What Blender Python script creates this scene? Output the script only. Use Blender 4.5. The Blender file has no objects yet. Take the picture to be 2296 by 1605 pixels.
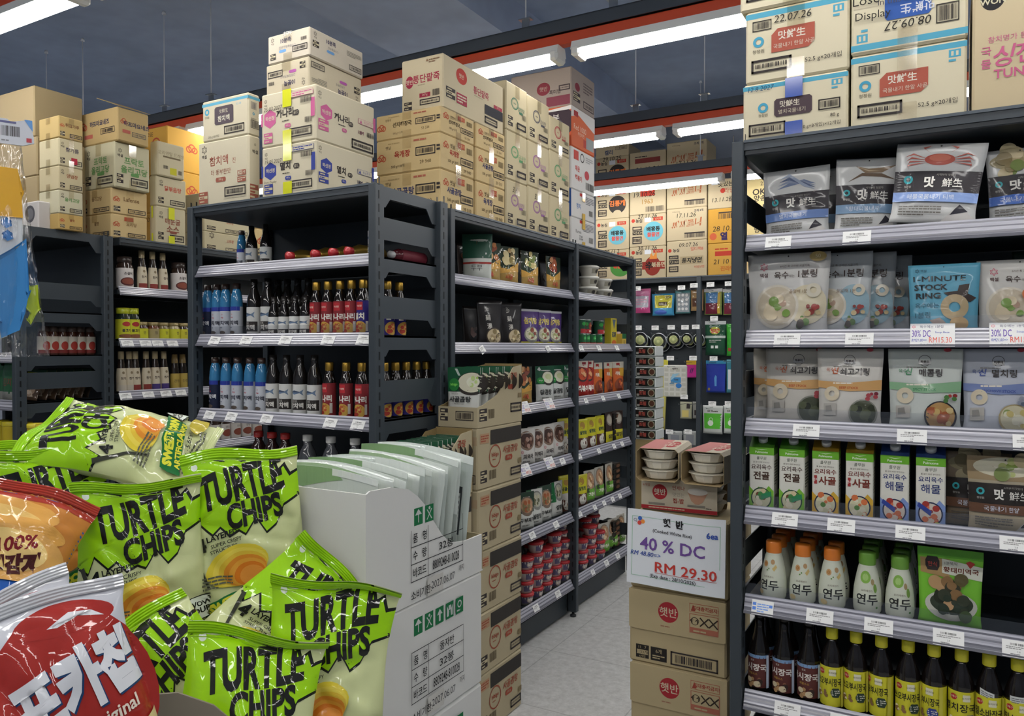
import bpy, math, random
import numpy as np
from mathutils import Matrix, Vector, Euler
from mathutils.geometry import tessellate_polygon
sc = bpy.context.scene
COL = sc.collection
PI = math.pi
# ---------------------------------------------------------------- camera, exposure, world
F, CX, CY, HOR, CAMZ, YAW = 1721.0, 1148.0, 802.5, 777.0, 1.6, math.radians(29.5)
PITCH = math.atan((CY - HOR) / F)
cd = bpy.data.cameras.new('camera'); cam = bpy.data.objects.new('camera', cd); COL.objects.link(cam)
cd.sensor_width = 36.0; cd.lens = F * 36.0 / 2296.0; cd.clip_start = 0.05
cam.location = (0, 0, CAMZ); cam.rotation_euler = (PI / 2 - PITCH, 0, YAW)
sc.camera = cam
sc.view_settings.view_transform = 'Standard'; sc.view_settings.look = 'None'
sc.view_settings.gamma = 1.0; sc.view_settings.use_curve_mapping = False
sc.view_settings.exposure = 0.0
sc.cycles.max_bounces = 7; sc.cycles.diffuse_bounces = 4; sc.cycles.glossy_bounces = 3; sc.cycles.transparent_max_bounces = 10
w = bpy.data.worlds.new('world'); sc.world = w; w.use_nodes = True
w.node_tree.nodes['Background'].inputs[0].default_value = (.6, .7, .8, 1)
w.node_tree.nodes['Background'].inputs[1].default_value = .05
LIGHT_POWER = 26.0
RC = cam.rotation_euler.to_matrix()
def ray(px, py): return RC @ Vector(((px - CX) / F, -(py - CY) / F, -1))
def atY(px, py, Y): r = ray(px, py); s = Y / r.y; return Vector((r.x * s, Y, CAMZ + r.z * s))
def atX(px, py, X): r = ray(px, py); s = X / r.x; return Vector((X, r.y * s, CAMZ + r.z * s))
def atD(px, py, d): r = ray(px, py); return Vector((0, 0, CAMZ)) + r * d
# ---------------------------------------------------------------- materials
def lin(c):
    if isinstance(c, str):
        c = c.lstrip('#'); c = [int(c[i:i + 2], 16) / 255 for i in (0, 2, 4)]
    return tuple((x / 12.92 if x <= .04045 else ((x + .055) / 1.055) ** 2.4) for x in c)
_m = {}
def M(col, kind='card'):
    """card paper paint plastic film foil bottle glass clear glow metal"""
    k = (col, kind)
    if k in _m: return _m[k]
    m = bpy.data.materials.new(kind + '_' + str(col).lstrip('#')); m.use_nodes = True
    nt = m.node_tree; n = nt.nodes; b = n['Principled BSDF']
    b.inputs['Base Color'].default_value = (*[x * (.74 if kind == 'card' else 1) for x in lin(col)], 1)
    def S(**kw):
        for a, v in kw.items(): b.inputs[a.replace('_', ' ')].default_value = v
    def bump(scale, st, detail=2.0, dist=.001, stretch=None):
        tc = n.new('ShaderNodeTexCoord'); no = n.new('ShaderNodeTexNoise'); bu = n.new('ShaderNodeBump')
        no.inputs['Scale'].default_value = scale; no.inputs['Detail'].default_value = detail
        bu.inputs['Strength'].default_value = st; bu.inputs['Distance'].default_value = dist
        src = tc.outputs['Object']
        if stretch:
            mp = n.new('ShaderNodeMapping'); mp.inputs['Scale'].default_value = stretch
            nt.links.new(src, mp.inputs[0]); src = mp.outputs[0]
        nt.links.new(src, no.inputs['Vector']); nt.links.new(no.outputs[0], bu.inputs['Height'])
        nt.links.new(bu.outputs[0], b.inputs['Normal'])
    if kind == 'card': S(Roughness=.75, Specular_IOR_Level=.25); bump(60, .25)
    elif kind == 'paper': S(Roughness=.6, Specular_IOR_Level=.3)
    elif kind == 'paint': S(Roughness=.42, Specular_IOR_Level=.4); bump(900, .08, dist=.0004)
    elif kind == 'plastic': S(Roughness=.28, Specular_IOR_Level=.5)
    elif kind == 'rail': S(Roughness=.22, Specular_IOR_Level=.7); bump(3, .15, 2, .004, (1, 1, 40))
    elif kind == 'film':
        S(Roughness=.4, Specular_IOR_Level=.12, Coat_Weight=.55, Coat_Roughness=.03)
        tc = n.new('ShaderNodeTexCoord'); vo = n.new('ShaderNodeTexVoronoi'); vo.feature = 'DISTANCE_TO_EDGE'; vo.inputs['Scale'].default_value = 13; no = n.new('ShaderNodeTexNoise'); no.inputs['Scale'].default_value = 7; bu = n.new('ShaderNodeBump'); va = n.new('ShaderNodeVectorMath'); va.operation = 'MULTIPLY_ADD'; va.inputs[1].default_value = (.12,) * 3
        L = nt.links.new; L(tc.outputs['Object'], no.inputs['Vector']); L(no.outputs[1], va.inputs[0]); L(tc.outputs['Object'], va.inputs[2]); L(va.outputs[0], vo.inputs['Vector']); L(vo.outputs['Distance'], bu.inputs['Height']); bu.inputs['Strength'].default_value = .07; bu.inputs['Distance'].default_value = .03; L(bu.outputs[0], b.inputs['Normal']); L(bu.outputs[0], b.inputs['Coat Normal'])
    elif kind == 'pouch': S(Roughness=.36, Specular_IOR_Level=.25, Coat_Weight=.3, Coat_Roughness=.07); bump(22, .2, 1.5, .006)
    elif kind == 'foil': S(Metallic=.6, Roughness=.27); bump(30, .3, 2, .006)
    elif kind == 'bottle': S(Roughness=.08, Specular_IOR_Level=.6)
    elif kind == 'glossy': S(Roughness=.12, Specular_IOR_Level=.6)
    elif kind == 'metal': S(Metallic=.9, Roughness=.3)
    elif kind == 'glow': S(Emission_Color=(1, .98, .95, 1), Emission_Strength=LIGHT_POWER)
    elif kind in ('clear', 'wrap'):      # thin clear plastic: see-through, shiny towards its edges
        tr = n.new('ShaderNodeBsdfTransparent'); mx = n.new('ShaderNodeMixShader'); gl = n.new('ShaderNodeBsdfGlossy')
        lw = n.new('ShaderNodeLayerWeight'); lw.inputs['Blend'].default_value = .5; pw = n.new('ShaderNodeMath'); pw.operation = 'POWER'; pw.inputs[1].default_value = 3.2
        ma = n.new('ShaderNodeMath'); ma.operation = 'MULTIPLY_ADD'; ma.inputs[1].default_value = .55; ma.inputs[2].default_value = .07 if kind == 'clear' else .1
        tr.inputs[0].default_value = (*[.86 + .14 * x for x in lin(col)], 1); gl.inputs['Roughness'].default_value = .12
        L = nt.links.new
        if kind == 'wrap':
            tc = n.new('ShaderNodeTexCoord'); no = n.new('ShaderNodeTexNoise'); bu = n.new('ShaderNodeBump'); mp = n.new('ShaderNodeMapping')
            mp.inputs['Scale'].default_value = (2.4, 1, .6); no.inputs['Scale'].default_value = 22; bu.inputs['Strength'].default_value = .8; bu.inputs['Distance'].default_value = .02
            L(tc.outputs['Object'], mp.inputs[0]); L(mp.outputs[0], no.inputs['Vector']); L(no.outputs[0], bu.inputs['Height']); L(bu.outputs[0], gl.inputs['Normal']); L(bu.outputs[0], lw.inputs['Normal'])
        L(lw.outputs['Facing'], pw.inputs[0]); L(pw.outputs[0], ma.inputs[0]); L(ma.outputs[0], mx.inputs[0]); L(tr.outputs[0], mx.inputs[1]); L(gl.outputs[0], mx.inputs[2]); L(mx.outputs[0], n['Material Output'].inputs[0])
    elif kind == 'frost':     # half translucent silver pouch
        S(Roughness=.25, Transmission_Weight=.0, Specular_IOR_Level=.6, Metallic=.15); bump(18, .4, 2, .008, (3, 1, .5))
    elif kind in ('floor', 'ceil', 'wall'):
        tc = n.new('ShaderNodeTexCoord'); no = n.new('ShaderNodeTexNoise'); cr = n.new('ShaderNodeValToRGB')
        no.inputs['Scale'].default_value = 26 if kind == 'floor' else 1.6; no.inputs['Detail'].default_value = 8 if kind == 'floor' else 3
        no.inputs['Roughness'].default_value = .75
        c = lin(col); k2 = .82 if kind == 'floor' else .9
        cr.color_ramp.elements[0].position = .35; cr.color_ramp.elements[1].position = .65
        cr.color_ramp.elements[0].color = (*[x * k2 for x in c], 1); cr.color_ramp.elements[1].color = (*[min(1, x * (2 - k2)) for x in c], 1)
        nt.links.new(tc.outputs['Object'], no.inputs['Vector']); nt.links.new(no.outputs[0], cr.inputs[0])
        out = cr.outputs[0]
        if kind == 'floor':
            br = n.new('ShaderNodeTexBrick'); br.offset = 0.0; br.inputs['Scale'].default_value = 1.0
            br.inputs['Brick Width'].default_value = .6; br.inputs['Row Height'].default_value = .6; br.inputs['Mortar Size'].default_value = .003
            br.inputs['Color1'].default_value = br.inputs['Color2'].default_value = (1, 1, 1, 1); br.inputs['Mortar'].default_value = (.68, .68, .68, 1)
            mu = n.new('ShaderNodeMix'); mu.data_type = 'RGBA'; mu.blend_type = 'MULTIPLY'; mu.inputs[0].default_value = 1
            nt.links.new(tc.outputs['Object'], br.inputs['Vector']); nt.links.new(out, mu.inputs[6]); nt.links.new(br.outputs[0], mu.inputs[7]); out = mu.outputs[2]
        nt.links.new(out, b.inputs['Base Color']); S(Roughness=.38 if kind == 'floor' else .8, Specular_IOR_Level=.4)
    _m[k] = m
    return m
# ---------------------------------------------------------------- mesh collector
class MB:
    def __init__(s): s.v = []; s.f = []; s.m = []; s.sm = []; s.mats = []; s.n = 0
    def mi(s, mat):
        if mat not in s.mats: s.mats.append(mat)
        return s.mats.index(mat)
    def add(s, vs, fs, mat, smooth=False):
        o = s.n; s.v.extend([tuple(map(float, p)) for p in vs]); s.n += len(vs); i = s.mi(mat)
        for f in fs: s.f.append(tuple(int(a) + o for a in f)); s.m.append(i); s.sm.append(smooth)
        return s
    def box(s, a, b, mat, bev=0.0, mtx=None):
        (x0, y0, z0), (x1, y1, z1) = a, b
        e = min(bev, .45 * min(abs(x1 - x0), abs(y1 - y0), abs(z1 - z0)))
        X = (x0, x1); Y = (y0, y1); Z = (z0, z1)
        if e <= 0:
            vs = [(X[i], Y[j], Z[k]) for i in (0, 1) for j in (0, 1) for k in (0, 1)]
            fs = [(0, 1, 3, 2), (4, 6, 7, 5), (0, 4, 5, 1), (2, 3, 7, 6), (0, 2, 6, 4), (1, 5, 7, 3)]
        else:
            vs = []; idx = {}
            for i in (0, 1):
                for j in (0, 1):
                    for k in (0, 1):
                        for ax in range(3):
                            p = [X[i], Y[j], Z[k]]; sg = [(e, -e)[i], (e, -e)[j], (e, -e)[k]]
                            for q in range(3):
                                if q != ax: p[q] += sg[q]
                            idx[(i, j, k, ax)] = len(vs); vs.append(tuple(p))
            fs = []
            G = lambda i, j, k, a: idx[(i, j, k, a)]
            fs += [(G(0,0,0,0),G(0,0,1,0),G(0,1,1,0),G(0,1,0,0)), (G(1,0,0,0),G(1,1,0,0),G(1,1,1,0),G(1,0,1,0)),
                   (G(0,0,0,1),G(1,0,0,1),G(1,0,1,1),G(0,0,1,1)), (G(0,1,0,1),G(0,1,1,1),G(1,1,1,1),G(1,1,0,1)),
                   (G(0,0,0,2),G(0,1,0,2),G(1,1,0,2),G(1,0,0,2)), (G(0,0,1,2),G(1,0,1,2),G(1,1,1,2),G(0,1,1,2))]
            for j in (0, 1):
                for k in (0, 1): fs.append((G(0,j,k,1),G(1,j,k,1),G(1,j,k,2),G(0,j,k,2)))
            for i in (0, 1):
                for k in (0, 1): fs.append((G(i,0,k,0),G(i,1,k,0),G(i,1,k,2),G(i,0,k,2)))
            for i in (0, 1):
                for j in (0, 1): fs.append((G(i,j,0,0),G(i,j,1,0),G(i,j,1,1),G(i,j,0,1)))
            for i in (0, 1):
                for j in (0, 1):
                    for k in (0, 1): fs.append((G(i,j,k,0),G(i,j,k,1),G(i,j,k,2)))
        if mtx is not None: vs = [tuple(mtx @ Vector(p)) for p in vs]
        return s.add(vs, fs, mat)
    def lathe(s, prof, mat, n=20, c=(0, 0), a0=0, a1=2 * PI, smooth=True):
        full = abs(a1 - a0 - 2 * PI) < 1e-6; m = n if full else n + 1
        vs = []; fs = []
        for r, z in prof:
            for i in range(m):
                a = a0 + (a1 - a0) * i / n; vs.append((c[0] + r * math.cos(a), c[1] + r * math.sin(a), z))
        for j in range(len(prof) - 1):
            for i in range(n):
                k = (i + 1) % m; fs.append((j * m + i, j * m + k, (j + 1) * m + k, (j + 1) * m + i))
        return s.add(vs, fs, mat, smooth)
    def tube(s, pts, r, mat, n=8):
        pts = [Vector(p) for p in pts]; vs = []; fs = []
        for i, p in enumerate(pts):
            t = (pts[min(i + 1, len(pts) - 1)] - pts[max(i - 1, 0)]).normalized()
            a = t.cross(Vector((0, 0, 1)) if abs(t.z) < .9 else Vector((1, 0, 0))).normalized(); b = t.cross(a)
            for k in range(n):
                g = 2 * PI * k / n; vs.append(p + (a * math.cos(g) + b * math.sin(g)) * r)
        for i in range(len(pts) - 1):
            for k in range(n): q = (k + 1) % n; fs.append((i * n + k, i * n + q, (i + 1) * n + q, (i + 1) * n + k))
        fs.append(tuple(range(n))[::-1]); fs.append(tuple((len(pts) - 1) * n + k for k in range(n)))
        return s.add(vs, fs, mat, True)
    def prism(s, poly, plane, a, b, mat):
        """polygon in 2D extruded along the third axis between a and b; plane 'yz','xz','xy'"""
        n = len(poly); P = {'yz': lambda p, h: (h, p[0], p[1]), 'xz': lambda p, h: (p[0], h, p[1]), 'xy': lambda p, h: (p[0], p[1], h)}[plane]
        vs = [P(p, a) for p in poly] + [P(p, b) for p in poly]
        tr = tessellate_polygon([[Vector((p[0], p[1], 0)) for p in poly]])
        fs = [tuple(t) for t in tr] + [tuple(i + n for i in t) for t in tr] + [(i, (i + 1) % n, (i + 1) % n + n, i + n) for i in range(n)]
        return s.add(vs, fs, mat)
    def mesh(s, name):
        me = bpy.data.meshes.new(name); me.from_pydata(s.v, [], s.f)
        for m in s.mats: me.materials.append(m)
        me.polygons.foreach_set('material_index', s.m); me.polygons.foreach_set('use_smooth', s.sm)
        me.update(); return me
    def obj(s, name, parent=None): return link(name, s.mesh(name), parent)
def link(name, me, parent=None):
    o = bpy.data.objects.new(name, me); COL.objects.link(o)
    if parent is not None: o.parent = parent
    return o
def tag(o, label, cat, group=None, kind=None):
    o['label'] = label; o['category'] = cat
    if group: o['group'] = group
    if kind: o['kind'] = kind
    return o
def thing(name, label, cat, loc=(0, 0, 0), rz=0, group=None):
    o = bpy.data.objects.new(name, None); COL.objects.link(o); o.empty_display_size = .05
    o.location = loc; o.rotation_euler = (0, 0, rz); return tag(o, label, cat, group)
def struct(o): o['kind'] = 'structure'; return o
ORD = 'first second third fourth fifth sixth seventh eighth ninth tenth eleventh twelfth thirteenth fourteenth fifteenth sixteenth'.split()
# ---------------------------------------------------------------- flat art: shapes and lettering as thin print layers
_tx = {}
def glyphs(s, bold=0.0, res=2):
    k = (s, bold, res)
    if k not in _tx:
        c = bpy.data.curves.new('t', 'FONT'); c.body = s; c.size = 1; c.resolution_u = res; c.offset = bold; c.fill_mode = 'FRONT'
        o = bpy.data.objects.new('t', c); COL.objects.link(o)
        me = o.to_mesh(); me.calc_loop_triangles()
        v = np.array([p.co[:2] for p in me.vertices]).reshape(-1, 2)
        t = np.array([l.vertices[:] for l in me.loop_triangles], int).reshape(-1, 3)
        o.to_mesh_clear(); bpy.data.objects.remove(o); bpy.data.curves.remove(c)
        if len(v): v = v - [(v[:, 0].min() + v[:, 0].max()) / 2, (v[:, 1].min() + v[:, 1].max()) / 2]
        _tx[k] = (v, t)
    return _tx[k]
def poly_tris(pts):
    tr = tessellate_polygon([[Vector((p[0], p[1], 0)) for p in pts]])
    return np.array(pts, float), np.array([tuple(t) for t in tr], int).reshape(-1, 3)
def ell(n=28): return [(math.cos(2 * PI * i / n), math.sin(2 * PI * i / n)) for i in range(n)]
def art_tris(ops, w, h):
    """list of ops in face fractions -> list of (verts metres Nx2, tris, colour, layer)"""
    out = []; rnd = random.Random(5)
    for L, op in enumerate(ops):
        k = op[0]
        if k == 'r':
            _, a, b, c, d, col = op[:6]; sub = [poly_tris([(a * w, b * h), (c * w, b * h), (c * w, d * h), (a * w, d * h)]) + (col,)]
        elif k == 'e':
            _, u, v, ru, rv, col = op[:6]; rx = ru * w; ry = rx if rv is None else rv * h
            sub = [poly_tris([(u * w + rx * x, v * h + ry * y) for x, y in ell()]) + (col,)]
        elif k == 'o':
            _, u, v, r, th, col = op[:6]; rx = r * w; p = ell(26); n = len(p)
            ar = op[6] if len(op) > 6 else 1
            vs = [(u * w + rx * x, v * h + rx * y * ar) for x, y in p] + [(u * w + (rx - th * w) * x, v * h + (rx - th * w) * y * ar) for x, y in p]
            fs = []
            for i in range(n): j = (i + 1) % n; fs += [(i, j, n + j), (i, n + j, n + i)]
            sub = [(np.array(vs), np.array(fs), col)]
        elif k == 'p': sub = [poly_tris([(u * w, v * h) for u, v in op[1]]) + (op[2],)]
        elif k == 't':
            _, s, u, v, hh, col = op[:6]; o = op[6] if len(op) > 6 else {}
            bo = o.get('b', 0.0); mm = 'M' in s and bo > 0      # a thickened M would cross itself: print it twice instead
            g, t = glyphs(s, 0.0 if mm else bo, o.get('q', 2))
            if not len(g): continue
            if mm: t = np.vstack([t, t + len(g), t + 2 * len(g)]); g = np.vstack([g - [max(bo, .012), 0], g + [max(bo, .012), 0], g + [0, max(bo, .012)]])
            span = np.ptp(g, axis=0); sy = hh * h / max(span[1], 1e-6); sx = sy * o.get('x', 1.0)
            if 'w' in o: sx = o['w'] * w / max(span[0], 1e-6)
            q = g * [sx, sy]
            if 'sk' in o: q = q + np.outer(q[:, 1], [o['sk'], 0])
            if 'arc' in o: q = q + np.stack([np.zeros(len(q)), o['arc'] * h * (1 - (2 * q[:, 0] / (np.ptp(q[:, 0]) + 1e-9)) ** 2)], 1)
            if 'rot' in o: a = math.radians(o['rot']); q = q @ np.array([[math.cos(a), math.sin(a)], [-math.sin(a), math.cos(a)]])
            al = o.get('a', 'c')
            dx = {'c': 0, 'l': np.ptp(q[:, 0]) / 2, 'r': -np.ptp(q[:, 0]) / 2}[al]
            sub = [(q + [u * w + dx, v * h], t, col)]
        elif k == 'b':            # barcode, optional frame
            _, a, b, c, d, col = op[:6]; fr = op[6] if len(op) > 6 else 0; vs = []; fs = []
            def q4(x0, y0, x1, y1):
                i = len(vs); vs.extend([(x0, y0), (x1, y0), (x1, y1), (x0, y1)]); fs.extend([(i, i + 1, i + 2), (i, i + 2, i + 3)])
            x0, y0, x1, y1 = a * w, b * h, c * w, d * h
            if fr:
                f = fr * min(w, h)
                q4(x0, y0, x1, y0 + f); q4(x0, y1 - f, x1, y1); q4(x0, y0, x0 + f, y1); q4(x1 - f, y0, x1, y1)
                m = (x1 - x0) * .1; x0 += m; x1 -= m; y0 += 2 * f; y1 -= 2 * f
            x = x0; un = (x1 - x0) / 44
            while x < x1 - un:
                bw = un * rnd.choice((.6, 1, 1, 2)); q4(x, y0, min(x + bw, x1), y1); x += bw + un * rnd.choice((.7, 1, 1.6))
            sub = [(np.array(vs), np.array(fs), col)]
        elif k == 'g':            # lines of small unreadable print
            _, a, b, c, d, n, col = op[:7]; vs = []; fs = []; lh = (d - b) / n
            for i in range(n):
                y = d - lh * (i + .75); x = a; e = c if i < n - 1 else a + (c - a) * .6
                while x < e - .003:
                    L2 = min(rnd.uniform(.25, .7) * lh * h / w * 3, e - x); j = len(vs)
                    vs.extend([(x * w, y * h), ((x + L2) * w, y * h), ((x + L2) * w, (y + lh * .5) * h), (x * w, (y + lh * .5) * h)])
                    fs.extend([(j, j + 1, j + 2), (j, j + 2, j + 3)]); x += L2 + .2 * lh * h / w
            if not vs: continue
            sub = [(np.array(vs), np.array(fs), col)]
        elif k == 'f':            # six-petal flower mark
            _, u, v, r, col = op[:5]; vs = []; fs = []; R = r * w
            for i in range(6):
                a = PI / 2 + i * PI / 3; ca, sa = math.cos(a), math.sin(a); j = len(vs)
                for x, y in ((.18, -.05), (.6, -.3), (1, 0), (.6, .3), (.18, .05), (.6, -.13), (.8, 0), (.6, .13)):
                    vs.append((u * w + R * (x * ca - y * sa), v * h + R * (x * sa + y * ca)))
                fs += [(j, j + 1, j + 5), (j + 1, j + 2, j + 6), (j + 1, j + 6, j + 5), (j + 2, j + 3, j + 6), (j + 3, j + 7, j + 6), (j + 3, j + 4, j + 7)]
            sub = [(np.array(vs), np.array(fs), col)]
        else: raise ValueError(k)
        for v, t, c in sub: out.append((v, t, c, L))
    return out
def refine(v, t, L):
    """split edges longer than L (shared edges split alike)"""
    for _ in range(7):
        a, b, c = v[t[:, 0]], v[t[:, 1]], v[t[:, 2]]
        if max(np.linalg.norm(a - b, axis=1).max(), np.linalg.norm(b - c, axis=1).max(), np.linalg.norm(c - a, axis=1).max()) <= L: break
        vs = [tuple(p) for p in v]; mid = {}; nt = []
        def mp(i, j):
            if (vs[i][0] - vs[j][0]) ** 2 + (vs[i][1] - vs[j][1]) ** 2 <= L * L: return None
            k = (i, j) if i < j else (j, i)
            if k not in mid: mid[k] = len(vs); vs.append(((vs[i][0] + vs[j][0]) / 2, (vs[i][1] + vs[j][1]) / 2))
            return mid[k]
        for i, j, k in t.tolist():
            p, q, r = mp(i, j), mp(j, k), mp(k, i); n = sum(x is not None for x in (p, q, r))
            if n == 0: nt.append((i, j, k))
            elif n == 3: nt += [(i, p, r), (p, j, q), (r, q, k), (p, q, r)]
            else:
                while not (p is not None and (n == 1 or q is not None)): i, j, k, p, q, r = j, k, i, q, r, p
                if n == 1: nt += [(i, p, k), (p, j, k)]
                else: nt += [(p, j, q), (i, p, k), (p, q, k)]
        v = np.array(vs); t = np.array(nt, int)
    return v, t
STEP = .00018
def print_flat(mb, ops, o, U, V, N, w, h, kind='card', step=STEP):
    o, U, V, N = map(np.array, (o, U, V, N))
    for v, t, c, L in art_tris(ops, w, h):
        p = o + np.outer(v[:, 0], U) + np.outer(v[:, 1], V) + N * (step * (L + 1))
        mb.add(p, t, M(c, kind))
def print_map(mb, ops, w, h, fn, kind, L=.015, off=.0007, step=.00035):
    """fn(u,v,d) in metres -> Nx3 points lifted d along the surface normal"""
    for v, t, c, l in art_tris(ops, w, h):
        v, t = refine(v, t, L); mb.add(fn(v[:, 0] / w, v[:, 1] / h, off + step * l), t, M(c, kind), True)
# ---------------------------------------------------------------- room shell
FRAME, FRAME2, DECK = '#2c3338', '#353c42', '#23292e'
X0, X1, Y0, Y1, ZC = -8.2, 3.2, -2.4, 7.95, 4.0
def shell():
    def slab(name, a, b, mat): struct(MB().box(a, b, mat).obj(name))
    slab('floor', (X0 - .1, Y0 - .1, -.1), (X1 + .1, Y1 + .1, 0), M('#b9b9b7', 'floor'))
    slab('ceiling', (X0 - .1, Y0 - .1, ZC), (X1 + .1, Y1 + .1, ZC + .1), M('#8796b0', 'ceil'))
    wm = M('#7c8492', 'wall')
    slab('wall_back', (X0, Y1, 0), (X1, Y1 + .1, ZC), wm); slab('wall_front', (X0, Y0 - .1, 0), (X1, Y0, ZC), wm)
    slab('wall_left', (X0 - .1, Y0 - .1, 0), (X0, Y1 + .1, ZC), wm); slab('wall_right', (X1, Y0 - .1, 0), (X1 + .1, Y1 + .1, ZC), wm)
    slab('trim_1', (-3.5, Y0, 3.72), (-2.62, Y1, ZC), M('#8f9cb4', 'ceil'))     # ceiling beam
shell()
# ---------------------------------------------------------------- lamps: tracks, tube fixtures, hanger rods
LZ = 3.1
ROWS = [-1.36, .29, 1.95, 3.59, 5.24, 6.9]
ROWN = ['row behind the viewer', 'row above the viewer', 'row over the rack fronts', 'row over the middle rack', 'row over the far bays', 'row along the back wall']
def lamps():
    def fixture():
        h = MB(); L = 1.40
        h.prism([(-.055, 0), (.055, 0), (.04, .045), (-.04, .045)], 'yz', -L / 2, L / 2, M('#d9dad6', 'plastic'))
        for s in (-1, 1): h.box((s * L / 2 - (0 if s < 0 else .05), -.057, -.035), (s * L / 2 + (.05 if s < 0 else 0), .057, .02), M('#d9dad6', 'plastic'), .012)
        d = MB(); d.lathe([(.0, -L / 2 + .05), (.042, -L / 2 + .05), (.042, L / 2 - .05), (0, L / 2 - .05)], M('#ffffff', 'glow'), 16)
        d.v = [(z, x * 1.1, min(y * .85, .004) - .001) for x, y, z in d.v]
        return h.mesh('fixture_housing'), d.mesh('fixture_diffuser')
    hm, dm = fixture()
    ch = MB()
    for (y0, y1, z0, z1) in ((-.05, .05, .16, .166), (-.05, -.044, .1, .166), (.044, .05, .1, .166)): ch.box((X0 + .1, y0, z0), (X1 - .1, y1, z1), M('#3d444d', 'paint'))
    cm = ch.mesh('channel'); rm = MB().box((X0 + .1, -.028, .046), (X1 - .1, .028, .1), M('#c24a2c', 'paint'), .004).mesh('rail')
    bm = MB().box((-.022, -.004, .16), (.022, .004, .23), M('#9aa0a6', 'metal')).box((-.035, -.02, .225), (.035, .02, .23), M('#9aa0a6', 'metal')).mesh('bracket')
    rod = MB().lathe([(0, 0), (.004, 0), (.004, ZC - LZ - .23), (0, ZC - LZ - .23)], M('#c4c9d0', 'plastic'), 8).lathe([(0, ZC - LZ - .25), (.016, ZC - LZ - .25), (.01, ZC - LZ - .23), (0, ZC - LZ - .23)], M('#c4c9d0', 'plastic'), 8).mesh('threaded_rod')
    for r, y in enumerate(ROWS):
        t = thing('light_track', 'red-railed ceiling track, ' + ROWN[r], 'light track', (0, y, LZ), 0, 'ceiling light tracks')
        link('channel', cm, t); link('rail', rm, t)
        for k in range(-4, 4):
            xc = -1.70 + 1.475 * (k + .5)
            if not (-4 if r < 2 else -8) < xc < 2.4: continue
            f = thing('tube_light', f'lit tube lamp, {ORD[k + 4]} from left in {ROWN[r]}', 'lamp', (xc, y, LZ), 0, 'ceiling tube lights')
            link('housing', hm, f); link('diffuser', dm, f)
            for s, dx in enumerate((-.49, .49)):
                if r >= 1:
                    if -3.62 < xc + dx < -2.5: continue
                    o = thing('hanger_rod', f'hanger rod, {"left" if s == 0 else "right"} end of {ORD[k + 4]} lamp, {ROWN[r]}', 'hanger rod', (xc + dx, y, LZ + .23), 0, 'rods hanging the light tracks')
                    link('rod', rod, o); link('bracket', bm, o).location = (0, 0, -.23)
lamps()
# ---------------------------------------------------------------- racks
RAILC, RAILC2 = '#a6a6b0', '#6c6c75'
def rail_mesh(L):
    """ticket rail along local x, front -y, bottom edge at origin: ridged sloping strip"""
    mb = MB(); pr = []
    n = 10
    for i in range(n + 1):
        t = i / n; y = .022 * t; z = .046 * t; k = .0011 if i % 2 else 0
        pr.append((y - k, z + k * .4))
    pr2 = [(-.001, -.004)] + pr + [(.026, .048), (.028, .046), (.006, -.004)]
    vs = []; fs = []; m = len(pr2)
    for x in (-L / 2, L / 2): vs += [(x, p[0], p[1]) for p in pr2]
    for i in range(m): j = (i + 1) % m; fs.append((i, j, j + m, i + m))
    mb.add(vs, fs, M(RAILC, 'rail'))
    for q in range(len(mb.f)):
        if q in (2, 3, 6, 9): mb.m[q] = mb.mi(M(RAILC2, 'rail'))
    tr = tessellate_polygon([[Vector((p[0], p[1], 0)) for p in pr2]])
    for o in (0, m): mb.add([vs[i + o] for i in range(m)], [tuple(t) for t in tr], M(RAILC, 'rail'))
    mb.box((-L / 2, -.0035, -.004), (L / 2, -.001, .004), M(RAILC2, 'rail')); return mb.mesh('price_rail')
def guard_mesh(L): return MB().prism([(.021, .04), (.0225, .04), (.0265, .08), (.025, .08)], 'yz', -L / 2, L / 2, M('#c8ccd6', 'clear')).mesh('front_guard')
_rm = {}
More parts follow.
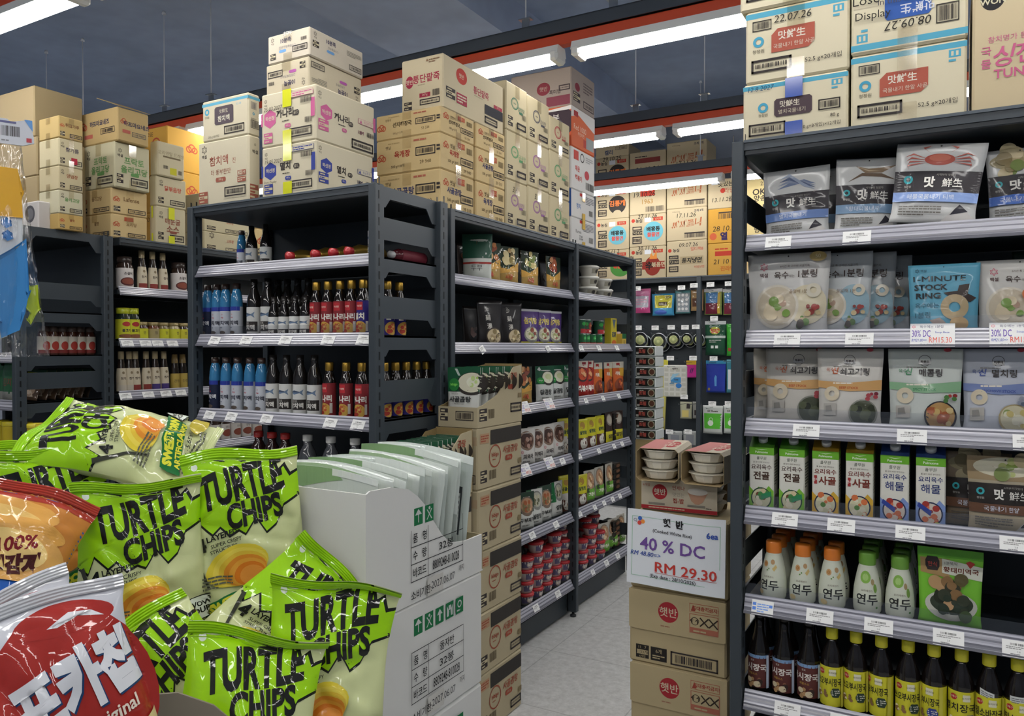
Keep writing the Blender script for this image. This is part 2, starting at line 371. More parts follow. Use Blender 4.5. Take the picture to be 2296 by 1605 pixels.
def rack(name, label, x0, x1, depth, ht, zs, loc, rz, group, posts=(True, True), rails=None, guards=(), back=True, sides=(True, True), deck=True, kick=True, shelfd=None, fences=None):
    """local frame: front edge along x at y=0 facing -y, shelves reach +y. zs = bottom of each ticket rail"""
    t = thing(name, label, 'shelf rack', loc, rz, group); L = x1 - x0; P = M(FRAME, 'paint'); P2 = M(FRAME2, 'paint'); D = M(DECK, 'paint')
    pw = .034; hpost = ht - .002
    def post(x, y):
        mb = MB(); mb.box((x, y, .03), (x + pw, y + .055, hpost), P2, .003); mb.box((x + .004, y + .014, hpost - .001), (x + pw - .004, y + .045, hpost + .001), D)
        for sx in (x - .0006, x + pw + .0006):          # slotted inner faces
            for k in range(int(hpost / .05) - 1): mb.box((sx - .0005, y + .02, .1 + k * .05), (sx + .0005, y + .027, .13 + k * .05), M('#101417', 'paint'))
        mb.lathe([(0, 0), (.018, 0), (.018, .012), (.008, .014), (.008, .03), (0, .03)], M('#1a1d20', 'plastic'), 10, (x + pw / 2, y + .028)); mb.obj('post', t)
    if posts[0]: post(x0 - pw, -.012); post(x0 - pw, depth - .05)
    if posts[1]: post(x1, -.012); post(x1, depth - .05)
    if back: MB().box((x0, depth - .012, .1), (x1, depth, ht), P).obj('back_panel', t)
    if deck:
        mb = MB().box((x0, 0, ht - .045), (x1, depth, ht), D, .003); mb.box((x0, -.004, ht - .03), (x1, 0, ht - .008), P2); mb.box((x0, -.008, ht - .008), (x1, 0, ht), M('#4a525a', 'paint')); mb.obj('top_deck', t)
    for i, z in enumerate(zs):
        sd = shelfd or depth - .06
        mb = MB().box((x0 + .002, .024, z + .004), (x1 - .002, sd, z + .03), D, .002); mb.obj('shelf', t)
        if rails is None or i in rails:
            k = ('r', round(L, 3))
            if k not in _rm: _rm[k] = rail_mesh(L - .008)
            o = link('price_rail', _rm[k], t); o.location = ((x0 + x1) / 2, 0, z)
        if i in guards:
            k = ('g', round(L, 3))
            if k not in _rm: _rm[k] = guard_mesh(L - .008)
            o = link('front_guard', _rm[k], t); o.location = ((x0 + x1) / 2, 0, z)
        for s, xs in ((0, x0 - .02), (1, x1 + .008)):
            if not sides[s]: continue
            b = MB(); y0, y1 = .045, depth - .05
            b.prism([(y0, z + .035), (y0, z - .045), (y0 + .03, z - .045), (y0 + .05, z - .02), (y1 - .07, z - .02), (y1 - .03, z - .06), (y1, z - .06), (y1, z + .035)], 'yz', xs, xs + .004, P2)
            b.box((xs - .006, y0, z + .028), (xs + .004, y1, z + .035), P2); b.obj('shelf_bracket', t)
            if fences is not None and i not in fences: continue
            b = MB(); zz = z + .10
            b.prism([(y0, zz), (y0, zz + .085), (y1, zz + .085), (y1, zz - .03), (y1 - .03, zz - .03), (y1 - .06, zz)], 'yz', xs, xs + .003, P2); b.obj('side_fence', t)
    if deck:
        for s, xs in ((0, x0 - .02), (1, x1 + .008)):
            if not sides[s]: continue
            b = MB(); y0, y1 = .045, depth - .05; z = ht
            b.prism([(y0, z - .001), (y0, z - .08), (y0 + .03, z - .08), (y0 + .06, z - .045), (y1 - .07, z - .045), (y1 - .03, z - .1), (y1, z - .1), (y1, z - .001)], 'yz', xs, xs + .004, P2); b.obj('top_bracket', t)
    if kick: MB().box((x0, .05, .02), (x1, .065, .13), P).obj('kick_plate', t)
    return t
# the five racks the photo shows
HT = 2.208
RZ = [1.885, 1.602, 1.340, 1.078, .812, .524, .2]
EZ = [1.905, 1.607, 1.285, .96, .55, .2]
GZ = [1.882, 1.572, 1.253, .925, .578, .178]
LEZ = [1.745, 1.522, 1.283, .96, .58, .2]
LZS = [1.89, 1.60, 1.305, .96, .58, .2]
YR, YE, XG, XL = 2.32, 2.232, -1.90, -3.99
rack('shelf_rack', 'tall dark rack on the right side holding broth pouches, cartons and sauce bottles', -.524, .70, .5, HT, RZ, (0, YR, 0), 0, 'dark shop racks', guards=(1, 2, 3, 4))
rack('shelf_rack', 'dark end-of-aisle rack holding blue, black and gold-capped fish sauce bottles', -2.85, -1.87, .46, HT, EZ, (0, YE, 0), 0, 'dark shop racks', guards=(1,), sides=(False, True))
rack('shelf_rack', 'near bay of the middle rack, with gold and black soup pouches', 2.83, 4.105, .46, HT, GZ, (XG, 0, 0), PI / 2, 'dark shop racks', posts=(True, False), sides=(False, False))
rack('shelf_rack', 'far bay of the middle rack, with white bowls, cans and yellow pouches', 4.14, 5.06, .46, HT, GZ, (XG, 0, 0), PI / 2, 'dark shop racks', posts=(True, True), sides=(False, True))
rack('shelf_rack', 'dark end rack on the far left beside the hanging toy', -5.0, -4.03, .5, HT, LEZ, (0, 2.1, 0), 0, 'dark shop racks', guards=(), fences=(0, 2))
rack('shelf_rack', 'dark left rack holding slim sauce bottles and yellow-lidded jars', 2.64, 4.6, .46, HT, LZS, (XL, 0, 0), PI / 2, 'dark shop racks', posts=(False, True), sides=(False, True))
# wall rack with hooks
def wall_rack():
    YW = 7.2; zt = 2.27
    t = thing('wall_rack', 'dark rack along the back wall with hook panel and cartons on top', 'shelf rack', (0, YW, 0), 0)
    P = M(FRAME, 'paint'); D = M(DECK, 'paint')
    MB().box((-5.2, 0, zt - .05), (.6, .6, zt), D, .003).box((-5.2, -.006, zt - .008), (.6, 0, zt), M('#59626b', 'paint')).obj('top_deck', t)
    mb = MB().box((-5.2, .2, .1), (.6, .22, zt - .05), P); mb.obj('hook_panel', t)
    for px in (1417, 1568, 1720):
        x = atY(px, 700, YW).x; MB().box((x - .02, -.03, .0), (x + .02, .03, zt - .001), M(FRAME2, 'paint'), .003).obj('post', t)
    MB().box((-5.2, .02, .0), (.6, .19, .12), P).obj('base_shelf', t)
    MB().box((-5.2, -.1, .62), (.6, .19, .65), D).obj('lower_shelf', t)
    return YW, zt
YW, ZW = wall_rack()
# ---------------------------------------------------------------- cartons
BG, YL, TAN, WH, DK = '#ded4b8', '#dac08c', '#bfa878', '#dcdad6', '#2e2a2a'
def flipped(o, U, V, w, h): o, U, V = np.array(o), np.array(U), np.array(V); return o + U * w + V * h, -U, -V
def carton(label, x0, x1, y0, y1, z0, z1, base, fo=(), so=(), tape=None, flip=False, group=None, name='carton', rz=0.0, tside=True, cat='cardboard box', seam=True):
    w, d, h = x1 - x0, y1 - y0, z1 - z0; g = .0015
    t = thing(name, label, cat, ((x0 + x1) / 2, (y0 + y1) / 2, z0), rz, group)
    hw, hd = w / 2 - g, d / 2 - g; mb = MB(); mb.box((-hw, -hd, .0003), (hw, hd, h - .0003), M(base), min(.006, h * .04))
    if seam: mb.box((-hw + .01, -.0012, h - .001), (hw - .01, .0012, h - .0002), M('#6a5836'))
    if fo:
        o, U, V = np.array((-hw, -hd, .0012)), np.array((1., 0, 0)), np.array((0, 0, 1.))
        if flip: o, U, V = flipped(o, U, V, 2 * hw, h - .002)
        print_flat(mb, fo, o, U, V, (0, -1, 0), 2 * hw, h - .002)
    if so:
        o, U, V = np.array((hw, -hd, .0012)), np.array((0, 1., 0)), np.array((0, 0, 1.))
        if flip: o, U, V = flipped(o, U, V, 2 * hd, h - .002)
        print_flat(mb, so, o, U, V, (1, 0, 0), 2 * hd, h - .002)
    mb.obj('box_body', t)
    if tape:
        tm = MB(); m = M(tape, 'glossy') if tape != 'clear' else M('#e8dcb8', 'clear'); tw = min(.024, w * .1)
        e = .0045; L = min(.07, h * .33)
        tm.box((-tw, -hd - e, h - L), (tw, -hd - e + .0006, h - .0003), m); tm.obj('tape', t); tm = MB(); tm.box((-tw, -hd - e, .0008), (tw, -hd - e + .0006, L * .8), m); tm.obj('tape', t)
        if tside and so:
            tm = MB(); td = min(.022, d * .1); tm.box((hw + e - .0006, -td, h - L), (hw + e, td, h - .0003), m); tm.obj('tape', t); tm = MB(); tm.box((hw + e - .0006, -td, .0008), (hw + e, td, L * .7), m); tm.obj('tape', t)
    return z1
def carton_px(label, xl, xc, xr, yt, z0, Yf, *a, **k):
    """front face from pixel xl to the corner xc at depth plane Yf, side face to xr, top seen at yt"""
    p = atY(xc, yt, Yf); x0 = atY(xl, yt, Yf).x; y1 = atX(xr, yt, p.x).y
    return carton(label, x0, p.x, Yf, y1, z0, p.z, *a, **k)
def carton_f(label, xl, xr, yt, z0, Yf, d, *a, **k):
    p = atY(xl, yt, Yf); return carton(label, p.x, atY(xr, yt, Yf).x, Yf, Yf + d, z0, p.z, *a, **k)
def carton_x(label, xl, xr, yt, z0, Xf, d, *a, **k):
    p = atX(xl, yt, Xf); return carton(label, Xf - d, Xf, p.y, atX(xr, yt, Xf).y, z0, p.z, *a, **k)
def T(s, u, v, h, c, **o): return ('t', s, u, v, h, c, o)
def R(a, b, c, d, col): return ('r', a, b, c, d, col)
def E(u, v, a, b, col): return ('e', u, v, a, b, col)
def rr(a, b, c, d, col, k=.3):
    """rounded rectangle"""
    e = k * (d - b); f = e * .6; return ('p', [(a + f, b), (c - f, b), (c, b + e), (c, d - e), (c - f, d), (a + f, d), (a, d - e), (a, b + e)], col)
def tbl(a, b, c, d, col, n=3):
    o = [R(a, b, c, d, col)]
    for i in range(n):
        y0 = b + (d - b) * i / n + .01
        if i % 2: o.append(R(a + .004, y0, c - .004, b + (d - b) * (i + 1) / n - .006, '#d8cba6'))
        o.append(('g', a + .02, y0, c - .01, b + (d - b) * (i + 1) / n - .012, 1, '#d8cba6' if i % 2 == 0 else col))
    return o
FB = '#3a3434'
def flower(u, v, r, c=FB, s=True, h=.06): return [('f', u, v, r, c)] + ([T('백설', u, v - .11, h, c, b=.02)] if s else [])
def a_tuna(side=False):
    c = '#a8604e'
    if side: return flower(.55, .87, .1) + tbl(.1, .03, .8, .26, c)
    return flower(.13, .88, .06) + [T('참치액', .42, .68, .15, c, b=.015), T('진', .72, .65, .08, c), T('더 풍부한맛', .46, .5, .085, c), rr(.36, .345, .56, .415, c), T('500 g', .46, .38, .04, BG), R(.79, .4, .95, .48, c), R(.8, .41, .88, .47, BG), T('24', .84, .44, .05, c), T('M', .915, .44, .05, BG), R(.79, .3, .95, .38, c), ('g', .8, .31, .94, .37, 2, BG)] + tbl(.02, .04, .2, .22, c) + [('b', .54, .1, .95, .25, FB, .02)]
def ring_logo(u, v, r, c='#4fa9c9', t='청정원'): return [('o', u, v, r, r * .5, c), T(t, u, v - .13, .055, '#5a5548')]
def a_cham(side=False):
    c = '#5c5058'; b = '#68b4d0'
    if side: return [R(0, .86, 1, .93, b), ('b', .25, .63, .7, .8, '#6b6672', .02), ('b', .2, .17, .95, .36, FB, .03)] + ring_logo(.45, .52, .09)
    return [R(0, .86, 1, .93, b), T('SC-48', .8, .78, .05, '#7fb8d8')] + ring_logo(.11, .72, .05) + [rr(.28, .36, .69, .8, c, .1), T('맛鮮生', .48, .68, .1, '#d8d0b8'), T('참치액', .48, .5, .15, '#e8e2cc', b=.02), ('b', .49, .1, .92, .3, FB, .025), T('250 g×20개입', .26, .09, .075, '#4b463c')]
def a_sauce(t, c, date=None, side=False, note=None):
    o = [('f', .07 if side else .09, .86, .03, FB), T('백설', .07 if side else .09, .78, .04, FB)]
    hx = lambda u, v, r: ('p', [(u + r * math.cos(PI / 6 + i * PI / 3) * 1.05, v + r * 1.5 * math.sin(PI / 6 + i * PI / 3)) for i in range(6)], c)
    if side:
        return o + [hx(.17, .55, .1), T('하선정', .17, .55, .08, BG, b=.02), T(t, .42, .54, .15, FB, b=.03), rr(.53, .45, .61, .54, FB), T('골드', .57, .5, .05, BG), ('g', .36, .4, .55, .43, 1, FB), rr(.42, .3, .5, .37, c), T('400 g', .46, .335, .035, BG)] + tbl(.04, .2, .2, .4, c) + [('b', .58, .06, .96, .24, FB, .03), R(.7, .57, .98, .67, c), R(.705, .575, .975, .665, BG), T('취급주의', .86, .62, .06, c), ('p', [(.72, .585), (.76, .585), (.74, .655)], c), T('18M', .74, .4, .07, c, b=.02), ('b', .84, .36, .98, .45, FB), R(.96, .5, 1, .78, c)]
    o += [hx(.17, .52, .12), T('하선정', .17, .53, .085, BG, b=.02), R(0, .4, .035, .64, c), T(t, .45, .58, .16, FB, b=.03), rr(.6, .5, .71, .6, FB), T('골드', .655, .55, .06, BG), ('g', .4, .42, .62, .45, 1, FB), rr(.45, .3, .56, .375, c), T('400 g', .505, .337, .04, BG)] + tbl(.06, .07, .22, .26, c) + [('b', .54, .1, .94, .27, FB, .025), ('b', .82, .33, .95, .43, FB), R(.56, .83, .97, .93, c), R(.565, .835, .965, .925, BG), ('g', .6, .84, .95, .92, 2, c), R(.93, .42, 1, .76, c), ('b', .74, .7, .95, .8, FB)]
    if date: o.append(T(date, .24, .7, .075, '#3b3630', sk=.2))
    if note: o.append(T(note, .18, .29, .06, '#3b3630', sk=.2))
    return o
def a_ten(c, sub, side=False):
    if side: return [('f', .1, .83, .03, FB), T('백설', .1, .7, .07, FB), T('10분쿡', .38, .75, .17, '#4a4660', b=.03), T(sub, .42, .55, .09, '#77767e'), rr(.3, .36, .44, .46, c), ('b', .72, .12, .96, .32, '#5c5750', .03), ('g', .68, .6, .95, .8, 4, '#8c887c')] + tbl(.05, .36, .16, .58, FB)
    return [('f', .12, .83, .045, FB), T('백설', .12, .7, .07, FB), T('10분쿡', .44, .73, .18, '#4a4660', b=.03), T(sub, .48, .5, .1, '#88848c'), rr(.28, .32, .45, .42, c), ('b', .6, .24, .95, .46, FB, .03), ('b', .8, .58, .94, .7, FB)] + tbl(.07, .13, .2, .34, FB)
def a_porridge(side=False):
    c = '#a8324a'
    if side: return [E(.28, .74, .085, .15, '#c0392f'), T('햇반', .28, .74, .09, BG), T('통단팥죽', .6, .62, .15, c, b=.02), ('g', .48, .5, .72, .53, 1, '#a89a80')] + tbl(.04, .22, .18, .42, FB) + [R(.2, .2, .36, .4, c), ('g', .21, .22, .35, .38, 3, BG), R(.66, .26, .98, .45, '#2b2b33'), R(.82, .46, .97, .53, c), T('267 g', .895, .495, .045, BG), ('b', .66, .08, .88, .22, FB, .03)]
    return [E(.2, .57, .095, .115, c), T('햇반', .2, .57, .09, BG), T('통단팥죽', .6, .6, .16, c, b=.02), ('g', .4, .47, .7, .5, 1, '#a89a80'), R(.44, .245, .7, .325, c), T('267 g', .57, .285, .05, BG), ('b', .75, .24, .92, .36, FB), ('b', .45, .1, .92, .21, FB, .02)] + tbl(.07, .05, .26, .2, FB) + [('p', [(.6, .9), (.66, .9), (.63, .95)], '#8a6a50'), ('g', .67, .86, .92, .94, 2, '#8a6a50')]
def swirl(u, v, r, c='#c05a3c'): return [('o', u, v, r, r * .3, c), ('o', u - r * .8, v - .04, r * .8, r * .3, c), ('o', u + r * .8, v - .04, r * .8, r * .3, c)]
def a_yellow(t, c, wt, num, side=False, two=None):
    if side:
        o = swirl(.16, .72, .05) + [T(t, .4, .53 if two else .5, .17, c, b=.03), T(wt, .36, .28, .12, '#4b3c24'), ('b', .58, .28, .96, .5, FB, .03), ('b', .76, .66, .94, .84, '#6b5a38'), T(num, .78, .14, .1, '#6b5a38')]
        if two: o += [T(two, .35, .72, .13, '#4b3c24'), R(.5, .74, .7, .9, '#c05a3c'), T('유통기', .6, .82, .1, YL)]
        return o
    o = swirl(.09, .5, .045) + [T(t, .42, .54, .2, c, b=.03), T(wt, .35, .2, .11, '#4b3c24'), ('b', .63, .42, .93, .67, FB, .03), T(num, .78, .24, .1, '#6b5a38'), ('g', .6, .82, .92, .92, 1, '#c0705a'), ('g', .2, .84, .5, .9, 1, '#b8a070'), R(.95, .6, 1, .66, FB), R(.95, .5, 1, .56, FB)]
    if two: o[3:3] = [T(two, .2, .76, .1, '#4b3c24')]
    return o
def a_oval(t, c, note=None):
    o = [('o', .4, .6, .17, .03, c, .8), ('o', .4, .6, .13, .012, c, .8), T('bibigo', .4, .6, .045, c, b=.02), T(t, .7, .53, .1, c), rr(.6, .43, .78, .48, c)] + tbl(.08, .1, .3, .3, FB) + [('b', .5, .1, .92, .24, FB, .04), ('b', .72, .34, .92, .45, '#6b6450')]
    if note: o += [T(note, .4, .82, .12, '#2c2a26', sk=.3)]
    return o
FRIDGE = EZ
def top_cartons():
    g = 'cartons on top of the end rack'; z = HT
    z1 = carton_px('tall tan carton printed with red tuna extract lettering, on end rack', 443, 557, 585, 300, z, 2.25, BG, a_tuna(), a_tuna(True), group=g)
    carton_px('tan carton with blue stripe and grey panel atop the tuna extract carton', 452, 556, 584, 205, z1, 2.252, BG, a_cham(), a_cham(True), group=g)
    z1 = carton_px('tan carton with blue hexagon badge, lowest of the tall end-rack stack', 585, 708, 838, 311, z, 2.25, BG, a_sauce('멸치', '#3d4a9c', '19.05.2027', note='Dont Display'), a_sauce('멸치', '#3d4a9c', side=True), tape='#c9cc2e', group=g, tside=False)
    z2 = carton_px('tan carton with pink hexagon badge and yellow tape in the end-rack stack', 584, 707, 841, 186, z1, 2.252, BG, a_sauce('까나리', '#d46a9c', '25.03.2027'), a_sauce('까나리', '#d46a9c', side=True), tape='#c9cc2e', group=g, tside=False)
    z3 = carton_px('flat beige carton standing upside down above the pink-badge carton', 595, 692, 812, 124, z2, 2.27, '#cfc3a8', a_ten('#b560a8', '고추장찌개소스'), a_ten('#b560a8', '고추장찌개', True), flip=True, tape='clear', group=g, tside=False)
    carton_px('flat beige carton at the very top of the end-rack stack', 599, 694, 815, 57, z3, 2.268, '#cfc5b2', a_ten('#6f9fd0', '원샷 만능볶음소스'), a_ten('#6f9fd0', '만능볶음소스', True), tape='clear', group=g, tside=False)
    # middle rack, yellow soup cartons
    g = 'yellow soup cartons on the middle rack'; Y = 2.80; rows = (('사골곰탕', '#39406a', '500 g×18개', '29 010', 376), ('육개장', '#b03c30', '500 g×18개', '29 940', 294), ('선지해장국', '#4b3c24', '500 g×12개', '53 334', 235))
    z = HT; zz = []
    for i, (t, c, wt, n, yt) in enumerate(rows):
        two = '양평식' if i == 2 else '옛날'
        z = carton_px(f'yellow carton of {["bone broth", "spicy beef", "blood soup"][i]} cans, {["bottom", "middle", "top"][i]} of the near yellow stack', 842, 987, 1064, yt, z, Y, YL, a_yellow(t, c, wt, n, two=two), a_yellow(t, c, wt, n, True, two), tape='clear', group=g); zz.append(z)
    z0 = HT; xf = atY(987, 300, Y).x
    y0 = atX(1067, 300, xf).y
    for i, (t, c, wt, n, yt) in enumerate((('육개장', '#39406a', '500 g×18개', '29 940', 0), ('사골곰탕', '#39406a', '500 g×18개', '29 010', 0), ('선지해장국', '#4b3c24', '500 g×12개', '53 334', 0))):
        z0 = carton(f'yellow carton in the second yellow stack from the rack end, {["bottom", "middle", "top"][i]} one', xf - .35, xf, y0, atX(1133, 300, xf).y, z0, zz[i], YL, (), a_yellow(t, c, wt, n, True, '양평식' if i == 2 else '옛날'), tape='clear', group=g)
    # red bean porridge carton
    carton(f'big tan carton with red bean porridge lettering, crossing both yellow stacks', atY(890, 180, Y).x, xf - .004, Y + .03, atX(1131, 240, xf).y, zz[2], atY(1004, 114, Y + .03).z, '#d2c4a4', a_porridge(), a_porridge(True), group=g)
    # beige oval-logo cartons, three columns of three
    g = 'beige oval-badge cartons on the middle rack'
    cols = ((1135, 1183, (399, 288, 177), ('설렁탕', '사골곰탕', '설렁탕'), ('#9a6a9c', '#5c9a6a', '#4a7a62')), (1184, 1232, (415, 312, 210), ('설렁탕', '설렁탕', '갈비탕'), ('#9a6a9c', '#a06aa0', '#5a5a62')), (1233, 1278, (436, 334, 256), ('사골곰탕', '사골곰탕', '육개장'), ('#5c9a6a', '#5c9a6a', '#b04a4a')))
    for ci, (xl, xr, tops, ts, cs) in enumerate(cols):
        z = HT
        for i, yt in enumerate(tops):
            z = carton_x(f'beige oval-badge carton, {["nearest", "middle", "farthest"][ci]} column, {["bottom", "middle", "top"][i]} one, middle rack', xl, xr, yt, z, xf + .002 * ci, .4, '#cdbf9c', (), a_oval(ts[i], cs[i], '3.6' if i == 0 and ci < 2 else None), tape='clear', group=g)
    # white, orange and grey stack on the far bay
    g = 'mixed cartons on the far bay of the middle rack'; z = HT; Y = atX(1281, 400, xf - .02).y
    D = (('white carton with purple panel at the bottom of the far-bay stack', WH, 484, [R(0, 0, .5, 1, '#5a4a78')], [T('Ramen', .3, .55, .12, FB), R(.35, .86, .46, .97, '#c43a34'), ('g', .5, .6, .95, .9, 6, '#77767a'), ('b', .74, .25, .92, .45, '#55524e'), T('김밥', .4, .36, .16, '#33323a')], '#c9a444'),
         ('white carton with blue panel and tuna lettering in the far-bay stack', WH, 421, [R(0, 0, 1, 1, '#3b66b4')], [T('참치', .3, .45, .2, '#4a76b4', b=.02), R(.35, .84, .46, .95, '#c43a34'), ('g', .6, .6, .95, .9, 5, '#77767a'), ('b', .74, .22, .92, .42, '#55524e')], '#c9a444'),
         ('white carton with red rice cake lettering in the far-bay stack', WH, 325, [E(.7, .5, .2, .12, '#b8323a')], [R(.1, .72, .3, .94, '#c8463c'), T('매운', .26, .52, .14, '#c8463c', b=.03), T('떡볶이', .3, .3, .14, '#c8463c', b=.03), E(.65, .45, .1, .11, '#c0444c'), ('b', .6, .1, .95, .28, '#55524e'), ('o', .45, .82, .08, .02, FB), ('g', .6, .75, .9, .9, 3, '#a0a0a0')], None),
         ('orange and white instant noodle carton high in the far-bay stack', '#d8663a', 234, [('p', [(0, 0), (0, .7), (.3, .9), (1, 1), (1, 0)], '#d8d4d0'), ('p', [(0, 0), (0, .6), (.4, .8), (1, .9), (1, 0)], '#cf5a38'), rr(.45, .3, 1, .9, '#3a2c34', .1), T('10봉', .7, .72, .2, '#e8e0d8')], [('p', [(0, .72), (.3, .85), (1, .6), (1, 1), (0, 1)], '#e0dcd8'), R(.1, .78, .28, .92, '#a83434'), T('Red 1000', .36, .52, .14, '#f0d0b8'), T('까만라면', .4, .38, .1, '#f0d0b8'), R(.62, .1, .95, .4, '#9aa0a0'), R(.5, .1, .62, .3, '#b83a2c')], None),
         ('grey-brown black rice carton topping the far-bay stack', '#b3a49a', 146, [E(.55, .52, .11, .17, '#96404c'), T('햇반', .55, .52, .12, '#c9b8a8'), T('흑미밥', .74, .4, .12, '#55484a', b=.02), ('b', .8, .4, .98, .55, '#55484a', .03), R(.6, .03, .98, .28, '#8f4a58')], [E(.25, .55, .1, .11, '#96404c'), ('b', .5, .1, .95, .3, '#55484a', .03), ('g', .5, .5, .9, .8, 4, '#77696a')] + tbl(.08, .16, .36, .4, '#4a4044'), None))
    xo = xf - .02
    for lab, base, yt, fo, so, tp in D:
        p = atX(1281, yt, xo); z = carton(lab, xo - .42, xo, Y, atX(1334, yt, xo).y, z, p.z, base, fo, so, tape=tp, group=g)
top_cartons()
# ---- left rack cartons
def left_cartons():
    g = 'cartons on top of the left rack'
    def gen(c, t, t2=None, fl=True, side=True):
        o = (flower(.16, .82, .06, h=.07) if fl else swirl(.14, .6, .06)) + [T(t, .55, .62, .17, c, b=.02), ('b', .45, .08, .94, .26, FB, .03)] + tbl(.06, .1, .24, .3, FB)
        if t2: o += [T(t2, .55, .42, .17, c, b=.02), rr(.45, .29, .68, .36, c)]
        return o
    Yf = 2.62; z = HT
    z = carton_px('yellow-tan carton at the bottom of the left rack corner stack', 177, 249, 331, 477, z, Yf, YL, gen('#8a6a44', '물엿', fl=False), gen('#8a6a44', '요리당', fl=False) + [R(.35, .75, .6, .92, '#c05a3c')], tape='clear', group=g)
    z = carton_px('yellow-tan carton with barcode beneath the green lettered carton', 178, 249, 331, 419, z, Yf, YL, gen('#8a6a44', '올리고당', fl=False), gen('#8a6a44', 'Lafense', fl=False), tape='clear', group=g)
    z = carton_px('beige carton with green syrup lettering in the left corner stack', 187, 256, 336, 315, z, Yf, '#cfc8a8', gen('#6a9a5a', '프락토', '올리고당'), gen('#6a9a5a', '프락토', '올리고당'), tape='clear', group=g)
    z = carton_px('tan mayonnaise carton topping the left corner stack, flaps raised', 174, 263, 334, 237, z, Yf, '#c8ad78', swirl(.14, .6, .06) + [T('하프마요네즈', .55, .62, .17, '#3a3c58', b=.03), R(.17, .2, .38, .32, '#c06a5a'), ('b', .58, .26, .93, .44, FB, .02)], swirl(.2, .62, .07) + [T('하프마요네즈', .6, .55, .15, '#3a3c58', b=.03), R(.15, .26, .4, .36, '#c06a5a'), ('b', .45, .2, .9, .34, '#77726a', .02)], group=g)
    # raised flaps on it
    o = [x for x in COL.objects if x.get('label', '').startswith('tan mayonnaise')][0]
    h = z - o.location.z; MB().box((-.2, -.1, 0), (.0, .1, .003), M('#b0986c'), 0, Matrix.Translation((.19, 0, h)) @ Matrix.Rotation(.35, 4, 'Y')).obj('flap', o)
    Yf = 2.885; z = HT; g2 = 'beige sauce cartons on the left rack'
    z = carton_px('beige carton with spicy oyster sauce lettering, lowest of its column', 334, 350, 417, 460, z, Yf, '#d2c7a6', (), gen('#9a5a48', '매운굴', '소스'), tape='#c9cc2e', group=g2)
    z = carton_px('beige carton with red chicken stew lettering in the left rack column', 334, 350, 418, 392, z, Yf, '#d2c7a6', (), gen('#c8503c', '닭볶음탕'), group=g2)
    carton_px('beige salad dressing carton with yellow sticker atop its column', 335, 353, 414, 314, z, Yf, '#d2c7a6', (), [T('오리엔탈 드레싱', .5, .68, .12, '#8a7c60'), R(.2, .55, .85, .6, '#7a6c50'), R(.45, .08, .7, .28, '#cfc832'), ('b', .2, .22, .38, .32, FB), ('b', .76, .12, .9, .24, FB)], group=g2)
    # sesame oil column in front-left
    Yf = 2.3; z = HT; g3 = 'cartons at the front of the left rack'
    data = ((477, '#c9a866', '물엿', '#a05a3c'), (424, '#cfc8aa', '올리고당', '#6a9a5a'), (370, '#cbbd98', '양념장', '#a05a3c'), (307, '#d2c6a2', '참기름', '#4a4458'), (257, '#c8ad72', '튀김가루', '#7a4a34'))
    for i, (yt, b, t, c) in enumerate(data):
        z = carton_px(f'{["yellow", "pale", "tan", "beige", "brown"][i]} carton, {["bottom", "second", "middle", "fourth", "top"][i]} of the narrow stack by the corner stack', 86, 131, 187, yt, z, Yf, b, (), (gen(c, t, fl=i not in (0, 4)) + ([R(.5, .12, .75, .35, '#b83244')] if i == 3 else [])), tape='clear', group=g3)
    z = HT
    for i, (xl, xr, yt) in enumerate(((-60, 84, 400), (-60, 82, 318), (-80, 76, 216))):
        z = carton_f(f'dusty plain brown carton behind the hanging toy, {["bottom", "middle", "top"][i]} one', xl, xr, yt + 20, z, 2.33, .27, '#b09c76', group='plain brown cartons on the left')
    carton_f('small white carton with grey round mark behind the hanging toy', 48, 85, 455, HT, 2.24, .08, '#cfcac6', [('o', .5, .55, .3, .1, '#55555a'), E(.5, .55, .2, None, '#77777c')], name='small_box')
    # deeper cartons glimpsed beyond
    Xf = -4.06; z = HT; g4 = 'far cartons on the left rack'
    for i in range(3): z = carton(f'beige carton seen through the end rack, {["bottom", "middle", "top"][i]} of three', Xf - .35, Xf, 3.25, 3.62, z, z + .12, '#cfc4a2', (), gen('#b0584a', '고추장', fl=True), group=g4)
    z = HT
    for i in range(2): z = carton(f'yellow carton seen through the end rack beside beige ones, {["lower", "upper"][i]}', Xf - .35, Xf, 3.66, 4.05, z, z + .19, YL, (), gen('#6a5334', '돈까스', fl=False), group=g4)
    z = HT
    for i in range(3): z = carton(f'yellow carton behind the salad dressing carton, {["bottom", "middle", "top"][i]} one', Xf - .75, Xf - .38, 3.27, 3.75, z, z + .28, '#dba94a', [('o', .7, .6, .12, .03, '#c05a3c'), T('LOSE', .5, .85, .1, FB)], swirl(.4, .6, .06), group=g4)
left_cartons()
